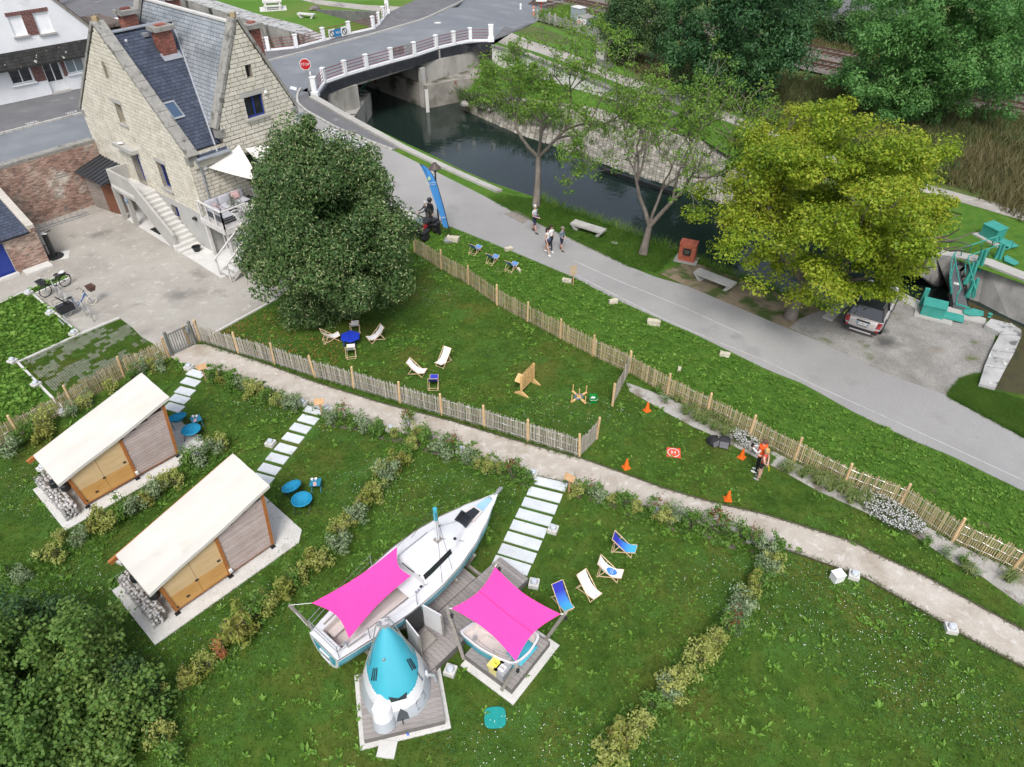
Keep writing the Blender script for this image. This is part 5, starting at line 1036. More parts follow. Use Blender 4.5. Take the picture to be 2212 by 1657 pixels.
#  timber cabins
m_tarp=M('cream_tarp',[(.53,.505,.45),(.57,.55,.505)],.8,.75,.25,2.2,spec=.2,patches=[(1.3,(.5,.475,.41),.62,.75)],dist=.05,stretch=(1,1,1))
m_pine=M('orange_pine',[(.5,.26,.075),(.6,.35,.12)],1.1,.65,coord='obj',stretch=(1,1,6),patches=(9,(.25,.11,.03),.68,.7))
m_pinep=M('pale_pine',[(.58,.4,.2),(.66,.48,.27)],1.1,.65,coord='obj',stretch=(1,1,6),patches=(9,(.3,.16,.06),.68,.7))
m_clad=M('grey_pink_cladding',[(.42,.33,.3),(.52,.44,.41)],2,.8,coord='obj',isl=.09,patches=(7,(.2,.13,.1),.68,.71))
m_frame=M('stained_frame',[(.3,.11,.03),(.4,.16,.05)],3,.6,coord='obj')
def cabin(loc,lab):
 rt=T('timber_cabin',lab,'cabin',loc,R(48));Lx=3.62;D_=2.05
 zl,zm,zr=1.66,2.12,2.62;bx=lambda z,x:x
 part(rt,'slab',B().prism([(-.35,-.5),(4.35,-.5),(4.75,-.1),(4.75,D_+.4),(-1.0,D_+.4),(-1.0,-.5)],-.03,.05),m_concl)
 lx=lambda x,z:x+(x/Lx-.5)*.16*z
 for x,zt in((.0,zl),(1.9,zm),(3.55,zr)):
  for y in(0,D_):
   part(rt,'corner_post',B().slab([(lx(x,.2),y-.05,.22),(lx(x,.2)+.11,y-.05,.22),(lx(x,zt)+.11,y-.05,zt),(lx(x,zt),y-.05,zt)],(0,.11,0)),m_frame)
   f=part(rt,'foot',B().tube([(lx(x,.2)+.05,y,.05),(lx(x,.2)+.05,y,.24)],.028,8).box((lx(x,.2)+.05,y,.06),(.17,.15,.015)),m_dkmetal)
 top=lambda x:zl+(zr-zl)*x/Lx
 x0,x1,xm=lx(0,.9)+.1,1.9,1.9
 def quad(xa,xb,za,zb,y,th,mat,nm,ta=None,tb=None):return part(rt,nm,B().slab([(lx(xa,za),y,za),(lx(xb,za),y,za),(lx(xb,zb if tb is None else tb),y,zb if tb is None else tb),(lx(xa,zb if ta is None else ta),y,zb if ta is None else ta)],(0,th,0)),mat)
 for xa,xb,nm in((.1,.995,'shutter_panel'),(1.005,1.9,'shutter_panel')):
  quad(xa,xb,.24,.92,-.01,.04,m_pine,nm);quad(xa,xb,.925,1.5,-.01,.04,m_pinep,nm,top(xa)-.02,top(xb)-.02)
 zz=.24;k=0
 while zz<2.5:
  xa=2.0;z2=zz+.102
  if zz<top(3.5)-.1:
   xs_=max(2.0,(z2-zl)/(zr-zl)*Lx+.02)if z2>top(2.0)else 2.0
   if xs_<3.45:quad(xs_,3.55,zz,z2,-.015-.003*(k%2),.045,m_clad,'cladding_board')
  zz+=.124;k+=1
 for xa in(-.02,lx(3.6,1)):pass
 part(rt,'end_wall',B().slab([(lx(3.58,.24),0,.24),(lx(3.58,.24),D_,.24),(lx(3.58,zr),D_,zr),(lx(3.58,zr),0,zr)],(-.05,0,0)),m_clad);part(rt,'end_wall',B().slab([(lx(.03,.24),0,.24),(lx(.03,.24),D_,.24),(lx(.03,zl),D_,zl),(lx(.03,zl),0,zl)],(.05,0,0)),m_pine)
 part(rt,'back_wall',B().slab([(lx(0,.24),D_,.24),(lx(3.6,.24),D_,.24),(lx(3.6,zr),D_,zr),(lx(0,zl),D_,zl)],(0,-.05,0)),m_pine);part(rt,'floor',B().box((1.8,D_/2,.22),(3.5,D_,.08)),m_frame)
 for x,z in((.55,.5),(.12,.34),(.98,.92),(1.78,1.1)):part(rt,'hinge',B().box((lx(x,z),-.02,z),(.1,.03,.06)),m_dkmetal)
 part(rt,'socket',B().box((1.99,-.1,.42),(.1,.09,.12)),m_sign)
 rx0,rx1=-.45,4.1;ry0,ry1=-.14,2.12
 def roof(u,v):x=rx0+(rx1-rx0)*u;y=ry0+(ry1-ry0)*v;return(x,y,top(x)+.16+(.03*abs(math.cos(v*math.pi*2.5)))+.012*math.sin(u*7+v*3)+.012*math.sin(9*u+5*v))
 b=B().grid(roof,20,24);b.grid(lambda u,v:(lambda q:(q[0],q[1],q[2]-.07))(roof(1-u,v)),20,24)
 for uu in(0,1):b.grid(lambda u,v:(lambda q:(q[0],q[1],q[2]-.12*v))(roof(uu,u if uu else 1-u)),24,1)
 for vv in(0,1):b.grid(lambda u,v:(lambda q:(q[0],q[1],q[2]-.12*v))(roof(u if not vv else 1-u,vv)),20,1)
 part(rt,'roof_tarpaulin',b,m_tarp,True);part(rt,'roof_beam',B().bar((-.7,D_+.12,top(-.7)+.0),(4.0,D_+.12,top(4.0)+.0),.1,.16),m_frame)
 return rt
CB1,CB2=g(189,1098),g(*(1530/3.996,1242.1+345/3.996))
c1_=cabin(CB1,'upper timber cabin with sloping cream tarpaulin roof, next to the left fence');c1_['group']='timber cabins'
copy(c1_,CB2,R(48),'lower timber cabin with sloping cream tarpaulin roof, nearest the sailing boat')
m_cage=P('gabion_wire',(.3,.3,.3),.4,.5);m_cob=M('gabion_stone',[(.33,.32,.31),(.5,.49,.48)],3,.85,isl=.28)
def gabion(pa,pb_,lab):
 a,c_=g(*pa),g(*pb_);L=(c_-a).length;rt=T('gabion',lab,'gabion',a,math.atan2((c_-a).y,(c_-a).x),'gabions behind the cabins');w,h=.5,.62;r=random.Random(len(lab))
 part(rt,'core',B().box((L/2,w/2,h/2-.03),(L-.1,w-.1,h-.12)),m_soil);st=[]
 for k in range(5):
  bm=bmesh.new();bmesh.ops.create_icosphere(bm,subdivisions=1,radius=.075)
  for v in bm.verts:v.co*=r.uniform(.78,1.2)
  me=bpy.data.meshes.new('cobble');bm.to_mesh(me);bm.free();me.materials.append(m_cob);st.append(me)
 nx,ny,nz=int(L/.115),4,5
 for i in range(nx):
  for j in range(ny):
   for k in range(nz):
    if 0<j<ny-1 and 0<i<nx-1 and k<nz-1:continue
    if k<nz-1 and j==ny-1 and i%2:continue
    link('cobble',st[r.randrange(5)],rt,((i+.5)*L/nx+r.uniform(-.04,.04),(j+.5)*w/ny+r.uniform(-.035,.035),.06+k*h/nz*.98+r.uniform(-.03,.03)),(r.random()*6,r.random()*6,r.random()*6),(1,r.uniform(.7,1.15),r.uniform(.7,1)))
 b=B()
 for z in(0.02,h):
  for y in(0,w):b.tube([(0,y,z),(L,y,z)],.008,4)
  for x in(0,L):b.tube([(x,0,z),(x,w,z)],.008,4)
 for x in(0,L/2,L):
  for y in(0,w):b.tube([(x,y,0),(x,y,h)],.007,4)
 for k in range(1,int(L/.2)):b.tube([(k*.2,0,h),(k*.2,w,h)],.004,3)
 part(rt,'cage',b,m_cage)
ua_=lambda b_,dx,dy:b_+Vector((math.cos(R(48)),math.sin(R(48)),0))*dx+Vector((-math.sin(R(48)),math.cos(R(48)),0))*dy
def gab2(pq,lab):gabion(pq[0],pq[1],lab)
gab2(((86,1056),(147,1129)),'stone filled gabion behind the upper cabin');gab2(((263,1269),(335,1361)),'stone filled gabion behind the lower cabin')
for(p,z,lab)in(((118,1044),1.0,'black water can hanging behind the upper cabin, left one'),((141,1051),.9,'black water can hanging behind the upper cabin, right one'),((293,1247),1.0,'black water can hanging behind the lower cabin, left one'),((333,1284),.9,'black water can hanging behind the lower cabin, right one')):
 rt=T('water_can',lab,'water can',g(*p,z),.8,'black cans at the cabin ends');part(rt,'body',B().lathe([(.0,-.14),(.13,-.14),(.15,-.1),(.15,.1),(.12,.14),(0,.14)],14,sx=1.15),m_black);part(rt,'cap',B().lathe([(.05,.14),(.05,.18),(0,.18)],8),m_black);part(rt,'cord',B().tube([(0,0,.16),(0,0,.65)],.008,4),m_black)
#  deckchairs
m_chw=M('deckchair_beech',[(.6,.42,.24),(.72,.55,.36)],5,.6,coord='obj')
def fabric(name,kind):
 if name in MATS:return MATS[name]
 m=bpy.data.materials.new(name);m.use_nodes=True;n=m.node_tree.nodes;l=m.node_tree.links;b=n['Principled BSDF'];b.inputs['Roughness'].default_value=.85
 tc=n.new('ShaderNodeTexCoord');sp=n.new('ShaderNodeSeparateXYZ');l.new(tc.outputs['UV'],sp.inputs[0])
 if kind=='grad':
  cr=n.new('ShaderNodeValToRGB');e=cr.color_ramp.elements;e[0].position=.1;e[0].color=(.06,.42,.62,1);e[1].position=.75;e[1].color=(.025,.03,.38,1);q=e.new(.4);q.color=(.04,.2,.6,1)
  l.new(sp.outputs['Y'],cr.inputs[0]);l.new(cr.outputs[0],b.inputs['Base Color'])
 else:
  vo=n.new('ShaderNodeTexVoronoi');vo.inputs['Scale'].default_value=11;l.new(tc.outputs['UV'],vo.inputs['Vector']);no=n.new('ShaderNodeTexNoise');no.inputs['Scale'].default_value=34;l.new(tc.outputs['UV'],no.inputs['Vector'])
  ad=n.new('ShaderNodeMath');ad.operation='MULTIPLY_ADD';l.new(no.outputs[0],ad.inputs[0]);ad.inputs[1].default_value=.5;l.new(vo.outputs['Distance'],ad.inputs[2])
  cr=n.new('ShaderNodeValToRGB');e=cr.color_ramp.elements;e[0].position=.38;e[0].color=(.1,.15,.36,1);e[1].position=.47;e[1].color=(.76,.76,.77,1)
  l.new(ad.outputs[0],cr.inputs[0]);l.new(cr.outputs[0],b.inputs['Base Color'])
 MATS[name]=m;return m
f_grad=fabric('blue_gradient_canvas','grad');f_floral=fabric('white_floral_canvas','flor');f_white=P('white_canvas',(.76,.76,.77),.9);f_sky=P('sky_blue_canvas',(.1,.24,.52),.9);f_dkb=P('deep_blue_canvas',(.03,.04,.4),.9)
def deckchair(lab,p,az,fab,disc=False,grp='deckchairs'):
 rt=T('deckchair',lab,'deckchair',p,az,grp);rt.scale=(.73,)*3;w=.29
 for s_ in(-1,1):
  x=s_*w;part(rt,'back_rail',B().bar((x,.47,.02),(x,-.55,.98),.024,.045),m_chw);x2=s_*(w-.035);part(rt,'seat_rail',B().bar((x2,.6,.40),(x2,-.52,.03),.024,.045),m_chw)
  x3=s_*(w+.03);part(rt,'prop',B().bar((x3,-.16,.62),(x3,-.5,.05),.02,.04),m_chw)
 for y,z,ww in((-.55,.98,w),(.6,.40,w-.03),(.45,.05,w),(-.52,.04,w),(-.44,.14,w+.02)):part(rt,'crossbar',B().tube([(-ww,y,z),(ww,y,z)],.016,6),m_chw)
 n=12;b=B();C=[Vector((0,-.55,.99)),Vector((0,-.28,.38)),Vector((0,.12,.18)),Vector((0,.6,.41))]
 def bz(t):a=1-t;return C[0]*a**3+C[1]*3*a*a*t+C[2]*3*a*t*t+C[3]*t**3
 b.grid(lambda u,v:bz(v)+Vector(((u-.5)*.5,0,.006)),4,n);b.grid(lambda u,v:bz(v)+Vector(((.5-u)*.5,0,-.004)),4,n);o=part(rt,'canvas',b,fab,True);me=o.data;uv=me.uv_layers.new()
 for lp in me.loops:
  vi=lp.vertex_index%(5*(n+1));uv.data[lp.index].uv=(vi%5/4*.5,1-vi//5/n)
 if disc:
  b=B();ds=[(0.19*math.cos(R(20*k)),.62+.2*math.sin(R(20*k)))for k in range(18)];P3=lambda x,t:bz(t)+Vector((x,0,.014))
  b.add([P3(x,t)for x,t in ds]+[P3(0,.62)],[(k,(k+1)%18,18)for k in range(18)]);part(rt,'printed_disc',b,P('print_blue',(.05,.22,.6),.8))
  a=bz(.62)+Vector((0,0,.03));tx=bz(.55)-bz(.7);text(rt,'lettering','Faites\nune pause',.085,m_sign,a,(1,0,0),tx.normalized(),.001)
 return rt
AH=lambda a,b_:math.atan2(-(g(*b_)-g(*a)).x,(g(*b_)-g(*a)).y)
CH=[((1024,545),(1036,552+6),'sky','leftmost sky blue deckchair on the verge by the flag',1.15),((1062,566),(1072,570),'sky','middle sky blue deckchair on the verge by the flag',1.15),((1104,583),(1115,588),'sky','rightmost sky blue deckchair on the verge by the flag',1.15)]
dc=deckchair
va_=AH((1024,545),(1060,525))
for p,lab in(((1027,546),'leftmost sky blue deckchair on the verge by the flag'),((1064,567),'middle sky blue deckchair on the verge by the flag'),((1105,583),'rightmost sky blue deckchair on the verge by the flag')):dc(lab,g(*p),va_+.12,f_sky)
dc('white patterned deckchair under the lime tree edge, behind the blue table',g(768,714),AH((768,714),(768,690)),f_floral)
dc('white deckchair half hidden by the lime tree, left of the blue table',g(715,736),AH((715,736),(745,728)),f_white)
dc('white patterned deckchair facing the blue table from the right',g(813,735),AH((822,731),(794,741)),f_floral)
dc('white deckchair with blue wave print in front of the blue table',g(759,766),AH((757,776),(757,745)),f_white)
dc('white patterned deckchair standing right of the blue chair on the lawn',g(958,786),AH((966,772),(944,793)),f_floral)
dc('white patterned deckchair left of the blue chair on the lawn',g(901,808),AH((890,806),(918,812)),f_floral)
dc('deep blue deckchair between the two white ones on the lawn',g(937,833),AH((935,842),(938,815)),f_dkb)
dc('blue gradient deckchair farthest from the pink shade',g(1345,1190),AH((1325,1183),(1368,1195)),f_grad)
dc('white deckchair with a blue printed disc and lettering',g(1315,1243),AH((1295,1235),(1338,1248)),f_white,True)
dc('white patterned deckchair between the disc one and the blue one',g(1270,1280),AH((1255,1262),(1288,1295)),f_floral)
dc('blue gradient deckchair nearest the pink shade corner',g(1214,1305),AH((1205,1285),(1226,1318)),f_grad)
m_btab=P('bright_blue_plastic',(.02,.05,.5),.4)
rt=T('garden_table','bright blue low table among the deckchairs','table',g(759,742),.5);part(rt,'table_top',B().prism([(.5*math.cos(R(60*k+10)),.5*math.sin(R(60*k+10)))for k in range(6)],.4,.43),m_btab)
for k in range(4):part(rt,'leg',B().tube([(.4*math.cos(R(90*k+10)),.4*math.sin(R(90*k+10)),0),(.36*math.cos(R(90*k+10)),.36*math.sin(R(90*k+10)),.4)],.02,6),m_btab)
m_teal=M('petrol_blue_quilt',[(.012,.2,.36),(.02,.29,.48)],6,.8,.6,14,coord='obj')
def moonchair(lab,p,az,tilt=.55):
 rt=T('moon_chair',lab,'chair',p,az,'round folding chairs');rr=.36;c=Vector((0,0,.46));Mx=Matrix.Rotation(tilt,3,'X');b=B()
 def f(u,v):
  a=2*math.pi*u;q=v*rr;z=-.2*(1-(v)**2)+.012*math.cos(8*a)*math.sin(math.pi*v);return c+Mx@Vector((q*math.cos(a),q*math.sin(a),z))
 b.grid(f,24,6);b.grid(lambda u,v:f(1-u,v)-Vector((0,0,.03)),24,6);part(rt,'cushion',b,m_teal,True)
 part(rt,'rim',B().tube([c+Mx@Vector((rr*math.cos(R(15*k)),rr*math.sin(R(15*k)),0))for k in range(24)],.03,6,close=True),m_teal)
 for s_ in(-1,1):
  part(rt,'leg',B().tube([(s_*.28,.32,.02),(s_*.3,-.3,.5)],.014,6),m_dkmetal);part(rt,'leg',B().tube([(s_*.28,-.32,.02),(s_*.3,.25,.45)],.014,6),m_dkmetal)
 for y in(-.32,.32):part(rt,'foot_bar',B().tube([(-.28,y,.02),(.28,y,.02)],.014,6),m_dkmetal)
 return rt
moonchair('petrol blue round chair at the upper cabin, left of the tray table',g(389,918),AH((389,918),(402,930))-.2,.3)
moonchair('petrol blue round chair at the upper cabin, below the tray table',g(419,945),AH((419,943),(425,930)),-.05)
moonchair('petrol blue round chair at the lower cabin, nearest the stepping stones',g(634,1068),AH((634,1068),(648,1078)),.35)
moonchair('petrol blue round chair at the lower cabin, with crossed legs showing',g(656,1096),AH((656,1096),(660,1082)),-.02)
def sidetable(lab,p,az):
 rt=T('tray_table',lab,'table',p,az);mt=P('teal_table',(.02,.2,.32),.5);part(rt,'table_top',B().box((0,0,.42),(.4,.4,.025)),mt)
 for s_ in(-1,1):
  part(rt,'leg',B().bar((s_*.17,-.17,.02),(s_*.17,.17,.41),.02),mt);part(rt,'leg',B().bar((s_*.17,.17,.02),(s_*.17,-.17,.41),.02),mt)
 return p
for lab,px_,az in(('upper',(429,921),.6),('lower',(685,1058),.05)):
 p=sidetable('teal folding tray table beside the round chairs at the %s cabin'%lab,g(*px_),az)
 for k,(x,y)in enumerate(((-.12,.1),(.02,.12))):
  b=B().lathe([(.0,0),(.04,0),(.055,.07),(.05,.07),(.0,.02)],12);tag(link('cup',b.mesh('cup',m_sign),loc=p+Vector((x-.02,y,.433))),('white cup at the edge of the %s cabin table'%lab,'white cup in the middle of the %s cabin table'%lab)[k],'cup')
 b=B().box((0,0,.004),(.12,.2,.008),.3);tag(link('booklet',b.mesh('booklet',[m_pinkc]),loc=p+Vector((0,-.1,.433))),'printed booklet on the %s cabin table'%lab,'booklet')
#  games on the lawn
a,c_=g(1128,851),g(1149,829);d=(c_-a).normalized();rt=T('four_in_a_row','giant wooden four in a row frame on feet','game',(a+c_)/2,math.atan2(d.y,d.x));Lb=.98
m_game=M('varnished_birch',[(.6,.36,.14),(.7,.46,.22)],4,.5,coord='obj')
hol=[(-Lb/2+.08+k*.128,-Lb/2+.18+k*.128,.34+j*.125,.42+j*.125)for k in range(7)for j in range(6)]
b=B()
for q in cells([(-Lb/2,.28),(Lb/2,.28),(Lb/2,1.08),(-Lb/2,1.08)],hol):
 for y in(-.045,.03):b.slab([(p[0],y,p[1])for p in q],(0,.015,0))
part(rt,'grid',b,m_game)
for s_ in(-1,1):
 part(rt,'upright',B().box((s_*(Lb/2+.03),0,.55),(.05,.1,1.1)),m_game);part(rt,'foot',B().slab([(s_*Lb/2,-.38,.0),(s_*Lb/2,.38,0),(s_*Lb/2,.3,.07),(s_*Lb/2,.05,.22),(s_*Lb/2,-.05,.22),(s_*Lb/2,-.3,.07)],(s_*.05,0,0)),m_game)
part(rt,'token_box',B().slab([(-.42,.1,.55),(-.1,.1,.55),(-.1,.1,.8)],(0,.32,0)),m_game)
rt=T('ring_toss','wooden ring toss cross with five pegs on the grass','game',g(1250,859),.12)
for k in range(2):part(rt,'arm',B().box((0,0,.03+.002*k),(1.0,.09,.05),R(35+80*k)),m_game)
for k in range(4):a=R(35+(0,80,180,260)[k]);part(rt,'peg',B().tube([(.46*math.cos(a),.46*math.sin(a),.05),(.46*math.cos(a),.46*math.sin(a),.42)],.025,7),m_game)
part(rt,'peg',B().tube([(0,0,.05),(0,0,.5)],.027,7),m_game)
b=B()
for k in range(3):b.tube([(-.05+.17*math.cos(R(20*j))+.03*k,-.02+.17*math.sin(R(20*j)),.07+.02*k)for j in range(18)],.011,4,close=True)
tag(part(None,'throwing_rings',b,P('rope_blue',(.15,.25,.35),.8),loc=g(1250,859)),'blue rope rings lying on the ring toss','rings')
rt=T('green_bucket','square green bucket with handle beside the ring toss','bucket',g(1280,868),.1);m_gb=P('green_plastic',(.005,.24,.04),.35)
part(rt,'body',B().add([(-.13,-.11,0),(.13,-.11,0),(.13,.11,0),(-.13,.11,0),(-.17,-.15,.33),(.17,-.15,.33),(.17,.15,.33),(-.17,.15,.33),(-.14,-.12,.2),(.14,-.12,.2),(.14,.12,.2),(-.14,.12,.2)],[(0,1,5,4),(1,2,6,5),(2,3,7,6),(3,0,4,7),(4,5,9,8),(5,6,10,9),(6,7,11,10),(7,4,8,11),(8,9,10,11)]),m_gb)
part(rt,'handle',B().tube([(-.17,-.05,.3),(-.16,-.2,.26),(.16,-.2,.26),(.17,-.05,.3)],.009,5),m_sign);part(rt,'white_cloth',B().ball((0,.01,.22),.11,8,6,(1,.8,.5)),m_sign)
#  drone landing spot
m_or=P('signal_orange',(.85,.16,.02),.45)
CN=[((1397,887),'next to the fence stub'),((1352,1010),'at the sandy path edge'),((1601,988),'beside the two drone operators'),((1571,1079),'nearest the path in front of the operators')]
for i,(p,t)in enumerate(CN):
 if i==0:
  pr=rt=T('traffic_cone','orange traffic cone '+t,'traffic cone',g(*p),.5,'cones round the landing pad');part(rt,'base',B().box((0,0,.015),(.28,.28,.03)),m_or);part(rt,'cone',B().lathe([(.12,.03),(.035,.46),(.03,.46),(0,.46)],14),m_or);part(rt,'band',B().lathe([(.076,.24),(.062,.3),(.064,.3),(.078,.24)],14).lathe([(.054,.33),(.045,.37),(.047,.37),(.056,.33)],14),m_sign)
 else:copy(pr,g(*p),rng.uniform(0,1.5),'orange traffic cone '+t)
pc=g(1454,979);rt=T('landing_pad','square red drone landing mat with a white H in a ring','landing pad',pc,-.17);m_pad=P('pad_red',(.72,.08,.045),.7)
part(rt,'mat',B().box((0,0,.03),(.56,.56,.012)),m_pad);b=B()
for k in range(28):
 a0,a1=R(360/28*k),R(360/28*(k+1));b.add([(.245*math.cos(a0),.245*math.sin(a0),.039),(.245*math.cos(a1),.245*math.sin(a1),.039),(.215*math.cos(a1),.215*math.sin(a1),.039),(.215*math.cos(a0),.215*math.sin(a0),.039)],[(0,1,2,3)])
part(rt,'ring',b,m_sign);text(rt,'lettering','H',.28,m_sign,(0,0,.039),(1,0,0),(0,1,0),.001)
m_bag=M('black_nylon',[(.018,.018,.02),(.035,.036,.04)],12,.8,coord='obj')
def bag(lab,p,sz,rz,tx):
 rt=T('equipment_bag',lab,'bag',p,rz);bm=bmesh.new();bmesh.ops.create_cube(bm,size=1);bmesh.ops.bevel(bm,geom=bm.edges[:],offset=.14,segments=2,affect='EDGES')
 for v in bm.verts:v.co=Vector((v.co.x*sz[0]*(1-.12*v.co.z),v.co.y*sz[1]*(1-.1*v.co.z),(v.co.z+.5)*sz[2]))
 me=bpy.data.meshes.new('body');bm.to_mesh(me);bm.free();me.materials.append(m_bag);link('body',me,rt,(0,0,.02),(tx,0,0));part(rt,'front_pocket',B().box((0,-sz[1]*.45,sz[2]*.45),(sz[0]*.75,.06,sz[2]*.6),mat=Matrix.Rotation(tx,3,'X')),P('grey_nylon',(.12,.12,.13),.8));part(rt,'strap',B().tube([(-.2,0,sz[2]),(-.1,.05,sz[2]+.1),(.1,.05,sz[2]+.1),(.2,0,sz[2])],.018,5),m_bag);return rt
bag('grey and black camera case on the gravel bed',g(1540,960),(.42,.34,.34),.5,-.5);bag('black backpack leaning by the gravel bed edge',g(1562,964),(.46,.3,.42),-.3,-.7)
#  decks under the boats
m_deck=M('weathered_decking',[(.2,.18,.17),(.3,.275,.26),(.26,.24,.235)],2,.85,.3,20,coord='obj',isl=.12,stretch=(1,6,1))
def deckrect(lab,c,U_,L,V_,Wd,z,bw=.145,along='V',border=.22,name='timber_deck',bords=(1,1,1,1),th=.14):
 """c corner, U_ length dir, V_ width dir; boards run along V unless along='U'"""
 rt=T(name,lab,'deck',c);n=int((L if along=='V' else Wd)/bw)
 for k in range(n):
  if along=='V':q=[U_*(k*bw+.004),U_*((k+1)*bw-.004),U_*((k+1)*bw-.004)+V_*Wd,U_*(k*bw+.004)+V_*Wd]
  else:q=[V_*(k*bw+.004),V_*((k+1)*bw-.004),V_*((k+1)*bw-.004)+U_*L,V_*(k*bw+.004)+U_*L]
  p0=q[0].copy();o=part(rt,'board',B().slab([p-p0 for p in q],ZA*-.03),m_deck,loc=p0+ZA*z)
 sb=B().slab([Vector(),U_*L,U_*L+V_*Wd,V_*Wd],ZA*(z-.035));part(rt,'frame',sb,M('deck_shadow_frame',[(.12,.11,.1),(.17,.16,.15)],3))
 if border:
  e=border;b=B().slab([-U_*e*bords[0]-V_*e*bords[2],U_*(L+e*bords[1])-V_*e*bords[2],U_*(L+e*bords[1])+V_*(Wd+e*bords[3]),-U_*e*bords[0]+V_*(Wd+e*bords[3])],ZA*.05);part(rt,'concrete_border',b,m_concl)
 return rt
ZD=.34
wA=g(1079.6,1203,ZD);wB=g(1140.6,1249,ZD);V_=(wB-wA);Ww=V_.length;V_.normalize();U_=Vector((V_.y,-V_.x,0));U_=U_ if U_.y<0 else-U_
wA0=Vector((wA.x,wA.y,0));Lw=(g(912,1428,ZD)-g(1110,1226,ZD)).length
deckrect('long weathered boardwalk between sailing boat and pink shade',wA0,U_,Lw+.3,V_,Ww,ZD,border=0)
deckrect('weathered deck strip partly under the sailing boat hull',wA0+U_*1.15-V_*1.25,U_,Lw-1.6,V_,1.22,ZD-.004,border=0)
sA=g(1003.6,1414,ZD);sC=g(1105,1489,ZD);sD=g(1192,1388,ZD)
SV=(sC-sA);SW=SV.length;SV.normalize();SU=Vector((-SV.y,SV.x,0));SU=SU if SU.y>0 else-SU;SL=(sD-sC).dot(SU)
deckrect('square weathered deck under the small boat with concrete border',Vector((sA.x,sA.y,0)),SU,SL,SV,SW,ZD-.01,bords=(1,1,0,1))
kA,kB,kC=g(770,1492,.3),g(785.5,1597.5,.3),g(953,1557,.3)
KU=(kC-kB);KL=KU.length;KU.normalize();KV=Vector((-KU.y,KU.x,0));KW=(kA-kB).dot(KV)
deckrect('weathered deck under the blue cone hut with concrete border',Vector((kB.x,kB.y,0)),KU,KL+.1,KV,KW+.5,.28,along='U',border=.14)
#  sailing boat
m_gel=M('white_gelcoat',[(.58,.585,.6),(.64,.645,.655)],1.2,.3,spec=.5,coord='obj',fine=(3,.03));m_cyan=M('turquoise_hull',[(.045,.33,.43),(.06,.38,.48)],1.0,.22,spec=.5,coord='obj');m_ltb=P('pale_blue_nonslip',(.3,.5,.64),.6)
m_cock=P('beige_cockpit',(.62,.56,.53),.5);m_cyl=P('white_stripe',(.7,.74,.76),.3);m_teak=M('grey_teak',[(.22,.2,.18),(.33,.3,.27)],6,.8,coord='obj')
BAZ=49.5;bow=g(1076,1063,1.95);ster=(g(*(((1140+265/1.2522)/1.8525),(1940+885/1.2522)/1.8525),1.65)+g(*(((1140+122/1.2522)/1.8525),(1940+745/1.2522)/1.8525),1.65))/2
bd=Vector((bow.x-ster.x,bow.y-ster.y,0));LB=bd.length;bd.normalize()
boat=rt=T('sailing_boat','white and turquoise sailing boat standing on land under a pink shade','sailing boat',(ster.x,ster.y,0),math.atan2(bd.y,bd.x))
HW=[(0,.66),(.08,.78),(.2,.96),(.34,1.1),(.48,1.13),(.6,1.05),(.72,.86),(.84,.55),(.93,.25),(1,.02)]
def hw(t):
 for(a,x),(b_,y)in zip(HW,HW[1:]):
  if t<=b_:k=(t-a)/(b_-a);k=k*k*(3-2*k)*.35+k*.65;return x+(y-x)*k
 return .02
def shr(t):return 1.62+.12*(1-t)*0+.33*t*t+.04*(1-t)**2
def keelz(t):return .78-.32*math.sin(math.pi*min(1,t*1.05))**.8+(1.05*max(0,t-.82)/.18 if t>.82 else 0)
def hull(t,s,side):
 z0,z1=keelz(t),shr(t);w=hw(t);x=t*LB-(1-s)*.30*max(0,(t-.86)/.14)*0
 if t>.9:x-=(1-s)*(t-.9)*4.2
 return(x,side*w*(math.sin(s*math.pi/2)**.62),z0+(z1-z0)*(s**1.25))
b=B();NT,NS_=40,16
for side in(-1,1):
 for j in range(NS_):
  s_=(j+.5)/NS_;z_mid=hull(.5,s_,1)[2]
  b.mi=0
  if .56<s_<.93:b.mi=1
  if .72<s_<.755:b.mi=2
  if .81<s_<.83:b.mi=2
  s0__,s1__=j/NS_,(j+1)/NS_
  f=(lambda u,v:hull(u,s0__+(s1__-s0__)*v,side))if side>0 else(lambda u,v:hull(1-u,s0__+(s1__-s0__)*v,side))
  b.grid(f,NT,1)
part(rt,'hull',b,[m_gel,m_cyan,m_cyl],True)
for s0_,s1_ in((.735,.75),(.835,.85)):
 b=B();b.grid(lambda u,v:(lambda q:(q[0],q[1]-.004,q[2]))(hull(.03+.9*u,s0_+(s1_-s0_)*v,-1)),40,1);part(rt,'stripe',b,m_cyl)
b=B();b.mi=0
def trans(u,v):
 s_=max(.0,v);y=hull(0,s_,1);return(y[0]-.002,(2*u-1)*y[1],y[2])
b.grid(lambda u,v:trans(1-u,v),10,10);b.m=[1 if(k//10)in(4,5,6,7,8)and 1<=k%10<=8 else 0 for k in range(100)]
part(rt,'transom',b,[m_gel,m_cyan])
b=B();n=8;b.tube([(-.02,.36*math.cos(a)*.8-.0,1.22+.19*math.sin(a))for a in[R(45+90*k)for k in range(4)]],.03,6,close=True);hq=part(rt,'transom_hatch',b,m_gel);part(hq,'pane',B().slab([(-.005,-.2,1.09),(-.005,.2,1.09),(-.005,.2,1.36),(-.005,-.2,1.36)],(-.02,0,0)),m_glass)
def deckz(t,y):return shr(t)+.05*(1-(y/max(hw(t),.02))**2)
def top_(t,q):
 y=q*hw(t)*.985;z=deckz(t,y);x=t*LB
 k=1-abs(q);tr=0
 if .44<t<.80:
  e=min(1,(t-.44)/.015)*min(1,(.80-t)/.14);we=.62*(1 if t<.66 else 1-(t-.66)/.2);edge=min(1,max(0,(we-abs(q))/.14));tr=.30*e**.7*edge
 return(x,y,z+tr)
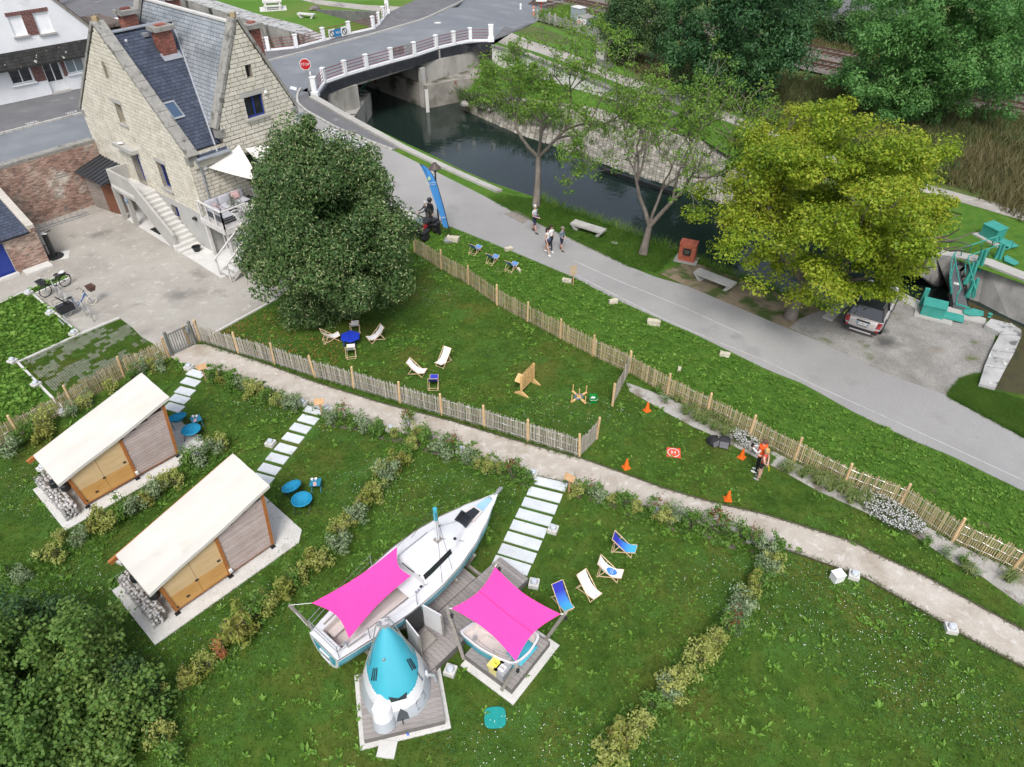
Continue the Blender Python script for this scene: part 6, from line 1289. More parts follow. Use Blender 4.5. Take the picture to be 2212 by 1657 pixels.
b=B();b.grid(lambda u,v:top_(.36+.64*u,2*v-1),52,30);part(rt,'deck',b,m_gel,True)
b=B()
for side in(-1,1):
 b.grid(lambda u,v:(lambda t:(t*LB,side*hw(t)*(.985-.38*(v if side>0 else 1-v)),deckz(t,hw(t)*.8)+.01+.0*v))(.0+.37*u),16,4)
b.grid(lambda u,v:(.3*u-.0,(2*v-1)*.62*hw(.02),deckz(.02,0)),2,4);part(rt,'side_deck',b,m_gel)
cw=.58
b=B()
for t0,t1,z in((.03,.40,1.18),):b.slab([(t0*LB,-cw*.75,z),(t1*LB,-cw,z),(t1*LB,cw,z),(t0*LB,cw*.75,z)],(0,0,-.03))
for side in(-1,1):
 b.slab([(.03*LB,side*cw*.75,1.15),(.40*LB,side*cw,1.15),(.40*LB,side*cw,1.7),(.03*LB,side*cw*.75,1.66)],(0,side*.03,0));b.slab([(.06*LB,side*cw*.3,1.42),(.40*LB,side*cw*.5,1.42),(.40*LB,side*cw,1.42),(.06*LB,side*cw*.8,1.42)],(0,0,-.05))
b.slab([(.03*LB,-.5,1.15),(.03*LB,.5,1.15),(.03*LB,.5,1.62),(.03*LB,-.5,1.62)],(-.03,0,0));part(rt,'cockpit',b,m_cock)
part(rt,'companionway',B().slab([(.438*LB,-.3,1.3),(.438*LB,.3,1.3),(.438*LB,.26,2.0),(.438*LB,-.26,2.0)],(.03,0,0)),m_glass)
b=B();b.slab([(.437*LB,-.95,1.2),(.437*LB,.95,1.2),(.437*LB,.68,1.98),(.437*LB,-.68,1.98)],(.015,0,0));part(rt,'bulkhead',b,m_gel)
for side in(-1,1):
 q=[top_(t,side*.575)for t in(.455,.50,.56,.62)];q2=[top_(t,side*.50)for t in(.455,.50,.56,.62)]
 b=B();off=Vector((0,side*.012,.012));pts=[Vector(p)+off for p in q];pt2=[Vector(p)+off for p in q2]
 for i in range(3):b.add([pts[i],pts[i+1],pt2[i+1],pt2[i]],[(0,1,2,3)])
 part(rt,'cabin_window',b,m_glass)
 b=B();q=[Vector(top_(t,side*.6))+off for t in(.70,.705,.71)];part(rt,'porthole',B().lathe([(0,.0),(.055,0),(.055,.02),(0,.02)],12),m_glass,loc=Vector(top_(.665,side*.42))+Vector((0,0,.02)))
b=B();hc=.83*LB;zt=deckz(.83,0)+.02
b.slab([(hc-.25,-.26,zt),(hc+.27,-.2,zt),(hc+.27,.2,zt),(hc-.25,.26,zt)],ZA*.07);o=part(rt,'fore_hatch',b,m_cock);part(o,'opening',B().slab([(hc-.18,-.19,zt+.072),(hc+.2,-.14,zt+.072),(hc+.2,.14,zt+.072),(hc-.18,.19,zt+.072)],ZA*.004),m_glass)
b=B().slab([(hc-.6,-.26,zt+.04),(hc-.24,-.26,zt+.22),(hc-.24,.26,zt+.22),(hc-.6,.26,zt+.04)],(-.02,0,.04));o=part(rt,'hatch_lid',b,m_dkmetal);part(o,'pane',B().slab([(hc-.57,-.21,zt+.095),(hc-.27,-.21,zt+.245),(hc-.27,.21,zt+.245),(hc-.57,.21,zt+.095)],(-.004,0,.008)),m_glass)
b=B();b.grid(lambda u,v:(lambda t:(t*LB,(2*v-1)*(.19-.1*u)+0,deckz(t,0)+.02))(.865+.085*u),4,4);part(rt,'anchor_lid',b,m_ltb)
b=B()
for side in(-1,1):b.bar((LB*.985,side*.03,shr(1)+.02),(LB+.16,side*.05,shr(1)+.1),.02,.06)
b.tube([(LB*.97,0,shr(1)+.03),(LB+.2,0,shr(1)+.09)],.03,6);b.tube([(LB*.945,-.08,shr(1)+.06),(LB*.945,.08,shr(1)+.06)],.018,6);part(rt,'bow_roller',b,m_steel)
mx_=.615*LB;mz=top_(.615,0)[2]
b=B().tube([(mx_,0,mz),(mx_,0,mz+1.0)],.065,10);o=part(rt,'mast_stump',b,m_gel);part(o,'blue_sleeve',B().tube([(mx_,0,mz+1.0),(mx_,0,mz+1.52)],.068,10),m_cyan);part(o,'mast_step',B().box((mx_,0,mz+.03),(.22,.2,.06)),m_teak)
for side in(-1,1):
 b=B();b.grid(lambda u,v:(lambda t:Vector((t*LB,side*hw(t)*1.005,shr(t)+.0+.035*v)))(.02+.9*u if side<0 else .92-.9*u),30,1);part(rt,'toe_rail',b,m_teak)
 part(rt,'teak_handrail',B().bar((.06*LB,side*.55,1.7),(.14*LB,side*.62,1.7),.05,.03),m_teak)
b=B()
def stn(t,side,h=.6):p=Vector((t*LB,side*hw(t)*.95,shr(t)));return p,p+ZA*h
for t,side in((.01,-1),(.01,1),(.14,-1),(.14,1),(.36,-1),(.36,1)):p,q=stn(t,side);b.tube([p,q],.014,6)
for h in(.35,.6):
 b.tube([stn(.14,1,h)[1],stn(.01,1,h)[1],stn(.01,-1,h)[1],stn(.14,-1,h)[1]],.013,6)
 for side in(-1,1):b.tube([stn(.14,side,h)[1],stn(.36,side,h)[1]],.005,4)
part(rt,'pushpit',b,m_steel)
b=B()
for side in(-1,1):b.tube([(mx_,0,mz+1.5),(.5*LB,side*hw(.5)*.93,shr(.5))],.006,4);b.tube([(mx_,0,mz+1.45),(.57*LB,side*hw(.57)*.9,shr(.57))],.006,4)
b.tube([(mx_,0,mz+.1),(.70*LB,-.55,shr(.7)+.1)],.008,4);b.tube([(mx_,0,mz+.1),(.70*LB,.55,shr(.7)+.1)],.008,4);part(rt,'rigging',b,m_dkmetal)
for x,y in((.06*LB,-.45),(.235*LB,-.74),(.2*LB,-.68)):part(rt,'winch',B().lathe([(.07,0),(.07,.03),(.05,.05),(.06,.11),(0,.12)],12),m_steel,loc=(x,y,1.7))
for x,y in((.475*LB,-.66),(.50*LB,-.45)):part(rt,'vent_ring',B().lathe([(0,0),(.05,0),(.05,.02),(0,.02)],12),m_dkmetal,loc=(x-.35,y,1.93 if y>-.5 else 1.72))
text(rt,'lettering','BATHÔ',.15,P('navy_print',(.04,.06,.12),.5),(.425*LB,-.72,deckz(.425,.72)+.02+.006),(1,0,0),(0,1,0),.001)
tE=.33;ex=tE*LB;b=B().slab([(ex-.32,-hw(tE)-.02,.55),(ex+.3,-hw(tE)-.02,.55),(ex+.3,-hw(tE)-.02,1.66),(ex-.32,-hw(tE)-.02,1.66)],(0,.05,0));part(rt,'doorway',b,m_dkmetal)
for x,sgn in((ex-.34,-1),(ex+.34,1)):
 d=part(rt,'door_leaf',B().slab([(x,-hw(tE)-.03,.6),(x+sgn*.12,-hw(tE)-.72,.6),(x+sgn*.12,-hw(tE)-.72,1.65),(x,-hw(tE)-.03,1.65)],(.04,0,0)),m_gel);part(d,'frame',B().bar((x+sgn*.12,-hw(tE)-.74,.58),(x+sgn*.12,-hw(tE)-.74,1.67),.05,.05,(0,1,0)),m_teak)
part(rt,'step',B().box((ex,-hw(tE)-.35,.48),(.6,.5,.06)),m_teak)
b=B()
for t in(.16,.3,.6,.74):
 for side in(-1,1):b.bar((t*LB,side*.25,.0),(t*LB,side*hw(t)*.82,keelz(t)+.42),.09,.09)
 b.bar((t*LB,-.9,.06),(t*LB,.9,.06),.1,.12)
b.box((.45*LB,0,.3),(1.6,.14,.6));part(rt,'cradle',b,m_teak)
for x in(.175,.21):part(rt,'side_window',B().slab([hull(x,.8,-1),hull(x+.016,.8,-1),hull(x+.016,.94,-1),hull(x,.94,-1)],(0,-.015,0)),m_black)
#  pink shades
m_pink=M('pink_sailcloth',[(.74,.05,.3),(.8,.065,.335)],.5,.75,.35,2.5,spec=.15,dist=.06,stretch=(1,.35,1))
Z1=lambda x,y,z:g((1140+x/1.2522)/1.8525,(1940+y/1.2522)/1.8525,z)
Z2=lambda x,y,z:g((1760+x/1.5867)/1.8525,(2200+y/1.5867)/1.8525,z)
c0,c1__,c2__,c3=Z1(135,592,2.55),Z1(562,310,2.75),Z1(630,455,2.3),Z1(320,770,2.15)
sail('boat_shade','bright pink shade sail stretched over the sailing boat cockpit',[c0,c1__,c2__,c3],m_pink,.2,.02,16)
pb=boat.location;rt=T('shade_pole','grey leaning timber pole holding the pink shade at the boat stern','pole',Z1(140,722,1.6));p1=Z1(22,603,2.75)
part(rt,'pole',B().bar((0,0,0),p1-rt.location,.07,.07),m_teak);part(rt,'rope',B().tube([p1-rt.location,c0-rt.location],.01,4),m_sign);part(rt,'stay',B().tube([p1-rt.location,Z1(110,705,1.9)-rt.location],.008,4),m_sign)
C4=[Z2(75,371,2.35),Z2(350,108,2.55),Z2(765,408,2.3),Z2(482,706,1.75)]
rs_,ff=sail('lounge_shade','bright pink four cornered shade sail over the small boat',C4,m_pink,.2,.05,16);part(rs_,'seam',B().tube([ff(.5,k/12)+ZA*.006 for k in range(13)],.012,4),P('seam_pink',(.6,.03,.24),.8))
for(bp,tp,zt,lab)in(((150,662),(46,368),2.42,'grey timber post at the boardwalk corner of the pink shade'),((384,150),(362,78),2.6,'grey timber post at the far boardwalk corner of the pink shade'),((660,560),(796,400),2.36,'grey timber post at the lawn side of the pink shade'),((392,860),(487,735),1.8,'grey short timber post at the front corner of the pink shade')):
 p0=Z2(*bp,.3);p1=Z2(*tp,zt)
 if bp==(384,150):p0=Vector((p1.x-.12,p1.y+.12,.3));
 rt=T('shade_post',lab,'post',p0,0,'posts of the pink shade');part(rt,'post',B().bar((0,0,-.25),p1-p0,.1,.1),m_teak);part(rt,'spotlight',B().lathe([(.045,-.06),(.055,.06),(.0,.06)],10),m_dkmetal,loc=(p1-p0)*.88+Vector((.08,-.08,0)));k=min(range(4),key=lambda i:(C4[i]-p1).length);part(rt,'shackle',B().tube([p1-p0-ZA*.05,C4[k]-p0],.02,5),m_sign)
#  small boat lounge
ctr=Z2(380,640,.3);rt=T('small_boat','small turquoise and white boat used as a lounge seat','boat',(ctr.x,ctr.y,ZD-.01))
PLg=[(128,514),(180,572),(250,624),(340,674),(410,705),(478,720),(560,664),(612,592),(628,540),(560,500),(430,520),(300,500),(208,458)]
gw=[Z2(x,y,.86)for i,(x,y)in enumerate(PLg)];cc=sum((Vector((p.x,p.y,0))for p in gw),Vector())/len(gw);o_=Vector((ctr.x,ctr.y,ZD-.01))
sm_=[Vector(p)-o_ for p in gw];dense=[]
for i in range(len(sm_)):
 p0,p1,p2,p3=(sm_[(i+k-1)%len(sm_)]for k in range(4));sharp=0
 for t in(0,.25,.5,.75):
  if i in(12,):dense.append(p1.lerp(p2,t))
  else:dense.append(.5*((2*p1)+(p2-p0)*t+(2*p0-5*p1+4*p2-p3)*t*t+(3*p1-p0-3*p2+p3)*t**3))
cx=cc-o_;cx.z=0;nd=len(dense);prof=[(.82,.03,1),(.9,.14,1),(.95,.45,1),(.975,.78,1),(.985,.8,0),(1.0,1.0,0)]
b=B();rings=[[Vector((cx.x+(p.x-cx.x)*s_,cx.y+(p.y-cx.y)*s_,z*p.z))for p in dense]for s_,z,_ in prof]
for k in range(len(prof)-1):
 b.mi=1 if k<4 else 0
 for i in range(nd):j=(i+1)%nd;b.add([rings[k][i],rings[k][j],rings[k+1][j],rings[k+1][i]],[(0,1,2,3)])
b.mi=1;b.add(rings[0],[tuple(range(nd))]);part(rt,'hull',b,[m_gel,m_cyan])
b=B();inn=[[Vector((cx.x+(p.x-cx.x)*s_,cx.y+(p.y-cx.y)*s_,p.z*z))for p in dense]for s_,z in((1.0,1.0),(.93,1.03))]
for i in range(nd):j=(i+1)%nd;b.add([inn[0][i],inn[0][j],inn[1][j],inn[1][i]],[(0,1,2,3)])
part(rt,'gunwale',b,m_gel)
b=B();i2=[[Vector((cx.x+(p.x-cx.x)*s_,cx.y+(p.y-cx.y)*s_,p.z*z))for p in dense]for s_,z in((.93,1.03),(.88,.7),(.6,.66),(.55,.4))]
for k in range(3):
 for i in range(nd):j=(i+1)%nd;b.add([i2[k][i],i2[k][j],i2[k+1][j],i2[k+1][i]],[(0,1,2,3)])
b.add(i2[3],[tuple(range(nd))]);part(rt,'interior',b,m_cock)
b=B();q0_=Z2(340,640,.95)-o_;q1_=Z2(455,690,.95)-o_;b.tube([q0_-ZA*.1,q0_+ZA*.1,q1_+ZA*.1,q1_-ZA*.12],.015,6);part(rt,'grab_rail',b,m_steel)
part(rt,'winch',B().lathe([(.07,0),(.05,.05),(.06,.1),(0,.11)],10),m_steel,loc=Z2(221,565,.9)-o_)
cushion(rt,Z2(520,640,.72)-o_,E1,E2,.8,.6,.16,m_cyan,'seat_cushion')
lp=Z2(158,549,.72)-o_;dx=(Z2(192,575,.72)-Z2(130,530,.72)).normalized();text(rt,'lettering','BATHÔ',.13,P('navy_print',(.04,.06,.12),.5),lp+Vector((dx.y,-dx.x,0))*.06,dx,ZA,.002)
b=B().ball(Z2(238,602,.65)-o_+Vector((dx.y,-dx.x,0))*.04,.06,8,6,(1.4,.4,.6));part(rt,'fairlead',b,m_dkmetal)
for k,(x,y,c_,lab)in enumerate(((356,765,(.72,.62,.22),'small yellow recycling bin with printed lid on the small boat deck'),(398,795,(.36,.37,.38),'small grey bin with printed lid on the small boat deck'))):
 rt=T('waste_bin',lab,'bin',Z2(x,y,.36),R(-38)+0);mt=P('bin_%d'%k,c_,.45);part(rt,'body',B().add([(-.13,-.16,0),(.13,-.16,0),(.13,.16,0),(-.13,.16,0),(-.17,-.2,.38),(.17,-.2,.38),(.17,.2,.38),(-.17,.2,.38)],[(3,2,1,0),(0,1,5,4),(1,2,6,5),(2,3,7,6),(3,0,4,7)]),mt);part(rt,'lid',B().box((0,0,.4),(.37,.43,.05)),mt);l_=part(rt,'sticker',B().box((0,-.02,.428),(.2,.22,.004)),P('sticker_%d'%k,((.85,.8,.1),(.7,.7,.7))[k],.6));text(l_,'lettering',('TRI','OM')[k],.09,m_sblk,(0,-.02,.432),(1,0,0),(0,1,0),.001)
#  turquoise cone hut (half hull stood on end)
hb=(kB+kC)/2;hc_=Vector((hb.x,hb.y,.28))+KV*.86+KU*.0;rt=T('cone_hut','turquoise white and grey hut made from an upended boat bow','hut',hc_,math.atan2(KU.y,KU.x)+.05)
tipz=2.46;m_grey=P('hut_grey',(.4,.43,.46),.4)
def cone(u,v):
 w=1.0*(1-v**1.25)**.85+.03;d=1.18*(1-v**1.35)**.95+.03;a=math.pi*(u-.5)*1.0;s_=math.sin(a);c_=math.cos(a)
 k=.8+.2*v;x=w*math.copysign(abs(s_)**(.75),s_);y=-d*(abs(c_)**(1.05))
 return Vector((x,y+.62-.50*v*0+.35*v,tipz*v))
nu,nv=64,90;b=B();b.grid(cone,nu,nv);mi=[]
for j in range(nv):
 for i in range(nu):
  p=cone((i+.5)/nu,(j+.5)/nv);lim=.92-.42*(abs(2*(i+.5)/nu-1))**2.2*0;zb=.95+.10*math.cos(math.pi*(2*(i+.5)/nu-1));zw=.52
  ff=abs(2*(i+.5)/nu-1);zb=.84-.16*(1-ff)+.3*ff**2;zw=.44-.08*(1-ff)+.25*ff**2
  mi.append(2 if p.z>zb else(1 if p.z>zw else 0))
b.m=mi;part(rt,'shell',b,[m_grey,m_gel,m_cyan],True)
b=B();pl=[cone(0,v/20)for v in range(21)]+[cone(1,1-v/20)for v in range(21)];b.add(pl,[tuple(range(len(pl)))]);part(rt,'back_wall',b,m_gel)
b=B();b.tube([cone(0,v/20)+Vector((0,.01,0))for v in range(20)],.025,5);b.tube([cone(1,v/20)+Vector((0,.01,0))for v in range(20)],.025,5);part(rt,'rim',b,m_teak)
b=B();tp=cone(.5,1);b.add([tp+Vector((-.15,.06,-.04)),tp+Vector((.15,.06,-.04)),tp+Vector((.17,.02,-.1)),tp+Vector((0,-.12,-.5)),tp+Vector((-.17,.02,-.1)),tp+Vector((0,.0,.05)),tp+Vector((0,-.10,-.12))],[(5,4,6),(4,3,6),(3,2,6),(2,5,6),(5,0,4),(5,2,1),(0,5,1)]);part(rt,'metal_tip',b,m_steel)
b=B();A0,A1=cone(.12,.55)+Vector((-.06,0,0)),cone(.88,.55)+Vector((.06,0,0));b.tube([A0,Vector((-.24,.75,tipz+.36)),Vector((-.12,.8,tipz+.55)),Vector((.12,.8,tipz+.55)),Vector((.24,.75,tipz+.36)),A1],.018,6);b.tube([Vector((-.2,.75,tipz+.4)),tp],.008,4);b.tube([Vector((.2,.75,tipz+.4)),tp],.008,4);part(rt,'pulpit_rail',b,m_steel)
def onc(u,v,off=.012):
 p=cone(u,v);e=.004;n=(cone(u+e,v)-cone(u-e,v)).cross(cone(u,v+e)-cone(u,v-e)).normalized();return p+n*off
m_vent=P('dark_vent',(.02,.03,.035),.5)
for us in((.20,.235,.27),(.80,.77,.735)):
 for k,u in enumerate(us):
  b=B();q=[onc(u-.011,.42+.02*k),onc(u+.011,.42+.02*k),onc(u+.011,.56+.02*k),onc(u-.011,.56+.02*k)];b.add(q,[(0,1,2,3)]);part(rt,'vent_slot',b,m_vent)
b=B();b.add([onc(.45,.26),onc(.55,.26),onc(.57,.325),onc(.5,.29),onc(.43,.325)],[(0,1,3,4),(1,2,3)]);part(rt,'notch_window',b,m_vent)
b=B();b.add([onc(.47,.01),onc(.535,.01),onc(.53,.1),onc(.50,.17),onc(.485,.11)],[(0,1,2,3,4)]);part(rt,'dark_flap',b,P('flap_grey',(.07,.08,.09),.4))
b=B()
for q in([onc(.62,.05,.014),onc(.62,.15,.014),onc(.74,.17,.014),onc(.74,.09,.014)],):b.tube(q,.007,4,close=True)
part(rt,'service_hatch',b,m_vent)
part(rt,'porthole',B().ball(onc(.40,.70),.06,10,6,(.8,.5,1)),m_steel)
b=B()
def scoop(u,v):a=math.pi*(1.0+u);r_=.33;return Vector((-.5+r_*math.cos(a)*(1-.15*v),-.5+r_*math.sin(a)*(1.0-.25*v)*1.0+.2*v,.02+.55*v))
b.grid(scoop,12,8);b.m=[0 if k//12<4 else 1 for k in range(96)];b.mi=1;b.add([scoop(u/12,1)for u in range(13)]+[Vector((-.42,.05,.9))],[(k,k+1,13)for k in range(12)]);part(rt,'scoop',b,[m_grey,m_gel])
text(rt,'lettering','BATHÔ',.11,P('navy_print',(.04,.06,.12),.5),onc(.79,.32,.02),(cone(.79,.38)-cone(.79,.28)).normalized(),(cone(.75,.33)-cone(.83,.33)).normalized(),.002)
pp_=rt.matrix_basis;b=B();b.tube([(.84,.35,.42),(1.02,.3,.42),(1.1,.3,.36),(1.13,.28,.2),(1.13,.26,.08)],.05,8);part(rt,'waste_pipe',b,P('pvc_grey',(.33,.35,.37),.5));b=B().box((.88,.36,.42),(.12,.14,.16));part(rt,'pipe_collar',b,m_gel)
b=B();b.tube([(-.02,-.42,.12),(.0,-.62,.05),(-.02,-.8,-.1),(.05,-.86,-.2)],.016,5);o=part(rt,'power_cable',b,m_black);part(o,'plug',B().tube([(.05,-.86,-.2),(.08,-.92,-.24)],.035,8),P('plug_blue',(.03,.12,.5),.4))
b=B().tube([(0,0,.02),(.12,-.02,.03)],.04,8).tube([(.12,-.02,.03),(.3,.1,.03),(.42,.14,.05)],.012,4);tag(part(None,'cable_plug',b,P('plug_orange',(.7,.1,.02),.4),loc=g(872,1588),rot=2.6),'orange plug on a cable lying below the cone hut','plug')
rt=T('concrete_slab','square pale concrete slab on the grass below the cone hut','slab',g(836,1620),-.1);part(rt,'slab',B().box((0,0,.03),(.5,.46,.08)),m_concl)
bm=B();bm.prism([(.31*math.copysign(abs(math.cos(a))**.55,math.cos(a)),.31*math.copysign(abs(math.sin(a))**.55,math.sin(a)))for a in[2*math.pi*k/32 for k in range(32)]],.02,.05)
tag(part(None,'teal_mat',bm,M('teal_plastic',[(.01,.24,.22),(.015,.29,.27)],6,.6),loc=g(1069,1551),rot=.05),'rounded square teal mat lying on the lawn','mat')
#  towpath furniture
bench('pale concrete bench on the canal verge beside the walkers',g(1236,492),g(1303,513),0,w=.62,grp='canal benches')
bench('pale concrete bench on bare ground under the yellow tree',g(1501,598),g(1582,630),0,w=.62,grp='canal benches')
mp=g(1482,562);rt=T('brick_monument','small red brick monument with dark plaque by the canal','monument',mp,-.42);m_nbr=M('bright_red_brick',[(.4,.1,.06),(.5,.15,.09)],3,.85,isl=.2)
part(rt,'plinth',B().box((0,0,.03),(1.3,.95,.08)),m_conc);part(rt,'core',B().box((0,0,.56),(.88,.52,1.05)),m_mortar)
for(o,X,N,L)in((Vector((-.45,-.26,.06)),Vector((1,0,0)),Vector((0,-1,0)),.9),(Vector((.44,-.27,.06)),Vector((0,1,0)),Vector((1,0,0)),.54),(Vector((-.44,.27,.06)),Vector((0,-1,0)),Vector((-1,0,0)),.54)):
 lay(rt,'brick',courses([(0,0),(L,0),(L,1.0),(0,1.0)],.21,.072,.009,[],3,.05),(o,X,ZA,N),.018,m_nbr,200,.002)
for k in range(13):part(rt,'cap_brick',B().box((-.44+k*.0733,0,1.12),(.066,.62,.11)),m_nbr)
part(rt,'plaque',B().box((0,-.295,.66),(.44,.03,.42)),m_dkmetal);text(rt,'lettering','SITE DE LA\nSOMME\nCANAL',.075,P('plaque_letter',(.3,.27,.2),.6),(0,-.315,.66),(1,0,0),ZA,.002)
rt=T('manhole_cover','rectangular tiled manhole cover at the towpath edge','manhole cover',g(1118,467,.016));q=[g(1087,462,.016),g(1116,455,.016),g(1148,471,.016),g(1130,484,.016)];q=[p-rt.location for p in q]
for i in range(2):
 for j in range(2):
  f=lambda u,v:(q[0]*(1-u)*(1-v)+q[1]*u*(1-v)+q[2]*u*v+q[3]*(1-u)*v);e=.02;part(rt,'plate',B().slab([f(i/2+e,j/2+e),f(i/2+.5-e,j/2+e),f(i/2+.5-e,j/2+.5-e),f(i/2+e,j/2+.5-e)],ZA*.012),M('rusty_plate',[(.17,.15,.13),(.27,.24,.21)],4,.8))
tag(part(None,'inspection_plate',B().box((0,0,.01),(.36,.22,.03)),m_concl,loc=g(1327,525),rot=-.4),'small white inspection plate on the canal verge','plate')
rt=T('street_lamp','black post top street lamp behind the blue flag','street lamp',g(949,507));part(rt,'post',B().lathe([(.09,0),(.09,.85),(.05,.9),(.045,3.9),(.03,4.0)],10),m_black);part(rt,'lamp_shade',B().lathe([(.07,3.95),(.1,4.1),(.34,4.15),(.36,4.2),(.15,4.42),(.1,4.5),(0,4.52)],18),M('brown_lamp',[(.07,.055,.05),(.1,.08,.07)],4,.5))
fp_=g(969,519);rt=T('feather_flag','tall blue feather flag with mirrored white print on the verge','flag',fp_);m_flag=P('flag_blue',(.06,.26,.62),.7)
def inpl(px,py,n=(0,-1,0)):
 d=Vector(((px-CXP)/FPX,_c-(py-CYP)/FPX*_s,-_s-(py-CYP)/FPX*_c));n=Vector(n);t=n.dot(fp_-CAMP)/n.dot(d);return CAMP+d*t-fp_
zf=lambda x,y:inpl((1640+x/2.8)/1.8525,(640+y/2.8)/1.8525)
pole=[zf(462,905),zf(434,765),zf(385,560),(zf(335,380)),zf(300,262),zf(262,180),zf(215,110),zf(160,62),zf(104,46)]
free=[zf(376,757),zf(330,600),zf(282,470),zf(235,340),zf(205,250),zf(170,175),zf(140,115),zf(104,48)]
part(rt,'pole',B().tube(pole,[.025,.025,.022,.02,.018,.016,.014,.012,.01],6),m_black)
b=B();P1,P2=pole[1:],free
def fl(u,v):
 k=min(6,int(v*7));t=v*7-k;a=P1[k].lerp(P1[k+1],t);c_=P2[k].lerp(P2[k+1],t);p=a.lerp(c_,u);return p+Vector((0,.07*math.sin(3*u+6*v)*u,0))
b.grid(fl,8,28);b.grid(lambda u,v:fl(1-u,v)+Vector((0,.006,0)),8,28);part(rt,'banner',b,m_flag,True)
X=(zf(205,262)-zf(262,250)).normalized();dz_=Vector((0,-.1,0));text(rt,'lettering','BAIE DE SOMME',.088,m_sign,zf(232,250)+dz_,-X,ZA);text(rt,'lettering','balade nature',.085,m_sign,zf(240,270)+dz_,-X,ZA);text(rt,'lettering','SPORT',.13,m_sign,zf(366,640)+dz_,-X,ZA)
part(rt,'emblem',B().ball(zf(216,203)+dz_,.1,12,6,(.85,.1,1.25)),P('emblem_green',(.45,.65,.4),.6));part(rt,'foot',B().box((.0,-.1,.05),(.5,.5,.1)),m_zinc)
#  car
m_car=M('pinkish_grey_metallic',[(.5,.46,.45),(.54,.5,.49)],2,.28,metal=.25,spec=.6,coord='obj');m_cgl=P('car_glass',(.012,.014,.016),.05,spec=.9);m_tyre=P('tyre_rubber',(.018,.018,.018),.85);m_tail=P('tail_lamp_red',(.25,.008,.012),.15,spec=.8);m_rim=P('alloy_rim',(.12,.12,.13),.35,.5)
ca,cb=g(1818,712),g(1890,735);cd=(cb-ca).normalized();cf=Vector((-cd.y,cd.x,0));car_o=(ca+cb)/2+cf*2.1
rt=T('parked_car','light grey compact car with black roof parked under the yellow tree','car',car_o,math.atan2(cf.y,cf.x));LC,WC,HC=4.25,1.82,1.56
sec=[(-2.12,.42,.62,.62,.62),(-2.08,.36,.86,.80,.72),(-1.95,.3,.95,.86,.80),(-1.3,.26,1.0,.905,.84),(-.3,.26,.99,.91,.85),(.7,.26,.97,.91,.85),(1.0,.26,.98,.905,.84),(1.75,.27,.93,.87,.78),(2.02,.33,.82,.78,.66),(2.13,.42,.62,.6,.5)]
b=B();rows=[]
for x,z0,z1,w0,w1 in sec:
 rows.append([(x,s_*w,z)for s_,w,z in((-1,w0*.8,z0),(-1,w0*.98,z0+.08),(-1,w0,(z0+z1)/2),(-1,w1+.03,z1-.05),(-1,w1-.04,z1),(1,w1-.04,z1),(1,w1+.03,z1-.05),(1,w0,(z0+z1)/2),(1,w0*.98,z0+.08),(1,w0*.8,z0))])
o0=[v for r_ in rows for v in r_];fs=[]
for i in range(len(rows)-1):
 for j in range(10):fs.append((i*10+j,i*10+(j+1)%10,(i+1)*10+(j+1)%10,(i+1)*10+j))
fs+=[tuple(range(9,-1,-1)),tuple((len(rows)-1)*10+j for j in range(10))];b.add(o0,fs);bo_=part(rt,'body',b,m_car,True);md=bo_.modifiers.new('s','SUBSURF');md.levels=md.render_levels=2
gs=[(-1.98,.95,.80),(-1.72,1.42,.66),(-1.2,1.5,.64),(-.2,1.53,.65),(.45,1.47,.64),(1.05,.98,.80)]
b=B();rr=[[(x,-w,z)for x,z,w in gs]]
for(x0,z0,w0),(x1,z1,w1)in zip(gs,gs[1:]):
 b.add([(x0,-w0,z0),(x1,-w1,z1),(x1,w1,z1),(x0,w0,z0)],[(0,1,2,3)])
b.add([(x,-w,z)for x,z,w in gs]+[(-1.98,-.83,.93),(1.05,-.83,.93)],[(0,5,4,3,2,1)]);b.add([(x,w,z)for x,z,w in gs],[(0,1,2,3,4,5)])
part(rt,'greenhouse',b,m_cgl)
part(rt,'roof',B().slab([(-1.78,-.62,1.46),(-.2,-.64,1.56),(.5,-.6,1.5),(.5,.6,1.5),(-.2,.64,1.56),(-1.78,.62,1.46)],ZA*.02),m_black)
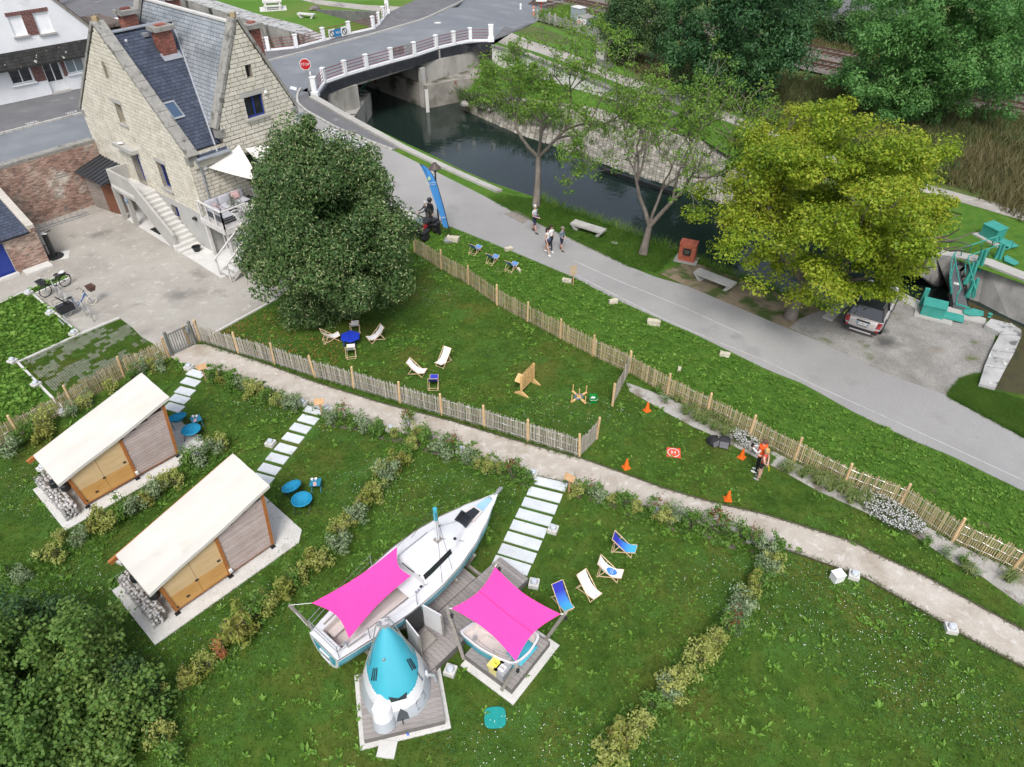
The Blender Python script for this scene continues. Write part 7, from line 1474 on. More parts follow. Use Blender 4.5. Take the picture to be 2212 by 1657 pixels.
for s_ in(-1,1):
 part(rt,'roof_rail',B().tube([(-1.6,s_*.6,1.5),(-.2,s_*.63,1.6),(.4,s_*.6,1.53)],.02,6),m_steel)
 for x0,x1 in((-1.72,-1.98),(-.62,-.68),(.45,1.05)):part(rt,'pillar',B().bar((x0,s_*.665,1.44 if x0!=-.62 else 1.5),(x1,s_*.825,.96),.06,.05),m_black)
 for x in(-1.32,1.3):
  w=part(rt,'wheel',B().lathe([(.2,-.11),(.31,-.11),(.335,-.07),(.335,.07),(.31,.11),(.2,.11)],22),m_tyre,loc=(x,s_*.81,.335),rot=(math.pi/2,0,0));part(w,'rim',B().lathe([(0,-.1),(.2,-.1),(.2,.1),(0,.1)],10),m_rim)
  part(rt,'wheel_arch',B().tube([(x+.4*math.cos(R(20*k)),s_*.875,.33+.4*math.sin(R(20*k)))for k in range(10)],.045,6),m_dkmetal)
 part(rt,'sill',B().bar((-.95,s_*.885,.3),(.9,s_*.885,.3),.06,.12),m_dkmetal)
 t_=part(rt,'tail_lamp',B().slab([(-2.09,s_*.60,.60),(-2.09,s_*.80,.62),(-2.0,s_*.83,.88),(-2.04,s_*.64,.90)],(-.035,s_*.02,0)),m_tail);part(rt,'reflector',B().box((-2.11,s_*.70,.42),(.05,.12,.14)),m_tail)
 part(rt,'mirror',B().ball((.78,s_*1.0,1.02),.11,10,8,(.7,1.1,.8)),m_black)
 part(rt,'headlight',B().ball((1.98,s_*.62,.74),.16,12,8,(.6,1,1)),P('headlight_glass',(.6,.62,.65),.1,spec=.8))
 for x in(-.5,.45):part(rt,'door_handle',B().box((x,s_*.905,.86),(.2,.03,.04)),m_dkmetal)
 for x in(-.66,.62,-1.45):part(rt,'door_seam',B().bar((x,s_*.912,.35),(x,s_*.88,.92),.012,.012),m_dkmetal)
part(rt,'rear_bumper',B().box((-2.1,0,.33),(.12,1.5,.14)),m_dkmetal);part(rt,'skid_plate',B().box((-2.15,0,.27),(.06,1.0,.07)),m_car);part(rt,'tailgate_handle',B().box((-2.13,0,.82),(.05,.62,.05)),m_black)
npl=part(rt,'number_plate',B().box((-2.135,0,.68),(.02,.52,.13)),m_sign);text(npl,'lettering','GG-988-YG',.085,m_sblk,(-2.148,0,.68),(0,-1,0),ZA,.001);text(npl,'badge_lettering','COUNTRYMAN',.07,m_dkmetal,(-2.13,0,.55),(0,-1,0),ZA,.004)
for s_ in(-1,1):part(npl,'plate_band',B().box((-2.146,s_*.24,.68),(.004,.045,.125)),m_sblu)
rt=T('concrete_plank','long concrete slab lying beside the parked car','slab',g(1809,668),0);q=[g(1776,683,.1),g(1798,692,.1),g(1850,642,.1),g(1828,634,.1)];part(rt,'slab',B().slab([p-rt.location for p in q],ZA*-.16),m_conc)
#  lock: walls and gate
m_lk=M('lock_concrete',[(.1,.1,.09),(.24,.235,.22),(.36,.35,.33)],.5,.9,.5,8,stretch=(1,1,.5),patches=[(.8,(.05,.05,.045),.52,.64),(2,(.5,.5,.48),.68,.72)])
rt=T('lock_wall','lichen spotted pale stone wing wall of the lock at the right edge','wall',g(2140,760));lx_=-Vector(rt.location)
wq=[(2150,694),(2190,698),(2206,716),(2196,752),(2168,795),(2148,835),(2116,828),(2130,782),(2152,742),(2160,722),(2140,712)]
ow=[(2131,688),(2175,690),(2205,708)]
for k,q in enumerate(([(2126,702),(2140,688),(2182,699),(2160,719)],[(2182,697),(2205,712),(2206,724),(2158,722)],[(2158,723),(2206,725),(2190,762),(2140,756)],[(2140,757),(2190,763),(2170,797),(2126,790)],[(2126,791),(2170,798),(2150,838),(2114,829)])):
 P_=[g(*p,.22)for p in q];m_=sum(P_,Vector())/4;part(rt,'coping_stone',B().slab([p.lerp(m_,.012)+lx_ for p in P_],(0,0,-1.6)),m_wall_w)
cb_=B().prism([(g(*p).x,g(*p).y)for p in((1946,633),(1984,651),(2064,668),(2128,690),(2126,702),(2050,684),(1975,668),(1938,646))],-3,.06);struct('lock_edge',cb_,m_conc)
fl_=lambda px,py,z=.62:g(px,py,z)
top=[fl_(*p)for p in((1960,575),(2020,550),(2075,558),(2130,572),(2211,605),(2420,690))]
b=B();base=[g(2040,640,-2.4),g(2052,640,-2.4),g(2062,660,-2.4),g(2104,690,-2.4),g(2200,742,-2.4),g(2420,840,-2.4)]
for(p,q),(p2,q2)in zip(zip(top,top[1:]),zip(base,base[1:])):b.add([p,q,q2,p2],[(0,1,2,3)])
struct('lock_far_wall',b,m_lk);sheet('lock_far_quay',top+[fl_(2420,500),fl_(2211,470),fl_(2100,455),fl_(1980,500)],m_verge,dz=-.01);strip('lock_far_coping',[(1960,575),(2020,550),(2075,558),(2130,572),(2211,605),(2420,690)],[(1950,565),(2020,540),(2080,545),(2140,560),(2211,588),(2420,670)],fl_,m_conc,20,.02)
sheet('lock_floor',[g(*p,-1.32)for p in((2055,655),(2090,650),(2400,800),(2500,1000),(2211,900),(2120,838),(2150,742),(2172,704),(2066,672))],M('mossy_water',[(.03,.035,.015),(.06,.055,.02),(.04,.03,.02)],1.2,.5,.5,10,spec=.3))
m_tg=M('turquoise_gate_paint',[(.03,.22,.18),(.05,.3,.25)],2.5,.5,coord='obj',patches=(5,(.09,.2,.17),.62,.74))
rt=T('lock_gate','turquoise lock gate machinery with walkway and tube railings','lock gate',g(2075,668));ol=-Vector(rt.location);z5=lambda x,y,z=0:g((3660+x/2.0252)/1.8525,(880+y/2.0252)/1.8525,z)+ol
wk=[z5(312,690,.25),z5(440,720,.25),z5(390,520,.25),z5(372,420,.25),z5(480,330,.25),z5(740,300,.35),z5(690,265,.35),z5(420,320,.25),z5(275,420,.25)]
b=B().slab([wk[0],wk[1],wk[2],wk[3],wk[8]],ZA*-.1);b.slab([wk[8],wk[3],wk[4],wk[7]],ZA*-.1);b.slab([wk[7],wk[4],wk[5],wk[6]],ZA*-.1);part(rt,'walkway',b,M('grating',[(.07,.075,.08),(.13,.135,.14)],12,.8))
b=B().slab([wk[1],wk[2],wk[3]+ZA*0,wk[3]-ZA*2.4,wk[1]-ZA*2.4],(0,.12,0));b.slab([wk[3],wk[4],wk[5],wk[5]-ZA*2.6,wk[4]-ZA*2.6,wk[3]-ZA*2.6],(-.05,.15,0));part(rt,'gate_leaf',b,m_lk)
for t in(.25,.55,.85):part(rt,'gate_beam',B().bar(wk[3]-ZA*(2.2*t)+Vector((0,-.1,0)),wk[5]-ZA*(2.2*t)+Vector((0,-.1,0)),.14,.12),M('dark_gate_timber',[(.05,.045,.04),(.1,.09,.085)],3))
part(rt,'edge_plate',B().bar(z5(320,690,.2),z5(440,725,.2),.1,.22),m_tg)
def pillar(x,y,x2,y2,h=1.15):p=z5(x,y,.15);o=part(rt,'jack_post',B().bar(p,p+ZA*h+Vector((.05,.1,0)),.13,.2,(1,0,0)),m_tg);part(o,'cylinder',B().tube([p+Vector((.2,-.1,.1)),p+ZA*(h+.15)+Vector((.12,0,0))],.08,8),m_tg);part(o,'gusset',B().slab([p+Vector((-.22,-.1,0)),p+Vector((0,0,0)),p+ZA*h*.9],(0,.05,0)),m_tg)
for p in((420,630,0,0),(405,520,0,0),(480,420,0,0),(625,375,0,0)):pillar(*p,h=1.25 if p[0]!=420 else 1.0)
def rail(pts,r_=.035):part(rt,'railing',B().tube(pts,r_,7),m_tg)
zr_=1.3
R1=[z5(335,690,.25),z5(345,660,.9),z5(318,560,zr_),z5(300,420,zr_),z5(335,300,zr_),z5(350,300,zr_)]
rail([z5(290,600,.25),z5(282,480,1.2),z5(300,310,1.3),z5(345,240,1.3),z5(680,130,1.35),z5(690,165,.9),z5(640,190,.75)])
rail([z5(330,690,.25),z5(345,600,.95),z5(370,560,1.2),z5(330,350,1.3),z5(318,275,1.3)]);rail([z5(300,590,.7),z5(290,480,.8),z5(305,400,.8),z5(330,340,.8)])
rail([z5(405,430,.9),z5(410,350,1.0),z5(440,290,1.25),z5(520,260,1.3),z5(780,170,1.35),z5(800,185,1.2),z5(780,225,.9),z5(700,250,.75)]);rail([z5(470,480,.9),z5(440,360,1.2),z5(430,310,1.25)])
rail([z5(450,640,.3),z5(485,620,.5),z5(490,560,1.0),z5(478,500,1.2),z5(450,480,1.2)])
for x,y in((380,240),(450,215),(545,190),(630,165),(600,250)):rail([z5(x-10,y+75,.3),z5(x,y,1.3)],.028)
part(rt,'notice',B().slab([z5(315,505,1.0),z5(358,515,1.0),z5(355,530,.9),z5(312,520,.9)],ZA*.02),m_sign)
def gbox(lab,p,w,d,h,rz,post=None):
 q=T('lock_winch_box',lab,'control box',p,rz);part(q,'body',B().slab([(-w/2,-d/2,0),(w/2,-d/2,0),(w/2,d/2,0),(-w/2,d/2,0)],ZA*h*.9).slab([(-w/2-.03,-d/2-.03,h*.9),(w/2+.03,-d/2-.03,h*.9),(w/2+.03,d/2+.03,h),(-w/2-.03,d/2+.03,h)],ZA*.05),m_tg);part(q,'plinth',B().box((.1,0,.02),(w+.7,d+.5,.1)),m_conc)
 if post:part(q,'post',B().box(post,(.22,.2,1.0)),m_tg)
 part(q,'cover_plate',B().box((w/2+.45,.15,.12),(.95,.7,.05)),m_tg);return q
gbox('turquoise winch box with short post on the near lock side',g((3660+130/2.0252)/1.8525,(880+770/2.0252)/1.8525),1.05,.7,.7,-.5,(-.55,.55,.6));gbox('turquoise winch box on the far lock side lawn',fl_((3660+610/2.0252)/1.8525,(880+150/2.0252)/1.8525),1.0,.7,.8,-1.2)
for lab,q in(('angled turquoise cover plate flat on the near lock edge',[(390,735),(470,722),(555,745),(552,780),(440,778),(390,758)]),('angled turquoise cover plate on the far lock coping',[(720,300),(742,290),(838,345),(835,360),(800,370),(720,335)])):
 P_=[z5(x,y,.1 if 'near' in lab else .68)-ol for x,y in q];o=part(None,'cover_plate',B().slab([p-P_[0]for p in P_],ZA*.04),m_tg,loc=P_[0]);tag(o,lab,'plate')
tag(part(None,'mooring_stud',B().lathe([(.1,0),(.06,.05),(.06,.12),(.11,.14),(.11,.18),(0,.18)],10),m_tg,loc=g((3660+600/2.0252)/1.8525,(880+785/2.0252)/1.8525,.06)),'small turquoise mooring stud on the lock edge','stud')
for px_,py_,lab in((1862,545,''),):pass
for px_,py_,lab in((1858,510,'black bent post among the leaves on the far bank'),(1735,245+1000,'')):
 if lab:rt=T('mooring_lamp',lab,'lamp',g(px_-320,py_-238,.8));part(rt,'post',B().tube([(-.3,0,-.3),(0,0,1.1),(.1,0,1.15)],.07,8),m_black);part(rt,'head',B().ball((.1,0,1.2),.2,10,6,(1,1,.6)),m_black)
#  bicycles, racks
m_tyw=P('cream_tyre',(.62,.58,.48),.7);m_bkb=P('bike_blue',(.04,.11,.28),.35);m_bkk=P('bike_black',(.025,.025,.028),.35)
def wheel(rt,x,r_,tm):
 w=part(rt,'wheel',B().tube([(r_*math.cos(R(15*k)),0,r_*math.sin(R(15*k)))for k in range(24)],.024,6,close=True),tm,loc=(x,0,r_+.02));b=B()
 for k in range(14):b.tube([(0,.02*(-1)**k,0),(r_*math.cos(R(360/14*k)),0,r_*math.sin(R(360/14*k)))],.0035,3)
 part(w,'spokes',b,m_steel);part(w,'hub',B().tube([(0,-.05,0),(0,.05,0)],.03,8),m_steel)
def bicycle(lab,p,az,L,r_,fm,tm,basket,cargo=False):
 rt=T('bicycle',lab,'bicycle',p,az);hx=L/2;wheel(rt,hx,r_,tm);wheel(rt,-hx,r_,tm);bb=(-.05,0,.3);sx=-.2;hd=(hx-.18,0,.95)
 b=B();b.tube([bb,(hx-.14,0,.72)],.03,7);b.tube([bb,(sx,0,.82)],.022,7);b.tube([(sx+.02,0,.62),(hx-.15,0,.82)]if not cargo else[(sx+.05,0,.5),(.2,0,.45),(hx-.17,0,.8)],.024,7);b.tube([bb,(-hx,.05,r_+.02)],.014,6);b.tube([(sx+.03,0,.66),(-hx,.05,r_+.02)],.014,6);b.tube([(hx-.17,0,.95),(hx-.12,0,.66),(hx,.05,r_+.02)],.018,6);part(rt,'frame',b,fm)
 part(rt,'handlebar',B().tube([(hx-.38,-.28,1.02),(hx-.22,-.24,1.06),hd,(hx-.22,.24,1.06),(hx-.38,.28,1.02)],.016,6),m_steel if not cargo else m_bkk)
 part(rt,'saddle',B().ball((sx-.05,0,.9),.13,10,6,(1.1,.7,.4)),m_bkk);part(rt,'crank',B().tube([(-.12,.1,.18),(-.05,.1,.3),(-.05,-.1,.3),(.02,-.1,.42)],.013,5),m_steel)
 part(rt,'mudguard',B().tube([(-hx+(r_+.04)*math.cos(R(20+16*k)),0,r_+.02+(r_+.04)*math.sin(R(20+16*k)))for k in range(10)],.025,5),m_bkk);part(rt,'carrier',B().bar((-hx-.2,0,r_*2+.12),(-hx+.42,0,r_*2+.1),.16,.03),m_bkk)
 if basket:bx_=hx+.02;b=B().add([(bx_-.12,-.14,.72),(bx_+.12,-.14,.72),(bx_+.12,.14,.72),(bx_-.12,.14,.72),(bx_-.17,-.2,1.0),(bx_+.2,-.2,1.0),(bx_+.2,.2,1.0),(bx_-.17,.2,1.0)],[(3,2,1,0),(0,1,5,4),(1,2,6,5),(2,3,7,6),(3,0,4,7)]);part(rt,'basket',b,basket)
 if cargo:
  part(rt,'child_seat',B().slab([(-.45,-.16,.72),(-.45,.16,.72),(-.78,.16,1.2),(-.78,-.16,1.2)],(-.05,0,-.03)),m_bkk);part(rt,'pannier',B().box((-hx+.05,0,.5),(.75,.42,.34)),m_bag);part(rt,'cargo_rack',B().bar((-hx-.35,0,.72),(-.3,0,.72),.3,.04),m_bkk);b=B()
  for s_ in(-1,1):b.tube([(-hx-.35,s_*.2,.76),(-hx-.35,s_*.2,1.02),(-.5,s_*.2,1.02),(-.5,s_*.2,.76)],.012,5)
  part(rt,'rack_rails',b,m_bkk)
 else:part(rt,'saddle_cover',B().ball((-hx-.02,0,r_*2+.2),.14,10,6,(1.2,.8,.5)),m_sign)
a,c_=g(93+9,638+4),g(148,617);bicycle('black city bicycle with front basket leaning on the first hoop',(a+c_)/2,math.atan2((a-c_).y,(a-c_).x),(a-c_).length*.92,.33,m_bkk,m_tyre,P('dark_wire_basket',(.06,.06,.065),.6))
a,c_=g(202,658),g(147,684);bicycle('long blue cargo bicycle with cream tyres and child seat',(a+c_)/2,math.atan2((a-c_).y,(a-c_).x),(a-c_).length*.98,.25,m_bkb,m_tyw,None,True);rt=bpy.data.objects['bicycle.001']
part(rt,'wicker_basket',B().add([(.75,-.16,.78),(1.0,-.16,.78),(1.0,.16,.78),(.75,.16,.78),(.7,-.22,1.05),(1.08,-.22,1.05),(1.08,.22,1.05),(.7,.22,1.05)],[(3,2,1,0),(0,1,5,4),(1,2,6,5),(2,3,7,6),(3,0,4,7)]),M('wicker',[(.08,.045,.035),(.16,.1,.08)],14,.8,coord='obj'))
hp=B().tube([(-.28,0,0),(-.28,0,.6),(-.2,0,.75),(0,0,.82),(.2,0,.75),(.28,0,.6),(.28,0,0)],.03,8).mesh('hoop',m_steel);hz_=math.atan2((g(205,690)-g(192,694)).y,(g(205,690)-g(192,694)).x)
HPos=[((124,637),'behind the black city bicycle'),((138,649),'second from the black city bicycle'),((150,660),'between the two bicycles'),((168,668),'at the cargo bicycle saddle'),((184,678),'in front of the cargo bicycle'),((200,691),'farthest from the black bicycle')]
for p,t in HPos:
 rt=T('bike_hoop','galvanised hoop stand '+t,'bicycle stand',g(*p),math.atan2(E2.y,E2.x)-.2,'hoop stands in the courtyard');link('hoop',hp,rt)
rt=T('wave_rack','small wavy galvanised bicycle rack at the courtyard kerb','bicycle rack',g(136,703),R(-42));
for k in range(3):part(rt,'wave_bar',B().tube([(-.35+.1*j,k*.12,.12+.14*(j%2)+.05*k)for j in range(8)],.018,6),m_steel)
a,c_=g(82,500),g(193,464);d=(c_-a).normalized();rt=T('wall_bike_rack','long galvanised bicycle rack along the brick courtyard wall','bicycle rack',a);L=(c_-a).length;n_=Vector((-d.y,d.x,0))
for y in(0,.35):part(rt,'rail',B().tube([n_*y+ZA*.05,d*L+n_*y+ZA*.05],.025,6),m_steel)
for k in range(int(L/.38)):part(rt,'wheel_holder',B().tube([d*(k*.38+.1)+ZA*.05,d*(k*.38+.1)+n_*.1+ZA*(.62 if k%2 else .45),d*(k*.38+.24)+n_*.1+ZA*(.62 if k%2 else .45),d*(k*.38+.24)+n_*.35+ZA*.05],.014,6),m_steel)
rt=T('repair_station','black bicycle repair column on a round base by the outbuilding','repair station',g(118,555));part(rt,'base',B().lathe([(0,.01),(.5,.01),(.5,.05),(0,.05)],20),m_black);part(rt,'slab',B().box((.1,.05,.005),(1.3,1.0,.02),.4),m_concl);part(rt,'column',B().box((0,0,.75),(.24,.2,1.45),.3),m_black);part(rt,'top_plate',B().box((0,0,1.49),(.3,.26,.04),.3),m_concl)
part(rt,'hanger',B().tube([(0,0,1.5),(.3,.1,1.6)],.025,6).tube([(.05,.05,1.5),(.32,.2,1.62)],.025,6),m_black);part(rt,'pump',B().tube([(-.3,-.05,.05),(-.3,-.05,.75)],.03,7).tube([(-.42,-.05,.75),(-.18,-.05,.75)],.018,6),m_dkmetal)
#  quad bike
qo=g(917,508);rt=T('quad_bike','black and red quad bike parked beside the flag','quad bike',qo,R(-118));m_qr=P('quad_red',(.35,.02,.03),.35);m_qk=P('quad_black',(.022,.022,.026),.4)
for x in(-.62,.62):
 for s_ in(-1,1):
  w=part(rt,'wheel',B().lathe([(.14,-.12),(.27,-.12),(.3,-.08),(.3,.08),(.27,.12),(.14,.12)],16),m_tyre,loc=(x,s_*.46,.3),rot=(math.pi/2,0,0));part(w,'rim',B().lathe([(0,-.1),(.14,-.1),(.14,.1),(0,.1)],8),m_rim)
  part(rt,'mudguard',B().slab([(x-.38,s_*.3,.62),(x+.38,s_*.3,.62),(x+.34,s_*.62,.58),(x-.34,s_*.62,.58)],ZA*.05),m_qk)
part(rt,'chassis',B().box((0,0,.45),(1.5,.4,.22)),m_qk);part(rt,'fuel_tank',B().slab([(.05,-.2,.62),(.75,-.3,.62),(.75,.3,.62),(.05,.2,.62)],(.05,0,.28)),m_qk);part(rt,'seat',B().slab([(-.7,-.17,.65),(.1,-.15,.68),(.1,.15,.68),(-.7,.17,.65)],ZA*.16),m_bag)
for s_ in(-1,1):part(rt,'red_panel',B().slab([(-.1,s_*.2,.6),(.5,s_*.33,.62),(.35,s_*.22,.9),(.0,s_*.18,.8)],(0,s_*.03,0)),m_qr)
part(rt,'rear_rack',B().box((-.72,0,.74),(.5,.75,.05)),m_qk);part(rt,'front_rack',B().box((.78,0,.78),(.4,.7,.04)),m_qk);part(rt,'handlebar',B().tube([(.25,-.4,1.05),(.35,-.1,1.08),(.35,.1,1.08),(.25,.4,1.05)],.02,6),m_qk);part(rt,'windscreen',B().slab([(.5,-.25,1.0),(.5,.25,1.0),(.35,.2,1.32),(.35,-.2,1.32)],(.01,0,.005)),P('smoky_screen',(.14,.17,.2),.1,spec=.8));part(rt,'front_bumper',B().tube([(.85,-.3,.35),(1.0,-.2,.5),(1.0,.2,.5),(.85,.3,.35)],.025,6),m_qk)
#  people
m_skin=P('skin',(.55,.33,.25),.6)
def cloth(c):return P('cloth_%02d_%02d_%02d'%tuple(int(x*99)for x in c),c,.85)
def person(lab,p,az,h=1.72,stride=.0,arms=None,top=(.7,.7,.7),bot=(.03,.035,.06),botlen='short',sleeve='short',shoe=(.7,.7,.7),hair=(.06,.04,.03),hairk='short',fem=False,lean=0.0,headturn=0.0,sit=False,cap=None,helmet=False):
 """faces +y. arms = ((elbow, hand) left, right) offsets as (x, y, z) fractions of height"""
 rt=T('person',lab,'person',p,az);k=h/1.75
 V=[];Eg=[];Rd=[];lab_=[]
 def v(x,y,z,r,par=None,l=None):
  V.append(Vector((x*k,(y+lean*max(0,z-.95))*k,z*k)));Rd.append(r*k);i=len(V)-1
  if par is not None:Eg.append((par,i));lab_.append(l)
  return i
 sw=.155 if fem else .185;hw_=.1
 pel=v(0,0,.96,.135 if fem else .13);wa=v(0,0,1.12,.105 if fem else .122,pel,'hip');ch=v(0,.01,1.30,.125 if fem else .14,wa,'top');nk0=v(0,0,1.45,.075,ch,'top');nk=v(0,.01,1.52,.052,nk0,'skin');hd=v(0,.025,1.58,.075,nk,'skin');hd2=v(0,.02,1.66,.088,hd,'skin');hd3=v(0,.01,1.735,.055,hd2,'skin')
 for s_ in(-1,1):
  y=stride*s_*.5;hp_=v(s_*hw_,0,.90,.092,pel,'hip')
  if sit:kn=v(s_*.2,.38,.92,.062,hp_,'thigh');an=v(s_*.24,.34,.48,.04,kn,'calf');to=v(s_*.24,.5,.44,.035,an,'foot')
  else:
   fwd=y>0;kn=v(s_*(hw_-.005),y*.55+.03*abs(stride)+.015,.50,.06,hp_,'thigh');az_=.09 if fwd or stride==0 else .09+.12*abs(stride)
   cf_=v(s_*(hw_-.01),y*.85+(-.06 if not fwd and stride else 0)-.015,.32+(az_-.09),.054,kn,'calf');an=v(s_*(hw_-.01),y*1.0-(.0 if fwd else .08*abs(stride)),az_,.036,cf_,'calf');to=v(s_*(hw_+.01),y+.17,max(.035,az_-.055),.034,an,'foot')
  sh=v(s_*sw,0,1.42,.062,ch,'top');e_,ha_=(arms or(((.05,-.02,-.28),(.06,.06,-.52)),)*2)[0 if s_<0 else 1]
  el=v(s_*(sw+e_[0]),e_[1],1.42+e_[2],.042,sh,'uarm');wr=v(s_*(sw+ha_[0]),ha_[1],1.42+ha_[2],.03,el,'farm')
  d=(V[wr]-V[el]).normalized();x_=d.cross(Vector((0,0,1)));x_=(x_.normalized()if x_.length>.1 else Vector((0,1,0)));pm=len(V);V.append(V[wr]+d*.07*k);Rd.append(.032*k);Eg.append((wr,pm));lab_.append('skin')
  for f in range(4):
   q=V[pm]+x_*(f-1.5)*.02*k+d*.025*k;a_=len(V);V.append(q);Rd.append(.011*k);Eg.append((pm,a_));lab_.append('skin');V.append(q+d*(.05-.006*abs(f-1.3))*k+Vector((0,.012,-.005))*k);Rd.append(.008*k);Eg.append((a_,a_+1));lab_.append('skin')
  a_=len(V);V.append(V[wr]+d*.04*k+x_*s_*.045*k);Rd.append(.011*k);Eg.append((wr,a_));lab_.append('skin')
 me=bpy.data.meshes.new('body');me.from_pydata(V,Eg,[]);o=bpy.data.objects.new('b',me);COL.objects.link(o);md=o.modifiers.new('s','SKIN');md.use_smooth_shade=True;ss=o.modifiers.new('d','SUBSURF');ss.levels=1
 sv=me.skin_vertices[0].data
 for i,r_ in enumerate(Rd):sv[i].radius=(r_,r_)
 sv[0].use_root=True
 torso=(1,2,3)
 for i in torso:sv[i].radius=(Rd[i]*1.18,Rd[i]*.82)
 dg=bpy.context.evaluated_depsgraph_get();m2=bpy.data.meshes.new_from_object(o.evaluated_get(dg));bpy.data.objects.remove(o);m2.name='body'
 mats=[m_skin,cloth(top),cloth(bot),cloth(shoe)];m2.materials.clear()
 for m in mats:m2.materials.append(m)
 cov={'skin':0,'top':1,'hip':2,'foot':3,'thigh':2,'calf':2 if botlen=='long' else 0,'uarm':0 if sleeve=='none' else 1,'farm':1 if sleeve=='long' else 0}
 for pl in m2.polygons:
  c=pl.center;best=9;bl='skin';bt=0
  for(a,b_),l_ in zip(Eg,lab_):
   A,C=V[a],V[b_];d=C-A;t=max(0,min(1,(c-A).dot(d)/max(d.length_squared,1e-9)));q=(A+d*t-c).length-.5*(Rd[a]+(Rd[b_]-Rd[a])*t)
   if q<best:best,bl,bt=q,l_,t
  mi=cov[bl]
  if bl=='hip' and c.z>1.06*k:mi=1
  if bl=='thigh' and botlen=='short' and bt>(.45 if fem else .8):mi=0
  if bl=='uarm' and sleeve=='short' and bt>.55:mi=0
  pl.material_index=mi
 m2.polygons.foreach_set('use_smooth',[True]*len(m2.polygons));link('body',m2,rt)
 hc=V[hd2];hm=P('hair_%02d_%02d'%(int(hair[0]*99),int(hair[1]*99)),hair,.8);b=B()
 if helmet:b.ball(hc+Vector((0,-.005,.02)),.145*k,14,10,(1,1.08,1));part(rt,'helmet',b,m_black,True)
 else:
  b.ball(hc+Vector((0,-.022,.03))*k,.108*k,12,8,(.92,1.0,.98))
  if hairk=='long':b.tube([hc+Vector((0,-.07,.02))*k,hc+Vector((0,-.115,-.1))*k,hc+Vector((0,-.12,-.24))*k],[.085*k,.085*k,.05*k],8)
  if hairk=='bob':b.ball(hc+Vector((0,-.045,-.03))*k,.115*k,12,8,(1.02,.85,.9))
  if hairk=='bun':b.ball(hc+Vector((0,-.13,.03))*k,.05*k,8,6)
  part(rt,'hair',b,hm,True)
  if cap:bb=B().ball(hc+Vector((0,-.005,.055))*k,.115*k,12,8,(1,1.05,.7)).slab([hc+Vector(q)*k for q in((-.07,.09,.045),(.07,.09,.045),(.05,.2,.03),(-.05,.2,.03))],ZA*.012);part(rt,'cap',bb,cloth(cap),True)
 b=B().ball(hc+Vector((0,.1,-.025))*k,.018*k,6,5,(1,1.2,1.5))
 for s_ in(-1,1):b.ball(hc+Vector((s_*.088,.0,-.015))*k,.024*k,6,5,(.4,.8,1.2))
 part(rt,'nose_and_ears',b,m_skin);b=B()
 for s_ in(-1,1):b.ball(hc+Vector((s_*.033,.078,.005))*k,.013*k,6,5)
 b.box(hc+Vector((0,.083,-.065))*k,(.04*k,.008,.009));part(rt,'eyes_and_mouth',b,m_dkmetal)
 for s_,i in((-1,0),(1,1)):
  feet=[V[b_]for(a,b_),l_ in zip(Eg,lab_)if l_=='foot'];ank=[V[a]for(a,b_),l_ in zip(Eg,lab_)if l_=='foot'];f=feet[i];a=ank[i];d=Vector((f.x-a.x,f.y-a.y,0));d.normalize();bm=B().ball(Vector((a.x,a.y,0))+d*.07*k+ZA*(max(.0,f.z-.035)+.045),.055*k,10,6,(.85,2.5,.85));part(rt,'shoe',bm,cloth(shoe),True)
 return rt
WAz=AH((1105,500),(1280,590))
pw=lambda a:WAz+a
rt=person('man in grey t-shirt with a blue arm sling walking on the towpath',g(1154,502),pw(.1),1.78,.42,(((.05,-.05,-.28),(-.02,.16,-.42)),((.04,.06,-.28),(-.1,.26,-.34))),(.5,.52,.54),(.02,.025,.06),'short','short',(.06,.05,.05),(.5,.48,.45))
part(rt,'arm_sling',B().tube([(.2,.04,1.16),(.08,.2,1.10),(-.1,.2,1.08)],[.07,.075,.06],8).tube([(-.08,.15,1.1),(-.12,.1,1.44),(.06,-.1,1.5),(.16,.06,1.2)],.018,5),P('sling_navy',(.02,.03,.11),.8))
rt=person('woman in white sleeveless top with crossbody bag walking in front',g(1181,549),pw(.0),1.66,.5,(((.04,-.08,-.27),(.04,-.02,-.5)),((.04,.05,-.27),(.04,.14,-.46))),(.74,.74,.73),(.045,.04,.06),'short','none',(.75,.75,.73),(.03,.02,.02),'long',True)
b=B().ball((-.02,.13,.96),.13,10,8,(1.1,.5,.85));o=part(rt,'crossbody_bag',b,P('denim_bag',(.05,.08,.16),.8),True);part(o,'strap',B().tube([(.1,.1,1.0),(.12,.05,1.4),(0,-.08,1.46),(-.14,-.1,1.05)],.012,4),m_dkmetal)
person('girl in white t-shirt and black leggings walking beside the woman',g(1189,541),pw(-.1),1.6,.46,(((.05,-.06,-.26),(.06,-.03,-.5)),((.08,.06,-.26),(.12,.14,-.48))),(.74,.73,.73),(.015,.015,.017),'long','short',(.72,.72,.7),(.035,.022,.018),'long',True)
person('boy in grey hoodie and camouflage cap walking with hands in pocket',g(1212,541),pw(.05),1.5,.3,(((.06,-.04,-.27),(-.03,.13,-.36)),((.06,-.04,-.27),(-.03,.13,-.36))),(.16,.19,.23),(.02,.024,.05),'short','long',(.03,.03,.032),(.05,.035,.025),'short',cap=(.2,.19,.14))
fz=AH((1640,1034),(1570,1010))
rt=person('drone pilot in orange safety vest holding a black controller',g(1632,1019),fz-.1,1.7,.0,(((.05,.1,-.26),(-.07,.34,-.2)),((.05,.1,-.26),(-.07,.34,-.2))),(.72,.72,.72),(.014,.014,.016),'long','long',(.75,.75,.74),(.1,.06,.04),'bun',True)
b=B();vest=lambda z0,z1,w0,w1:b.lathe([(w0,z0),(w1,z1)],16,sx=1.15,sy=.9)
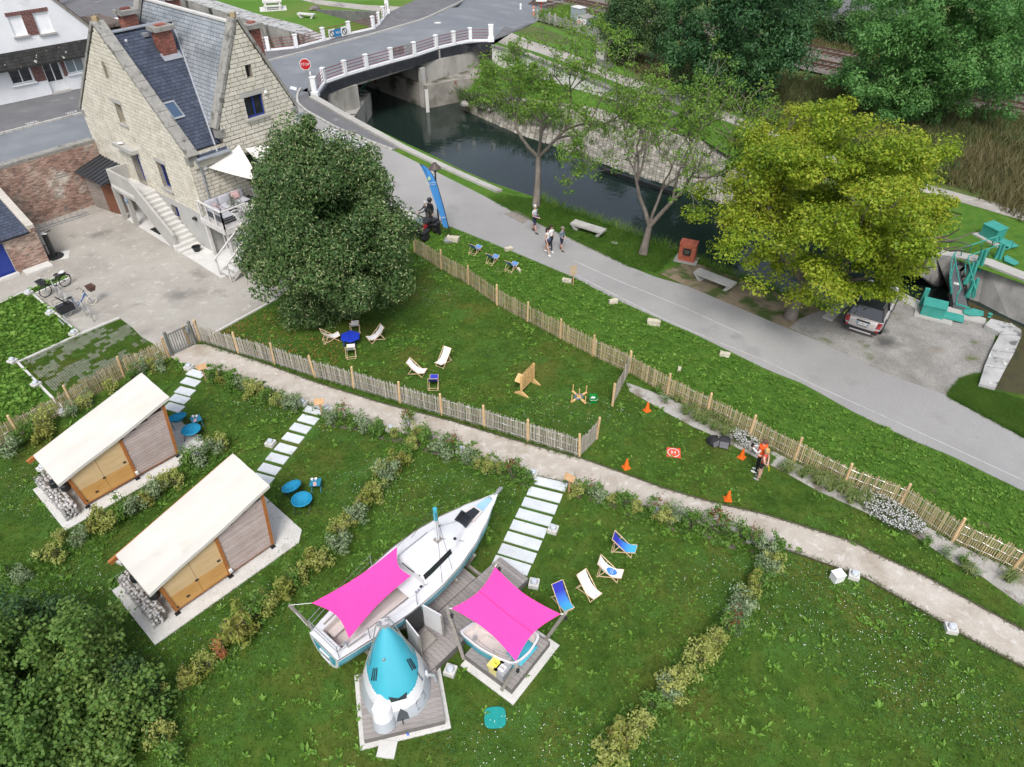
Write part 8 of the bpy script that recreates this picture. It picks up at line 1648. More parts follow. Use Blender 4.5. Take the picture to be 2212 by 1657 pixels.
vest(.98,1.42,.185,.175);o=part(rt,'safety_vest',b,P('vest_orange',(.85,.12,.02),.6));b=B();b.lathe([(.187,1.04),(.186,1.1)],16,sx=1.16,sy=.91);part(o,'reflective_band',b,m_sign)
for s_ in(-1,1):part(o,'shoulder_panel',B().bar((s_*.1,.06,1.44),(s_*.1,-.06,1.44),.1,.05),P('vest_orange',(.85,.12,.02),.6))
part(rt,'controller',B().box((0,.4,1.24),(.18,.1,.05)).tube([(-.06,.42,1.26),(-.06,.44,1.36)],.008,4).tube([(.06,.42,1.26),(.06,.44,1.36)],.008,4),m_black)
rt=person('woman in red tank top and black shorts with hands behind her back',g(1637,1035),fz-.2,1.64,.0,(((.06,-.1,-.26),(-.1,-.17,-.44)),((.06,-.1,-.26),(-.1,-.17,-.44))),(.5,.06,.04),(.012,.012,.014),'short','none',(.3,.3,.3),(.5,.3,.12),'bob',True)
part(rt,'yellow_strap',B().tube([(-.03,-.22,.95),(-.02,-.26,.8),(.02,-.28,.62)],[.014,.02,.022],6),P('strap_yellow',(.7,.5,.03),.6))
qa=R(-118)
person('grey haired man in dark jacket leaning on the quad bike handlebar',g(925,493),AH((925,493),(900,497)),1.76,.1,(((.03,.22,-.2),(-.02,.48,-.26)),((.03,.2,-.2),(-.04,.46,-.28))),(.035,.037,.045),(.1,.1,.07),'long','long',(.03,.03,.03),(.5,.49,.48),lean=.14)
person('rider in black with a black helmet standing behind the quad bike',g(932,488),AH((930,488),(905,500)),1.8,.0,None,(.02,.022,.026),(.06,.06,.05),'long','long',(.03,.03,.03),helmet=True)
#  trees
m_bark=M('grey_bark',[(.1,.085,.07),(.2,.175,.15)],3,.95,.8,14,stretch=(1,1,.4));m_barky=M('mossy_bark',[(.16,.13,.09),(.27,.24,.16)],3,.95,.6,14,stretch=(1,1,.4))
l_lime=LEAF('lime_leaf',[(.04,.085,.026),(.07,.135,.04),(.12,.2,.06)],.33);l_bract=LEAF('lime_bract',[(.25,.3,.12),(.42,.46,.24)],.35)
l_yel=LEAF('yellow_leaf',[(.075,.15,.012),(.19,.29,.018),(.31,.38,.03),(.44,.42,.055)],.42);l_grn=LEAF('fresh_leaf',[(.07,.15,.02),(.15,.28,.035),(.25,.36,.07)],.45)
l_dark=LEAF('dark_maple_leaf',[(.03,.085,.035),(.055,.14,.05),(.1,.21,.075)],.35);l_con=LEAF('dark_shrub_leaf',[(.03,.075,.026),(.06,.125,.042),(.12,.19,.06)],.35);l_ash=LEAF('ash_leaf',[(.06,.17,.045),(.12,.28,.075),(.2,.38,.11)],.42);l_bush=LEAF('hawthorn_leaf',[(.07,.14,.032),(.13,.24,.05),(.25,.34,.09)],.42)
def tree(lab,base,segs,name='tree',cat='tree',bark=None):
 rt=T(name,lab,cat,base);b=tubes(segs,8);o=wpart(rt,'trunk',b,bark or m_bark,True);return rt
rn=random.Random(21);LB_=g(700,640);LCx=g(709,497,4.9)
rt=tree('dense dark lime tree with pale bracts in front of the stone house',LB_,[([LB_,LB_+Vector((0,0,1.6)),Vector((LCx.x,LCx.y,3.6)),Vector((LCx.x,LCx.y,5))],[.34,.28,.24,.1])])
cl=np.vstack([ellclumps((LCx.x,LCx.y,4.9),(3.3,3.3,3.95),260,.55,.95,5,.5,.16),ellclumps((LCx.x,LCx.y,5.2),(2.2,2.2,3.0),60,.7,1.1,6,.1,.1)])
z=(cl[:,2]-.6)/9;cl[:,:2]=(cl[:,:2]-np.array([LCx.x,LCx.y]))*np.clip(1.12-.55*np.maximum(0,z-.45)**1.0*1.3,.3,1.2)[:,None]+np.array([LCx.x,LCx.y])
for dx,dy,dz in((-.4,.3,9.7),(-.3,.4,9.2),(-1.7,.5,8.4),(.9,.2,8.6),(2.3,-.3,6.9),(2.8,-.6,5.9),(-1.8,-.8,7.5)):cl=np.vstack([cl]+[[LCx.x+dx+rn.gauss(0,.25),LCx.y+dy+rn.gauss(0,.25),dz-k*.35,.35+.1*k]for k in range(4)])
leafpart(rt,'crown',cl,380,.16,l_lime,seed=2,shell=.28,up=.4,outw=.9)
cs=cl[np.argsort(-((cl[:,0]-LCx.x)**2+(cl[:,1]-LCx.y)**2+(cl[:,2]-5)**2))[:270]].copy();cs[:,3]*=1.04
leafpart(rt,'bracts',cs,110,.14,l_bract,seed=9,shell=.12,wid=.3,hang=.6,up=.5)
def sparse(lab,bp,pts,fork,leafm,nl,size,seed,depth=4,L=2.0,spread=.75,up=.2,name='tree',clr=(.3,.55),rad=.22,kids=(2,3),shrink=.72):
 rn=random.Random(seed);base=g(*bp);segs=[];tips=[];P_=[base]+[Vector(q)for q in pts]
 segs.append((P_,[rad*1.25]+[rad*(1-.12*i)for i in range(1,len(P_))]))
 for d,l_,r_ in fork:branch(segs,tips,P_[-1],Vector(d).normalized(),l_,r_,depth,rn,spread,up,kids,shrink)
 rt=tree(lab,base,segs,name)
 cl=np.array([list(t)+[rn.uniform(*clr)]for t in tips])
 leafpart(rt,'crown',cl,nl,size,leafm,seed=seed,flat=.65,up=.7,shell=.5);return rt,cl
def up_at(bp,px,py,z):return g(px,py,z)
b1=g(1157,447);T1=g(1162,340,2.6)
sparse('sparse half bare tree on the canal verge nearest the bridge',(1157,447),[b1.lerp(T1,.5)+Vector((.05,0,0)),T1],[((-.75,.15,.75),2.3,.13),((.8,.1,.75),2.4,.13),((.05,.75,.9),2.2,.12),((.1,-.6,.9),1.9,.1)],l_grn,34,.16,31,5,2.0,.85,.06,clr=(.35,.65),shrink=.8)
b2=g(1388,550);T2=g(1402,490,1.5)
sparse('sparse yellow green tree forking low on the canal verge',(1388,550),[b2.lerp(T2,.6),T2],[((-.25,.25,.95),2.6,.13),((.75,.15,.85),2.9,.14),((.2,.6,.8),2.2,.1)],l_grn,26,.15,36,5,2.2,.8,.14,clr=(.3,.6),shrink=.78)
rn=random.Random(5);yb=g(1705,686);YC=g(1800,462,5.2);segs=[];tips=[];top0=yb+Vector((.35,.1,1.9));segs.append(([yb,yb+Vector((.12,.03,.8)),top0],[.38,.28,.25]))
for k in range(8):a=R(45*k+10);branch(segs,tips,top0,Vector((math.cos(a)*.95+.28,math.sin(a)*.95+.1,.55+.3*(k%2))).normalized(),3.3,.14,3,rn,.5,.12,(2,3),.62)
rt=tree('broad yellow green tree leaning over the parked car',yb,segs,bark=m_bark)
cl=hier(ellclumps((YC.x-.2,YC.y-.2,4.9),(5.5,4.5,3.7),95,.8,1.5,8,.5,.25,-.75),5,.52,3,.55);cl2=np.array([list(t)+[rn.uniform(.5,.9)]for t in tips]);cl=np.vstack([cl,cl2]);cl=cl[(cl[:,2]>1.7)]
cl=cl[cl[:,0]<20.6+.72*(cl[:,1]-31)];kill=np.random.default_rng(3).random(len(cl))<np.where(cl[:,2]<3.1,.72,.08);cl=cl[~kill]
leafpart(rt,'crown',cl,240,.15,l_yel,seed=4,flat=.6,up=.7,shell=.4)
def bigtree(lab,bp,cpx,z,rad,n,leafm,nl,size,seed,gf_=gf,r=(.6,1.1),lump=.2,name='tree',zlo=-.9,trunk_r=.3,flat=.8,inner=.55):
 base=gf_(*bp);c=g(*cpx,z);rt=tree(lab,base,[([base,base.lerp(c,.6),c+Vector((0,0,rad[2]*.5))],[trunk_r,trunk_r*.7,.06])],name)
 rn=random.Random(seed);cl=ellclumps((c.x,c.y,z),rad,n,r[0],r[1],seed,inner,lump,zlo);cl=hier(cl,4,.55,seed)if r[1]>1.15 else cl;nl=nl*.38 if r[1]>1.15 else nl;nl=int(nl);cl=cl[cl[:,2]>base.z+.2];leafpart(rt,'crown',cl,nl,size,leafm,seed=seed,flat=flat,shell=.3,up=.5,outw=.9)
 return rt
bigtree('dark round topped shrub tree behind the cream cabinet',(1370,118),(1362,55),4.4,(2.9,2.4,3.6),110,l_con,190,.2,12)
bigtree('tall dense dark green maple beside the railway',(1600,192),(1603,72),6.0,(4.9,4.2,5.4),120,l_dark,330,.25,13,r=(1.0,1.9))
rt=bigtree('large light green ash tree hanging over the railway at the right',(2030,236),(2045,92),6.4,(6.0,4.6,5.2),150,l_ash,330,.23,14,r=(.9,1.8),lump=.3);ac=g(2030,236,1.3)
segs=[];tips=[];rn=random.Random(8)
for k in range(7):branch(segs,tips,gf(2030,236)+Vector((0,0,1.2)),Vector((math.cos(k*.9),math.sin(k*.9),.8)).normalized(),3.2,.16,2,rn,.6,.15)
wpart(rt,'limbs',tubes(segs,6),m_barky,True)
bigtree('lower light green ash bough reaching over the undergrowth',(2000,255),(1972,205),3.0,(3.2,2.6,2.2),70,l_ash,200,.2,15,r=(.55,1.0),lump=.3)
bigtree('dark ivy covered tree at the upper right corner',(2180,175),(2195,95),4.6,(3.4,3.2,3.8),80,l_dark,200,.22,16,r=(.8,1.4))
bigtree('bushy green tree between cabinet shrub and maple',(1440,90),(1437,62),3.4,(1.2,1.2,2.6),60,l_ash,80,.24,17,r=(.4,.7))
bigtree('bright green climber covered tree behind the railway hedge',(1905,60),(1888,12),4.0,(2.6,2.4,4.2),70,l_ash,200,.2,18,r=(.6,1.0))
bigtree('dark tree at the top edge behind the railway',(1760,-30),(1700,-38),4,(6,4,4),110,l_dark,90,.34,19,r=(.8,1.4))
bigtree('young light green sapling between the tracks and the maple',(1700,128),(1702,108),2.4,(.5,.5,1.2),16,l_grn,60,.2,20,r=(.3,.5),trunk_r=.05)
bigtree('bright green bush on the near side of the railway',(1850,180),(1858,160),2.2,(1.5,1.2,1.3),50,l_ash,80,.22,21,r=(.4,.7))
bigtree('creeper covered bush on the near side of the railway',(1925,165),(1925,150),2.2,(2.0,1.2,1.0),50,l_grn,70,.22,22,r=(.4,.7))
rt=T('railway_hedge','dark green hedge row beyond the far railway track','hedge',gr(1830,95));cl=[]
r_=np.random.default_rng(5)
for i in range(260):
 t=r_.random();p=gr(1722+t*270,82+t*52);cl.append([p.x+r_.normal()*.7+.8,p.y+1.4+r_.normal()*.6,0.7+r_.random()*3.2*(.75+.25*math.sin(t*23)),r_.uniform(.5,.85)])
leafpart(rt,'foliage',cl,80,.24,l_con,seed=6)
rt=T('railway_hedge','rough hedge of climbers at the far right beyond the track','hedge',gr(2230,170));cl=[]
for i in range(130):
 t=r_.random();p=gr(2110+t*220,150+t*45);cl.append([p.x+r_.normal()*.6,p.y+1.2+r_.normal()*.6,0.7+r_.random()*2.8,r_.uniform(.5,.85)])
leafpart(rt,'foliage',cl,80,.24,l_ash,seed=7)
def inpx(poly,n,conv,seed):
 pts=[conv(*p)for p in poly];x0,x1=min(p.x for p in pts),max(p.x for p in pts);y0,y1=min(p.y for p in pts),max(p.y for p in pts);r=np.random.default_rng(seed)
 x=r.uniform(x0,x1,n);y=r.uniform(y0,y1,n);m=inpoly([(p.x,p.y)for p in pts],x,y);return np.stack([x[m],y[m]],1)
def tufts(name,xy,h,w,per,mat,zf,seed,lean=.45,lab=None):
 r=np.random.default_rng(seed);n=len(xy);N=n*per;b=np.repeat(xy,per,0)+r.normal(size=(N,2))*w*2.2;z=zf if np.isscalar(zf)else np.repeat(zf,per)
 a=r.uniform(0,2*math.pi,N);H=h*r.uniform(.5,1.2,N);l_=r.normal(size=(N,2))*lean*H[:,None];d=np.stack([np.cos(a),np.sin(a)],1)*w*.5
 zz=np.full(N,z)if np.isscalar(z)else z
 V=np.stack([np.column_stack([b-d,zz]),np.column_stack([b+d,zz]),np.column_stack([b+l_,zz+H])],1).reshape(-1,3);o=link(name,npmesh(name,V,np.arange(N*3).reshape(N,3),mat));o['kind']='stuff'
 if lab:o['label']=lab
 return o
def noise2(xy,sc,seed):
 r=np.random.default_rng(seed);v=0
 for k in range(5):a=r.uniform(0,6.28);f=sc*r.uniform(.6,1.8);v=v+np.sin((xy[:,0]*math.cos(a)+xy[:,1]*math.sin(a))*f+r.uniform(0,6))
 return v/5
l_dry=LEAF('dry_stalk',[(.07,.085,.03),(.14,.13,.055),(.2,.165,.085)],.2,.25);l_wgr=LEAF('wild_green',[(.045,.09,.025),(.08,.14,.04),(.13,.17,.055)],.25,.3)
U1=[(1540,215),(1640,170),(1830,185),(1960,240),(2070,240),(2240,270),(2240,500),(2090,415),(1940,360),(1800,310),(1700,280),(1600,245)]
xy=inpx(U1,9000,gf,3);zf=np.array([h_far(*p)for p in xy]);tufts('dry_undergrowth',xy,1.0,.07,6,l_dry,zf,4);xy=inpx(U1,16000,gf,5);xy=xy[noise2(xy,.35,5)>-.15];zf=np.array([h_far(*p)for p in xy]);tufts('green_undergrowth',xy,.8,.1,6,l_wgr,zf,6)
xy=inpx([(1290,120),(1340,100),(1400,130),(1520,130),(1540,190),(1500,205),(1420,180)],2500,gf,7);zf=np.array([h_far(*p)for p in xy]);tufts('bank_weeds',xy,.6,.07,6,l_dry,zf,8)
xy=inpx([(1160,42),(1230,20),(1245,50),(1235,66),(1190,54)],900,gf,9);tufts('trackside_weeds',xy,1.0,.09,8,l_grn,np.array([h_far(*p)for p in xy]),10)
xy=inpx([(1700,78),(1980,130),(2000,142),(1700,92)],700,gr,12);tufts('trackside_grass',xy,.6,.07,6,l_dry,.75,13)
#  shrubs
l_var=LEAF('variegated_leaf',[(.1,.17,.075),(.23,.31,.16),(.38,.45,.28)],.3,2);l_ysh=LEAF('golden_shrub_leaf',[(.2,.25,.05),(.35,.39,.1),(.48,.48,.18)],.35,2);l_gsh=LEAF('green_shrub_leaf',[(.07,.15,.025),(.12,.24,.04),(.19,.31,.07)],.35,2);l_brz=LEAF('bronze_shrub_leaf',[(.15,.19,.035),(.25,.29,.06),(.34,.3,.09)],.35,2);l_red=LEAF('red_tip_leaf',[(.16,.025,.02),(.3,.05,.035)],.3,2);l_dead=LEAF('dead_orange_leaf',[(.38,.13,.05),(.55,.24,.1)],.3,2)
def shrubmesh(seed,nc,n,size,rad,mat,wid=.5,zc=.42,hz=.42):
 cl=ellclumps((0,0,zc),(rad,rad,hz),nc,.13,.24,seed,.2,.25);V,F=leafcloud(cl,n,size,seed=seed,wid=wid,up=.45,shell=.5);V=V[(np.arange(len(V))//4*4+0)]*0+V if False else V;V[:,2]=np.maximum(V[:,2],.01);return npmesh('foliage',V,F,mat)
SK={'variegated':[shrubmesh(1,16,55,.085,.36,l_var),shrubmesh(2,14,55,.08,.33,l_var)],'golden':[shrubmesh(3,15,55,.085,.34,l_ysh),shrubmesh(4,13,55,.08,.32,l_ysh)],'green':[shrubmesh(5,15,50,.1,.34,l_gsh),shrubmesh(6,13,50,.1,.3,l_gsh)],'bronze':[shrubmesh(7,14,38,.15,.36,l_brz,.42),shrubmesh(8,12,38,.14,.34,l_brz,.42)],'dead':[shrubmesh(9,10,40,.07,.22,l_dead)],'photinia':[shrubmesh(10,10,30,.11,.28,l_gsh,.4,.5,.5)]}
redm=shrubmesh(11,5,12,.1,.24,l_red,.35,.8,.22);stem_b=B()
for k in range(5):stem_b.tube([(0,0,0),(.2*math.cos(k*1.3),.2*math.sin(k*1.3),.6)],.012,4)
stem_m=stem_b.mesh('stem',m_bark)
WORD={'variegated':'variegated','golden':'golden','green':'green','bronze':'bronze','dead':'dead','photinia':'photinia'}
ORD=['first','second','third','fourth','fifth','sixth','seventh','eighth','ninth','tenth','eleventh','twelfth','thirteenth','fourteenth','fifteenth','sixteenth','seventeenth','eighteenth','nineteenth','twentieth','twenty-first','twenty-second','twenty-third','twenty-fourth','twenty-fifth']
def shrubrow(where,frm,pts,grp):
 n=0;cnt={}
 for(x,y,kd,s_)in pts:
  kd={'v':'variegated','y':'golden','g':'green','b':'bronze','d':'dead','p':'photinia'}[kd];c=cnt[kd]=cnt.get(kd,-1)+1
  rt=T('shrub','%s shrub, %s of its kind from %s in %s'%(WORD[kd],ORD[c],frm,where),'shrub',g(x,y),rng.random()*6,grp);s2=s_*rng.uniform(.92,1.08);rt.scale=(s2,s2,s2*rng.uniform(.9,1.25))
  link('foliage',rng.choice(SK[kd]),rt);link('stem',stem_m,rt)
  if kd=='photinia':link('red_leaves',redm,rt)
shrubrow('the left path hedge','the gate',[(466,826,'g',.9),(482,830,'b',.8),(505,838,'g',1),(528,842,'v',.9),(548,856,'y',1),(565,850,'y',.8),(580,872,'g',.9),(605,880,'y',.9),(622,880,'v',1),(640,886,'v',.9)],'path hedge left')
shrubrow('the middle path hedge','the stones',[(716,912,'v',.95),(745,912,'p',1),(765,920,'g',.9),(790,935,'v',1),(812,942,'g',.9),(850,942,'y',.6),(884,925,'p',.9),(904,948,'y',.9),(925,958,'g',1),(958,985,'v',1.1),(978,978,'p',1),(1008,1000,'v',1),(1030,1008,'y',.6),(1052,1020,'y',.9),(1080,1018,'y',.6),(1106,1035,'p',1),(1130,1040,'g',1)],'path hedge middle')
shrubrow('the right path hedge','the stones',[(1245,1072,'y',.9),(1272,1068,'p',.9),(1292,1080,'v',1),(1320,1085,'y',.6),(1350,1095,'g',1),(1374,1105,'y',.7),(1412,1115,'p',1),(1432,1130,'y',.9),(1458,1125,'v',1),(1490,1142,'g',1),(1535,1145,'p',1.1),(1560,1150,'p',.9),(1598,1163,'g',.9),(1625,1180,'p',1),(1648,1200,'v',1.1),(1668,1190,'g',.8)],'path hedge right')
shrubrow('the row between the cabins','the chairs',[(482,968,'y',1),(472,975,'v',1),(440,998,'v',1.1),(415,1005,'g',.9),(382,1050,'y',1),(352,1052,'y',.9),(338,1075,'v',1.1),(315,1088,'b',1),(290,1110,'v',1.2),(270,1118,'g',1),(245,1140,'y',1),(215,1145,'b',1.3),(180,1172,'v',.9),(135,1165,'y',.6),(122,1212,'y',1),(85,1215,'g',.7),(55,1255,'v',.9),(20,1250,'g',.9)],'shrubs between the cabins')
shrubrow('the row beside the sailing boat','the path',[(892,972,'y',.9),(884,985,'g',.8),(865,1005,'b',1),(855,1018,'b',1),(838,1042,'v',1.1),(826,1030,'y',.9),(815,1075,'y',1),(798,1070,'b',1),(785,1098,'b',1.1),(772,1128,'v',1.2),(752,1145,'y',.9),(735,1150,'y',.9),(735,1188,'v',1.2),(700,1225,'y',1),(680,1225,'b',.9),(655,1250,'y',.9),(635,1262,'g',1),(620,1285,'b',1.2),(585,1325,'y',1),(560,1335,'g',1.1),(540,1360,'b',1.3),(510,1385,'b',1.3),(482,1418,'d',.9),(452,1445,'y',.9),(430,1470,'b',1),(405,1480,'y',.8),(360,1600,'y',1),(385,1640,'g',1.1)],'shrubs between cabin and boat')
shrubrow('the diagonal row at the right','the path',[(1668,1225,'y',.9),(1652,1235,'v',1),(1645,1262,'g',.9),(1625,1275,'b',1),(1612,1300,'y',1),(1592,1318,'v',1.1),(1585,1355,'v',1.1),(1570,1372,'p',1),(1545,1395,'y',1),(1528,1410,'b',1.1),(1510,1430,'y',1.2),(1480,1470,'y',1),(1450,1492,'y',1.2),(1435,1505,'v',.9),(1408,1530,'g',1),(1382,1580,'y',1.1),(1360,1600,'y',1),(1335,1620,'b',1.2),(1312,1648,'y',1.2)],'shrubs on the right lawn')
shrubrow('the row inside the left fence','the gate',[(350,798,'v',.9),(330,803,'y',.9),(310,812,'v',.9),(290,822,'g',.8),(245,848,'y',.9),(195,870,'v',.8),(185,880,'y',.9),(158,898,'v',.9),(108,925,'y',1),(75,940,'g',1),(50,960,'g',.9),(22,985,'v',1.3),(95,950,'b',.9)],'shrubs by the left fence')
for(px_,py_,z,rad,n,mat,lab,sz)in(((95),1470,1.5,(1.9,1.9,1.7),210,l_bush,'large hawthorn bush filling the lower left corner',.12),(40,1390,1.3,(1.5,1.4,1.4),120,l_con,'darker bush behind the large hawthorn at the left edge',.11),(190,1560,1.1,(1.7,1.5,1.3),150,l_bush,'lower hawthorn bush nearest the bottom edge',.12),(60,1640,1.2,(1.6,1.4,1.4),120,l_bush,'hawthorn bush in the very bottom left corner',.12),(260,1500,.8,(.9,.8,.8),60,l_con,'small dark bush beside the variegated shrub',.1)):
 c=g(px_,py_,z);rt=T('bush',lab,'bush',(c.x,c.y,0));cl=ellclumps((c.x,c.y,z),rad,n,.3,.55,n,.4,.22);cl=cl[cl[:,2]>.1];leafpart(rt,'foliage',cl,130,sz,mat,seed=n,wid=.7);sg=[]
 for k in range(8):sg.append(([Vector((c.x,c.y,0)),Vector((c.x+rad[0]*.6*math.cos(k),c.y+rad[1]*.6*math.sin(k),z+.6*math.sin(k*2.1)))],[.05,.02]))
 wpart(rt,'stem',tubes(sg,5),m_bark)
shrubrow('the lower left thicket','the cabins',[(258,1440,'g',.8),(262,1455,'y',.9),(312,1500,'v',1.1),(330,1525,'y',1.1),(290,1480,'y',.9)],'thicket edge shrubs')
l_orn=LEAF('feather_grass',[(.1,.17,.045),(.2,.27,.08),(.36,.36,.17)],.3,2);gm=[]
for s_ in range(3):
 r_=np.random.default_rng(s_+40);N=150;a=r_.uniform(0,6.283,N);e=r_.uniform(.15,.5,N);H=r_.uniform(.25,.5,N);b0=r_.normal(size=(N,2))*.04;d=np.stack([np.cos(a),np.sin(a)],1);w_=np.stack([-np.sin(a),np.cos(a)],1)*.008;m_=b0+d*e[:,None]*.5;t_=b0+d*e[:,None]
 V=np.stack([np.column_stack([b0-w_,np.zeros(N)]),np.column_stack([b0+w_,np.zeros(N)]),np.column_stack([m_+w_,H]),np.column_stack([m_-w_,H])],1).reshape(-1,3);V2=np.stack([np.column_stack([m_-w_,H]),np.column_stack([m_+w_,H]),np.column_stack([t_,H*.85]),np.column_stack([t_,H*.85])],1).reshape(-1,3);gm.append(npmesh('blades',np.vstack([V,V2]),np.arange(N*8).reshape(-1,4),l_orn))
OG=[(1462,868),(1500,882),(1526,898),(1505,908),(1520,916),(1545,905),(1540,928),(1565,918),(1562,940),(1580,935),(1480,895),(1700,1020),(1730,1030),(1745,1022),(1765,1045),(1790,1060),(1800,1035),(1785,1030),(1815,1062),(1835,1085),(1838,1050),(1862,1085),(2085,1235),(2175,1255)]
for i,p in enumerate(OG):rt=T('ornamental_grass','feathery ornamental grass tuft in the gravel bed, %s from the fence stub'%ORD[i],'grass tuft',g(*p),rng.random()*6,'grasses in the gravel bed');s_=rng.uniform(.8,1.15);rt.scale=(s_,s_,s_);link('blades',gm[i%3],rt)
def flowers(name,poly,n,seed,h,mat,leafm):
 xy=inpx(poly,n,g,seed);r=np.random.default_rng(seed);N=len(xy);z=h*r.uniform(.5,1,N);s_=.02*r.uniform(.8,1.5,N);P_=np.column_stack([xy,z])
 V=np.stack([P_+np.column_stack([-s_,0*s_,0*s_]),P_+np.column_stack([0*s_,-s_,0*s_]),P_+np.column_stack([s_,0*s_,0*s_]),P_+np.column_stack([0*s_,s_,.5*s_])],1).reshape(-1,3);o=link(name,npmesh(name,V,np.arange(N*4).reshape(-1,4),mat));o['kind']='stuff'
 o=tufts(name+'_stems',xy[::2],h,.02,3,leafm,0.,seed+1)
m_pet=P('daisy_petal',(.5,.5,.5),.8)
flowers('white_daisies',[(1855,1060),(1890,1065),(1960,1110),(2000,1150),(1985,1160),(1930,1150),(1875,1120),(1850,1085)],1300,61,.35,m_pet,l_wgr);flowers('white_daisies',[(1575,928),(1610,940),(1640,965),(1630,985),(1600,970),(1572,945)],500,63,.35,m_pet,l_wgr)
for k,(x,y)in enumerate(((1420,850),(1435,868),(1660,1000),(1690,1012),(2000,1180),(2040,1200),(2075,1215),(2100,1240))):rt=T('gravel_plant','small grey green plant in the gravel bed, %s from the fence stub'%ORD[k],'plant',g(x,y),k,'plants in the gravel bed');rt.scale=(.55,)*3;link('foliage',SK[('green','variegated')[k%2]][k%2],rt)
#  lawn: blades, clover, dock rosettes
l_gr=LEAF('grass_blade',[(.04,.085,.01),(.07,.13,.014),(.125,.165,.026)],.35,.5);l_gv=LEAF('verge_blade',[(.045,.11,.012),(.075,.165,.018),(.125,.21,.033)],.35,.7);l_dock=LEAF('dock_leaf',[(.07,.17,.02),(.14,.29,.035),(.24,.39,.075)],.38,1.0);l_clo=LEAF('clover_leaf',[(.04,.12,.022),(.07,.17,.035),(.1,.22,.045)],.3,.8)
PAVE=[(176,724),(258,690),(304,730),(326,747),(362,772),(140,880),(42,784)]
LAWN=[[(368,775),(470,815),(565,842),(716,900),(978,972),(1153,1030),(1306,1072),(1531,1146),(1758,1213),(1984,1318),(2250,1465),(2260,1680),(-40,1680),(-40,990),(45,950)],[(440,735),(553,775),(690,826),(966,903),(1105,946),(1250,984),(1331,1013),(1531,1080),(1758,1141),(1908,1200),(2211,1358),(2240,1330),(2121,1248),(1971,1157),(1768,1063),(1594,970),(1496,923),(1360,848),(1357,808),(1209,735),(1073,662),(953,585),(895,548),(850,560),(600,650)]]
VERGE=[[(978,494),(1105,545),(1240,602),(1418,689),(1658,802),(1846,894),(2211,1064),(2260,1090),(2260,1262),(2186,1228),(2056,1167),(1821,1047),(1617,942),(1440,852),(1280,767),(1139,693),(1012,613),(895,543),(905,500),(950,498)],[(-30,700),(0,656),(137,594),(72,638),(173,723),(30,787),(95,836),(45,940),(-30,980)],[(1028,417),(1105,457),(1231,517),(1356,577),(1420,590),(1460,545),(1331,492),(1166,432),(1073,420)],[(2049,858),(2211,945),(2250,960),(2250,880),(2118,836),(2116,808),(2075,820),(2050,850)]]
HOLES=[[(1079,1201),(1142,1249),(937,1457),(850,1395)],[(1003,1410),(1105,1500),(1200,1390),(1090,1310)],[(765,1490),(785,1605),(958,1565),(940,1455)],[(118,1045),(180,1110),(410,990),(365,950)],[(262,1270),(365,1340),(615,1165),(560,1110)]]
def onlawn(polys,n,seed,holes=True,hz=0):
 pts=[]
 for k,pl in enumerate(polys):pts.append(inpx(pl,n,g,seed+k))
 xy=np.vstack(pts)
 if holes:
  for h in HOLES:
   q=[g(*p)for p in h];xy=xy[~inpoly([(p.x,p.y)for p in q],xy[:,0],xy[:,1])]
  for p0,p1,w in(((1200,1030),(1095,1240),.85),((690,875),(555,1045),.6),((430,800),(370,890),.6)):
   a,c_=g(*p0),g(*p1);d=np.array([(c_-a).x,(c_-a).y]);L=np.linalg.norm(d);d/=L;r_=xy-np.array([a.x,a.y]);s_=r_@d;t_=abs(r_[:,0]*d[1]-r_[:,1]*d[0]);xy=xy[~((t_<w)&(s_>0)&(s_<L))]
 return xy
xy=onlawn(LAWN,90000,70);keep=np.random.default_rng(1).random(len(xy))<np.clip(.75+.5*noise2(xy,1.1,3),.15,1);xy=xy[keep];tufts('lawn_grass',xy,.075,.016,4,l_gr,0.,71,1.1)
xy=inpx(PAVE,14000,g,98);tufts('paver_grass',xy,.06,.016,4,l_gr,0.,99,1.1)
xy=onlawn(VERGE,60000,75,False);tufts('verge_grass',xy,.10,.02,4,l_gv,0.,76,1.0)
def rosettes(name,xy,n,L,mat,seed,wid=.34,hz=0.,flat=.5):
 r=np.random.default_rng(seed);m=len(xy);N=m*n;c=np.column_stack([np.repeat(xy,n,0),np.full(N,hz+.01)]);a=r.uniform(0,6.283,N);sz=np.repeat(r.uniform(.5,1.35,m),n)*r.uniform(.7,1.2,N)*L;el=r.uniform(.1,.9,N);d=np.column_stack([np.cos(a)*np.cos(el),np.sin(a)*np.cos(el),np.sin(el)]);w_=np.column_stack([-np.sin(a),np.cos(a),r.normal(size=N)*.25])*(sz*wid*.5)[:,None]
 mid=c+d*(sz*.5)[:,None];tip=c+d*(sz)[:,None];tip[:,2]-=sz*.28*np.sin(el+.2);dn=np.zeros((N,3));dn[:,2]=sz*.05
 V=np.stack([c,mid+w_+dn,tip,mid-w_+dn,mid-dn],1).reshape(-1,3);i=np.arange(N)*5;F=np.stack([np.stack([i,i+1,i+4],1),np.stack([i+1,i+2,i+4],1),np.stack([i+2,i+3,i+4],1),np.stack([i+3,i,i+4],1)],1).reshape(-1,3)
 o=link(name,npmesh(name,V,F,mat));o['kind']='stuff';return o
xy=onlawn(LAWN,4000,80);xy=xy[np.random.default_rng(2).random(len(xy))<np.clip(.3+1.2*noise2(xy,.7,9),.05,1)];rosettes('dock_weeds',xy,6,.2,l_dock,81)
xy=onlawn(LAWN,22000,82);xy=xy[np.random.default_rng(4).random(len(xy))<np.clip(.35+1.0*noise2(xy,.9,21),.08,1)];rosettes('small_weeds',xy,4,.085,l_dock,83,.5)
xy=onlawn(LAWN,60000,84);xy=xy[noise2(xy,.8,12)>.18];rosettes('clover',xy,3,.05,l_clo,85,.9)
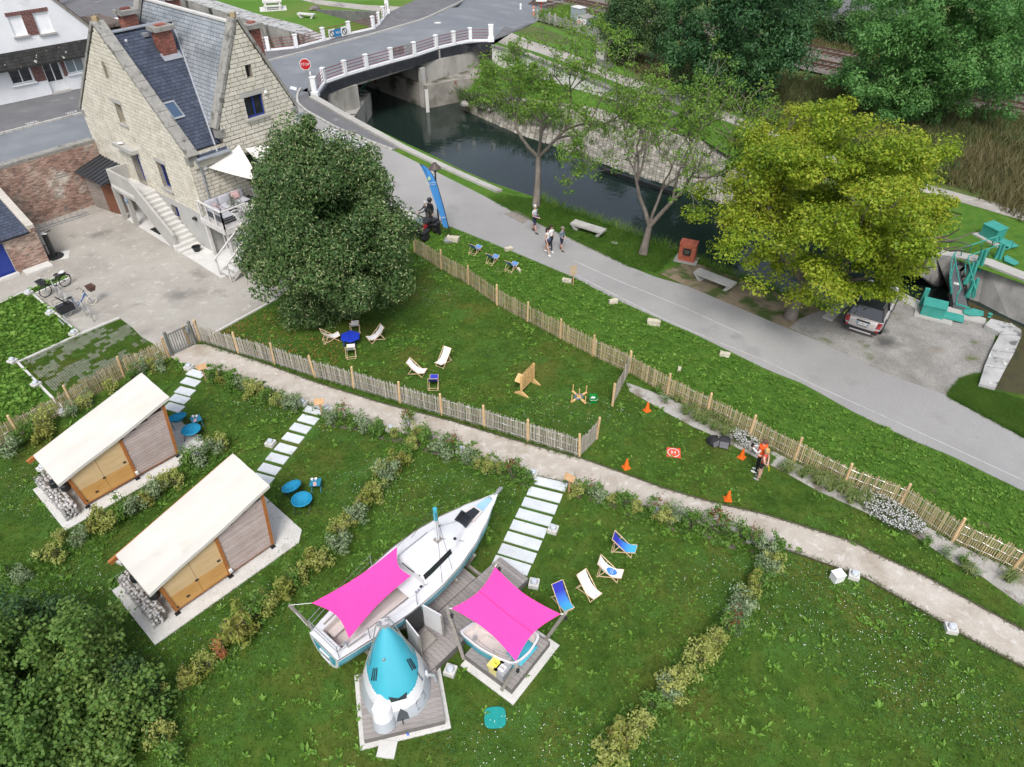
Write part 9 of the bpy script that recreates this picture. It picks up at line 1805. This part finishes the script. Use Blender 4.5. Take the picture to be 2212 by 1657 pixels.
xy=onlawn(VERGE[:2],12000,86,False);rosettes('verge_weeds',xy,5,.15,l_dock,87,.42)
xy=onlawn([VERGE[1]],1500,88,False);rosettes('burdock_leaves',xy,5,.22,l_dock,89,.75)
xy=onlawn(LAWN,9000,90);xy=xy[noise2(xy,.8,12)>.3];r_=np.random.default_rng(6);N=len(xy);s_=.009*r_.uniform(.7,1.6,N);P_=np.column_stack([xy,r_.uniform(.06,.12,N)]);V=np.stack([P_+np.column_stack([-s_,0*s_,0*s_]),P_+np.column_stack([0*s_,-s_,0*s_]),P_+np.column_stack([s_,0*s_,0*s_]),P_+np.column_stack([0*s_,s_,s_])],1).reshape(-1,3);o=link('clover_flowers',npmesh('clover_flowers',V,np.arange(N*4).reshape(-1,4),m_sign));o['kind']='stuff'
xy=np.array([[gn(*p).x+rng.gauss(0,.15),gn(*p).y+rng.gauss(0,.15)]for p in resamp(BANK[4:11],90)for _ in range(3)]);tufts('canal_weeds',xy,.5,.03,8,l_grn,0.,91,.5)
xy=np.array([[g(*p).x+rng.gauss(0,.12),g(*p).y+rng.gauss(0,.12)]for L_ in(FA[:10],FBp[:-1])for p in resamp(L_,160)for _ in range(3)]);tufts('fence_tufts',xy,.22,.018,8,l_gv,0.,92,.6)
xy=np.array([[g(*p).x+rng.gauss(0,.05),g(*p).y+rng.gauss(0,.05)]for L_ in(PU[2:],PL[3:])for p in resamp(L_,400)for _ in range(3)]);tufts('edge_tufts',xy,.09,.016,6,l_gr,0.,93,.8)
xy=np.array([[g(*p).x+rng.gauss(0,.28),g(*p).y+rng.gauss(0,.28)]for L_ in HEDGE for p in resamp(L_,110)for _ in range(3)]);rosettes('hedge_weeds',xy,6,.17,l_gsh,101,.5);tufts('hedge_grass',xy,.3,.02,6,l_gv,0.,102,.6)
xy=np.array([[q.x+rng.gauss(0,.5),q.y+rng.gauss(0,.5)]for k in range(31)for q in[SLA[k].lerp(SLB[k],rng.random()*.9)for _ in range(60 if k<9 else 7)]]);zz_=np.array([.2+rng.random()*.25-.9*rng.random()for _ in xy]);tufts('slope_weeds',xy,.6,.05,8,l_wgr,zz_,103,.5)
xy=inpx([(470,720),(600,660),(760,740),(700,820),(560,770)],1600,g,95);r_=np.random.default_rng(7);cl=np.column_stack([xy,np.full(len(xy),.07),np.full(len(xy),.02)]);V,F=leafcloud(cl,1,.07,up=2.0,seed=8);o=link('fallen_leaves',npmesh('fallen_leaves',V,F,l_dead));o['kind']='stuff'
cp_=g(1755,22,.8);rt=T('distant_car','blue grey car glimpsed through the hedge at the top','car',cp_,.6);m_dc=P('blue_grey_car',(.2,.28,.38),.3,.3);part(rt,'body',B().slab([(-2,-.85,.3),(2,-.85,.3),(2.05,-.85,.7),(1.2,-.85,.9),(-1.9,-.85,.95),(-2.1,-.85,.6)],(0,1.7,0)),m_dc);part(rt,'greenhouse',B().slab([(-1.7,-.75,.92),(1.1,-.75,.88),(.4,-.68,1.42),(-1.2,-.68,1.45)],(0,1.5,0)),m_cgl)
for x in(-1.3,1.3):
 for y in(-.85,.85):part(rt,'wheel',B().tube([(x,y-.08,.32),(x,y+.08,.32)],.32,12),m_tyre)
sheet('back_street',[g(*p,.8)for p in((1680,-40),(1740,30),(1830,55),(1960,60),(1960,-40))],m_pave)
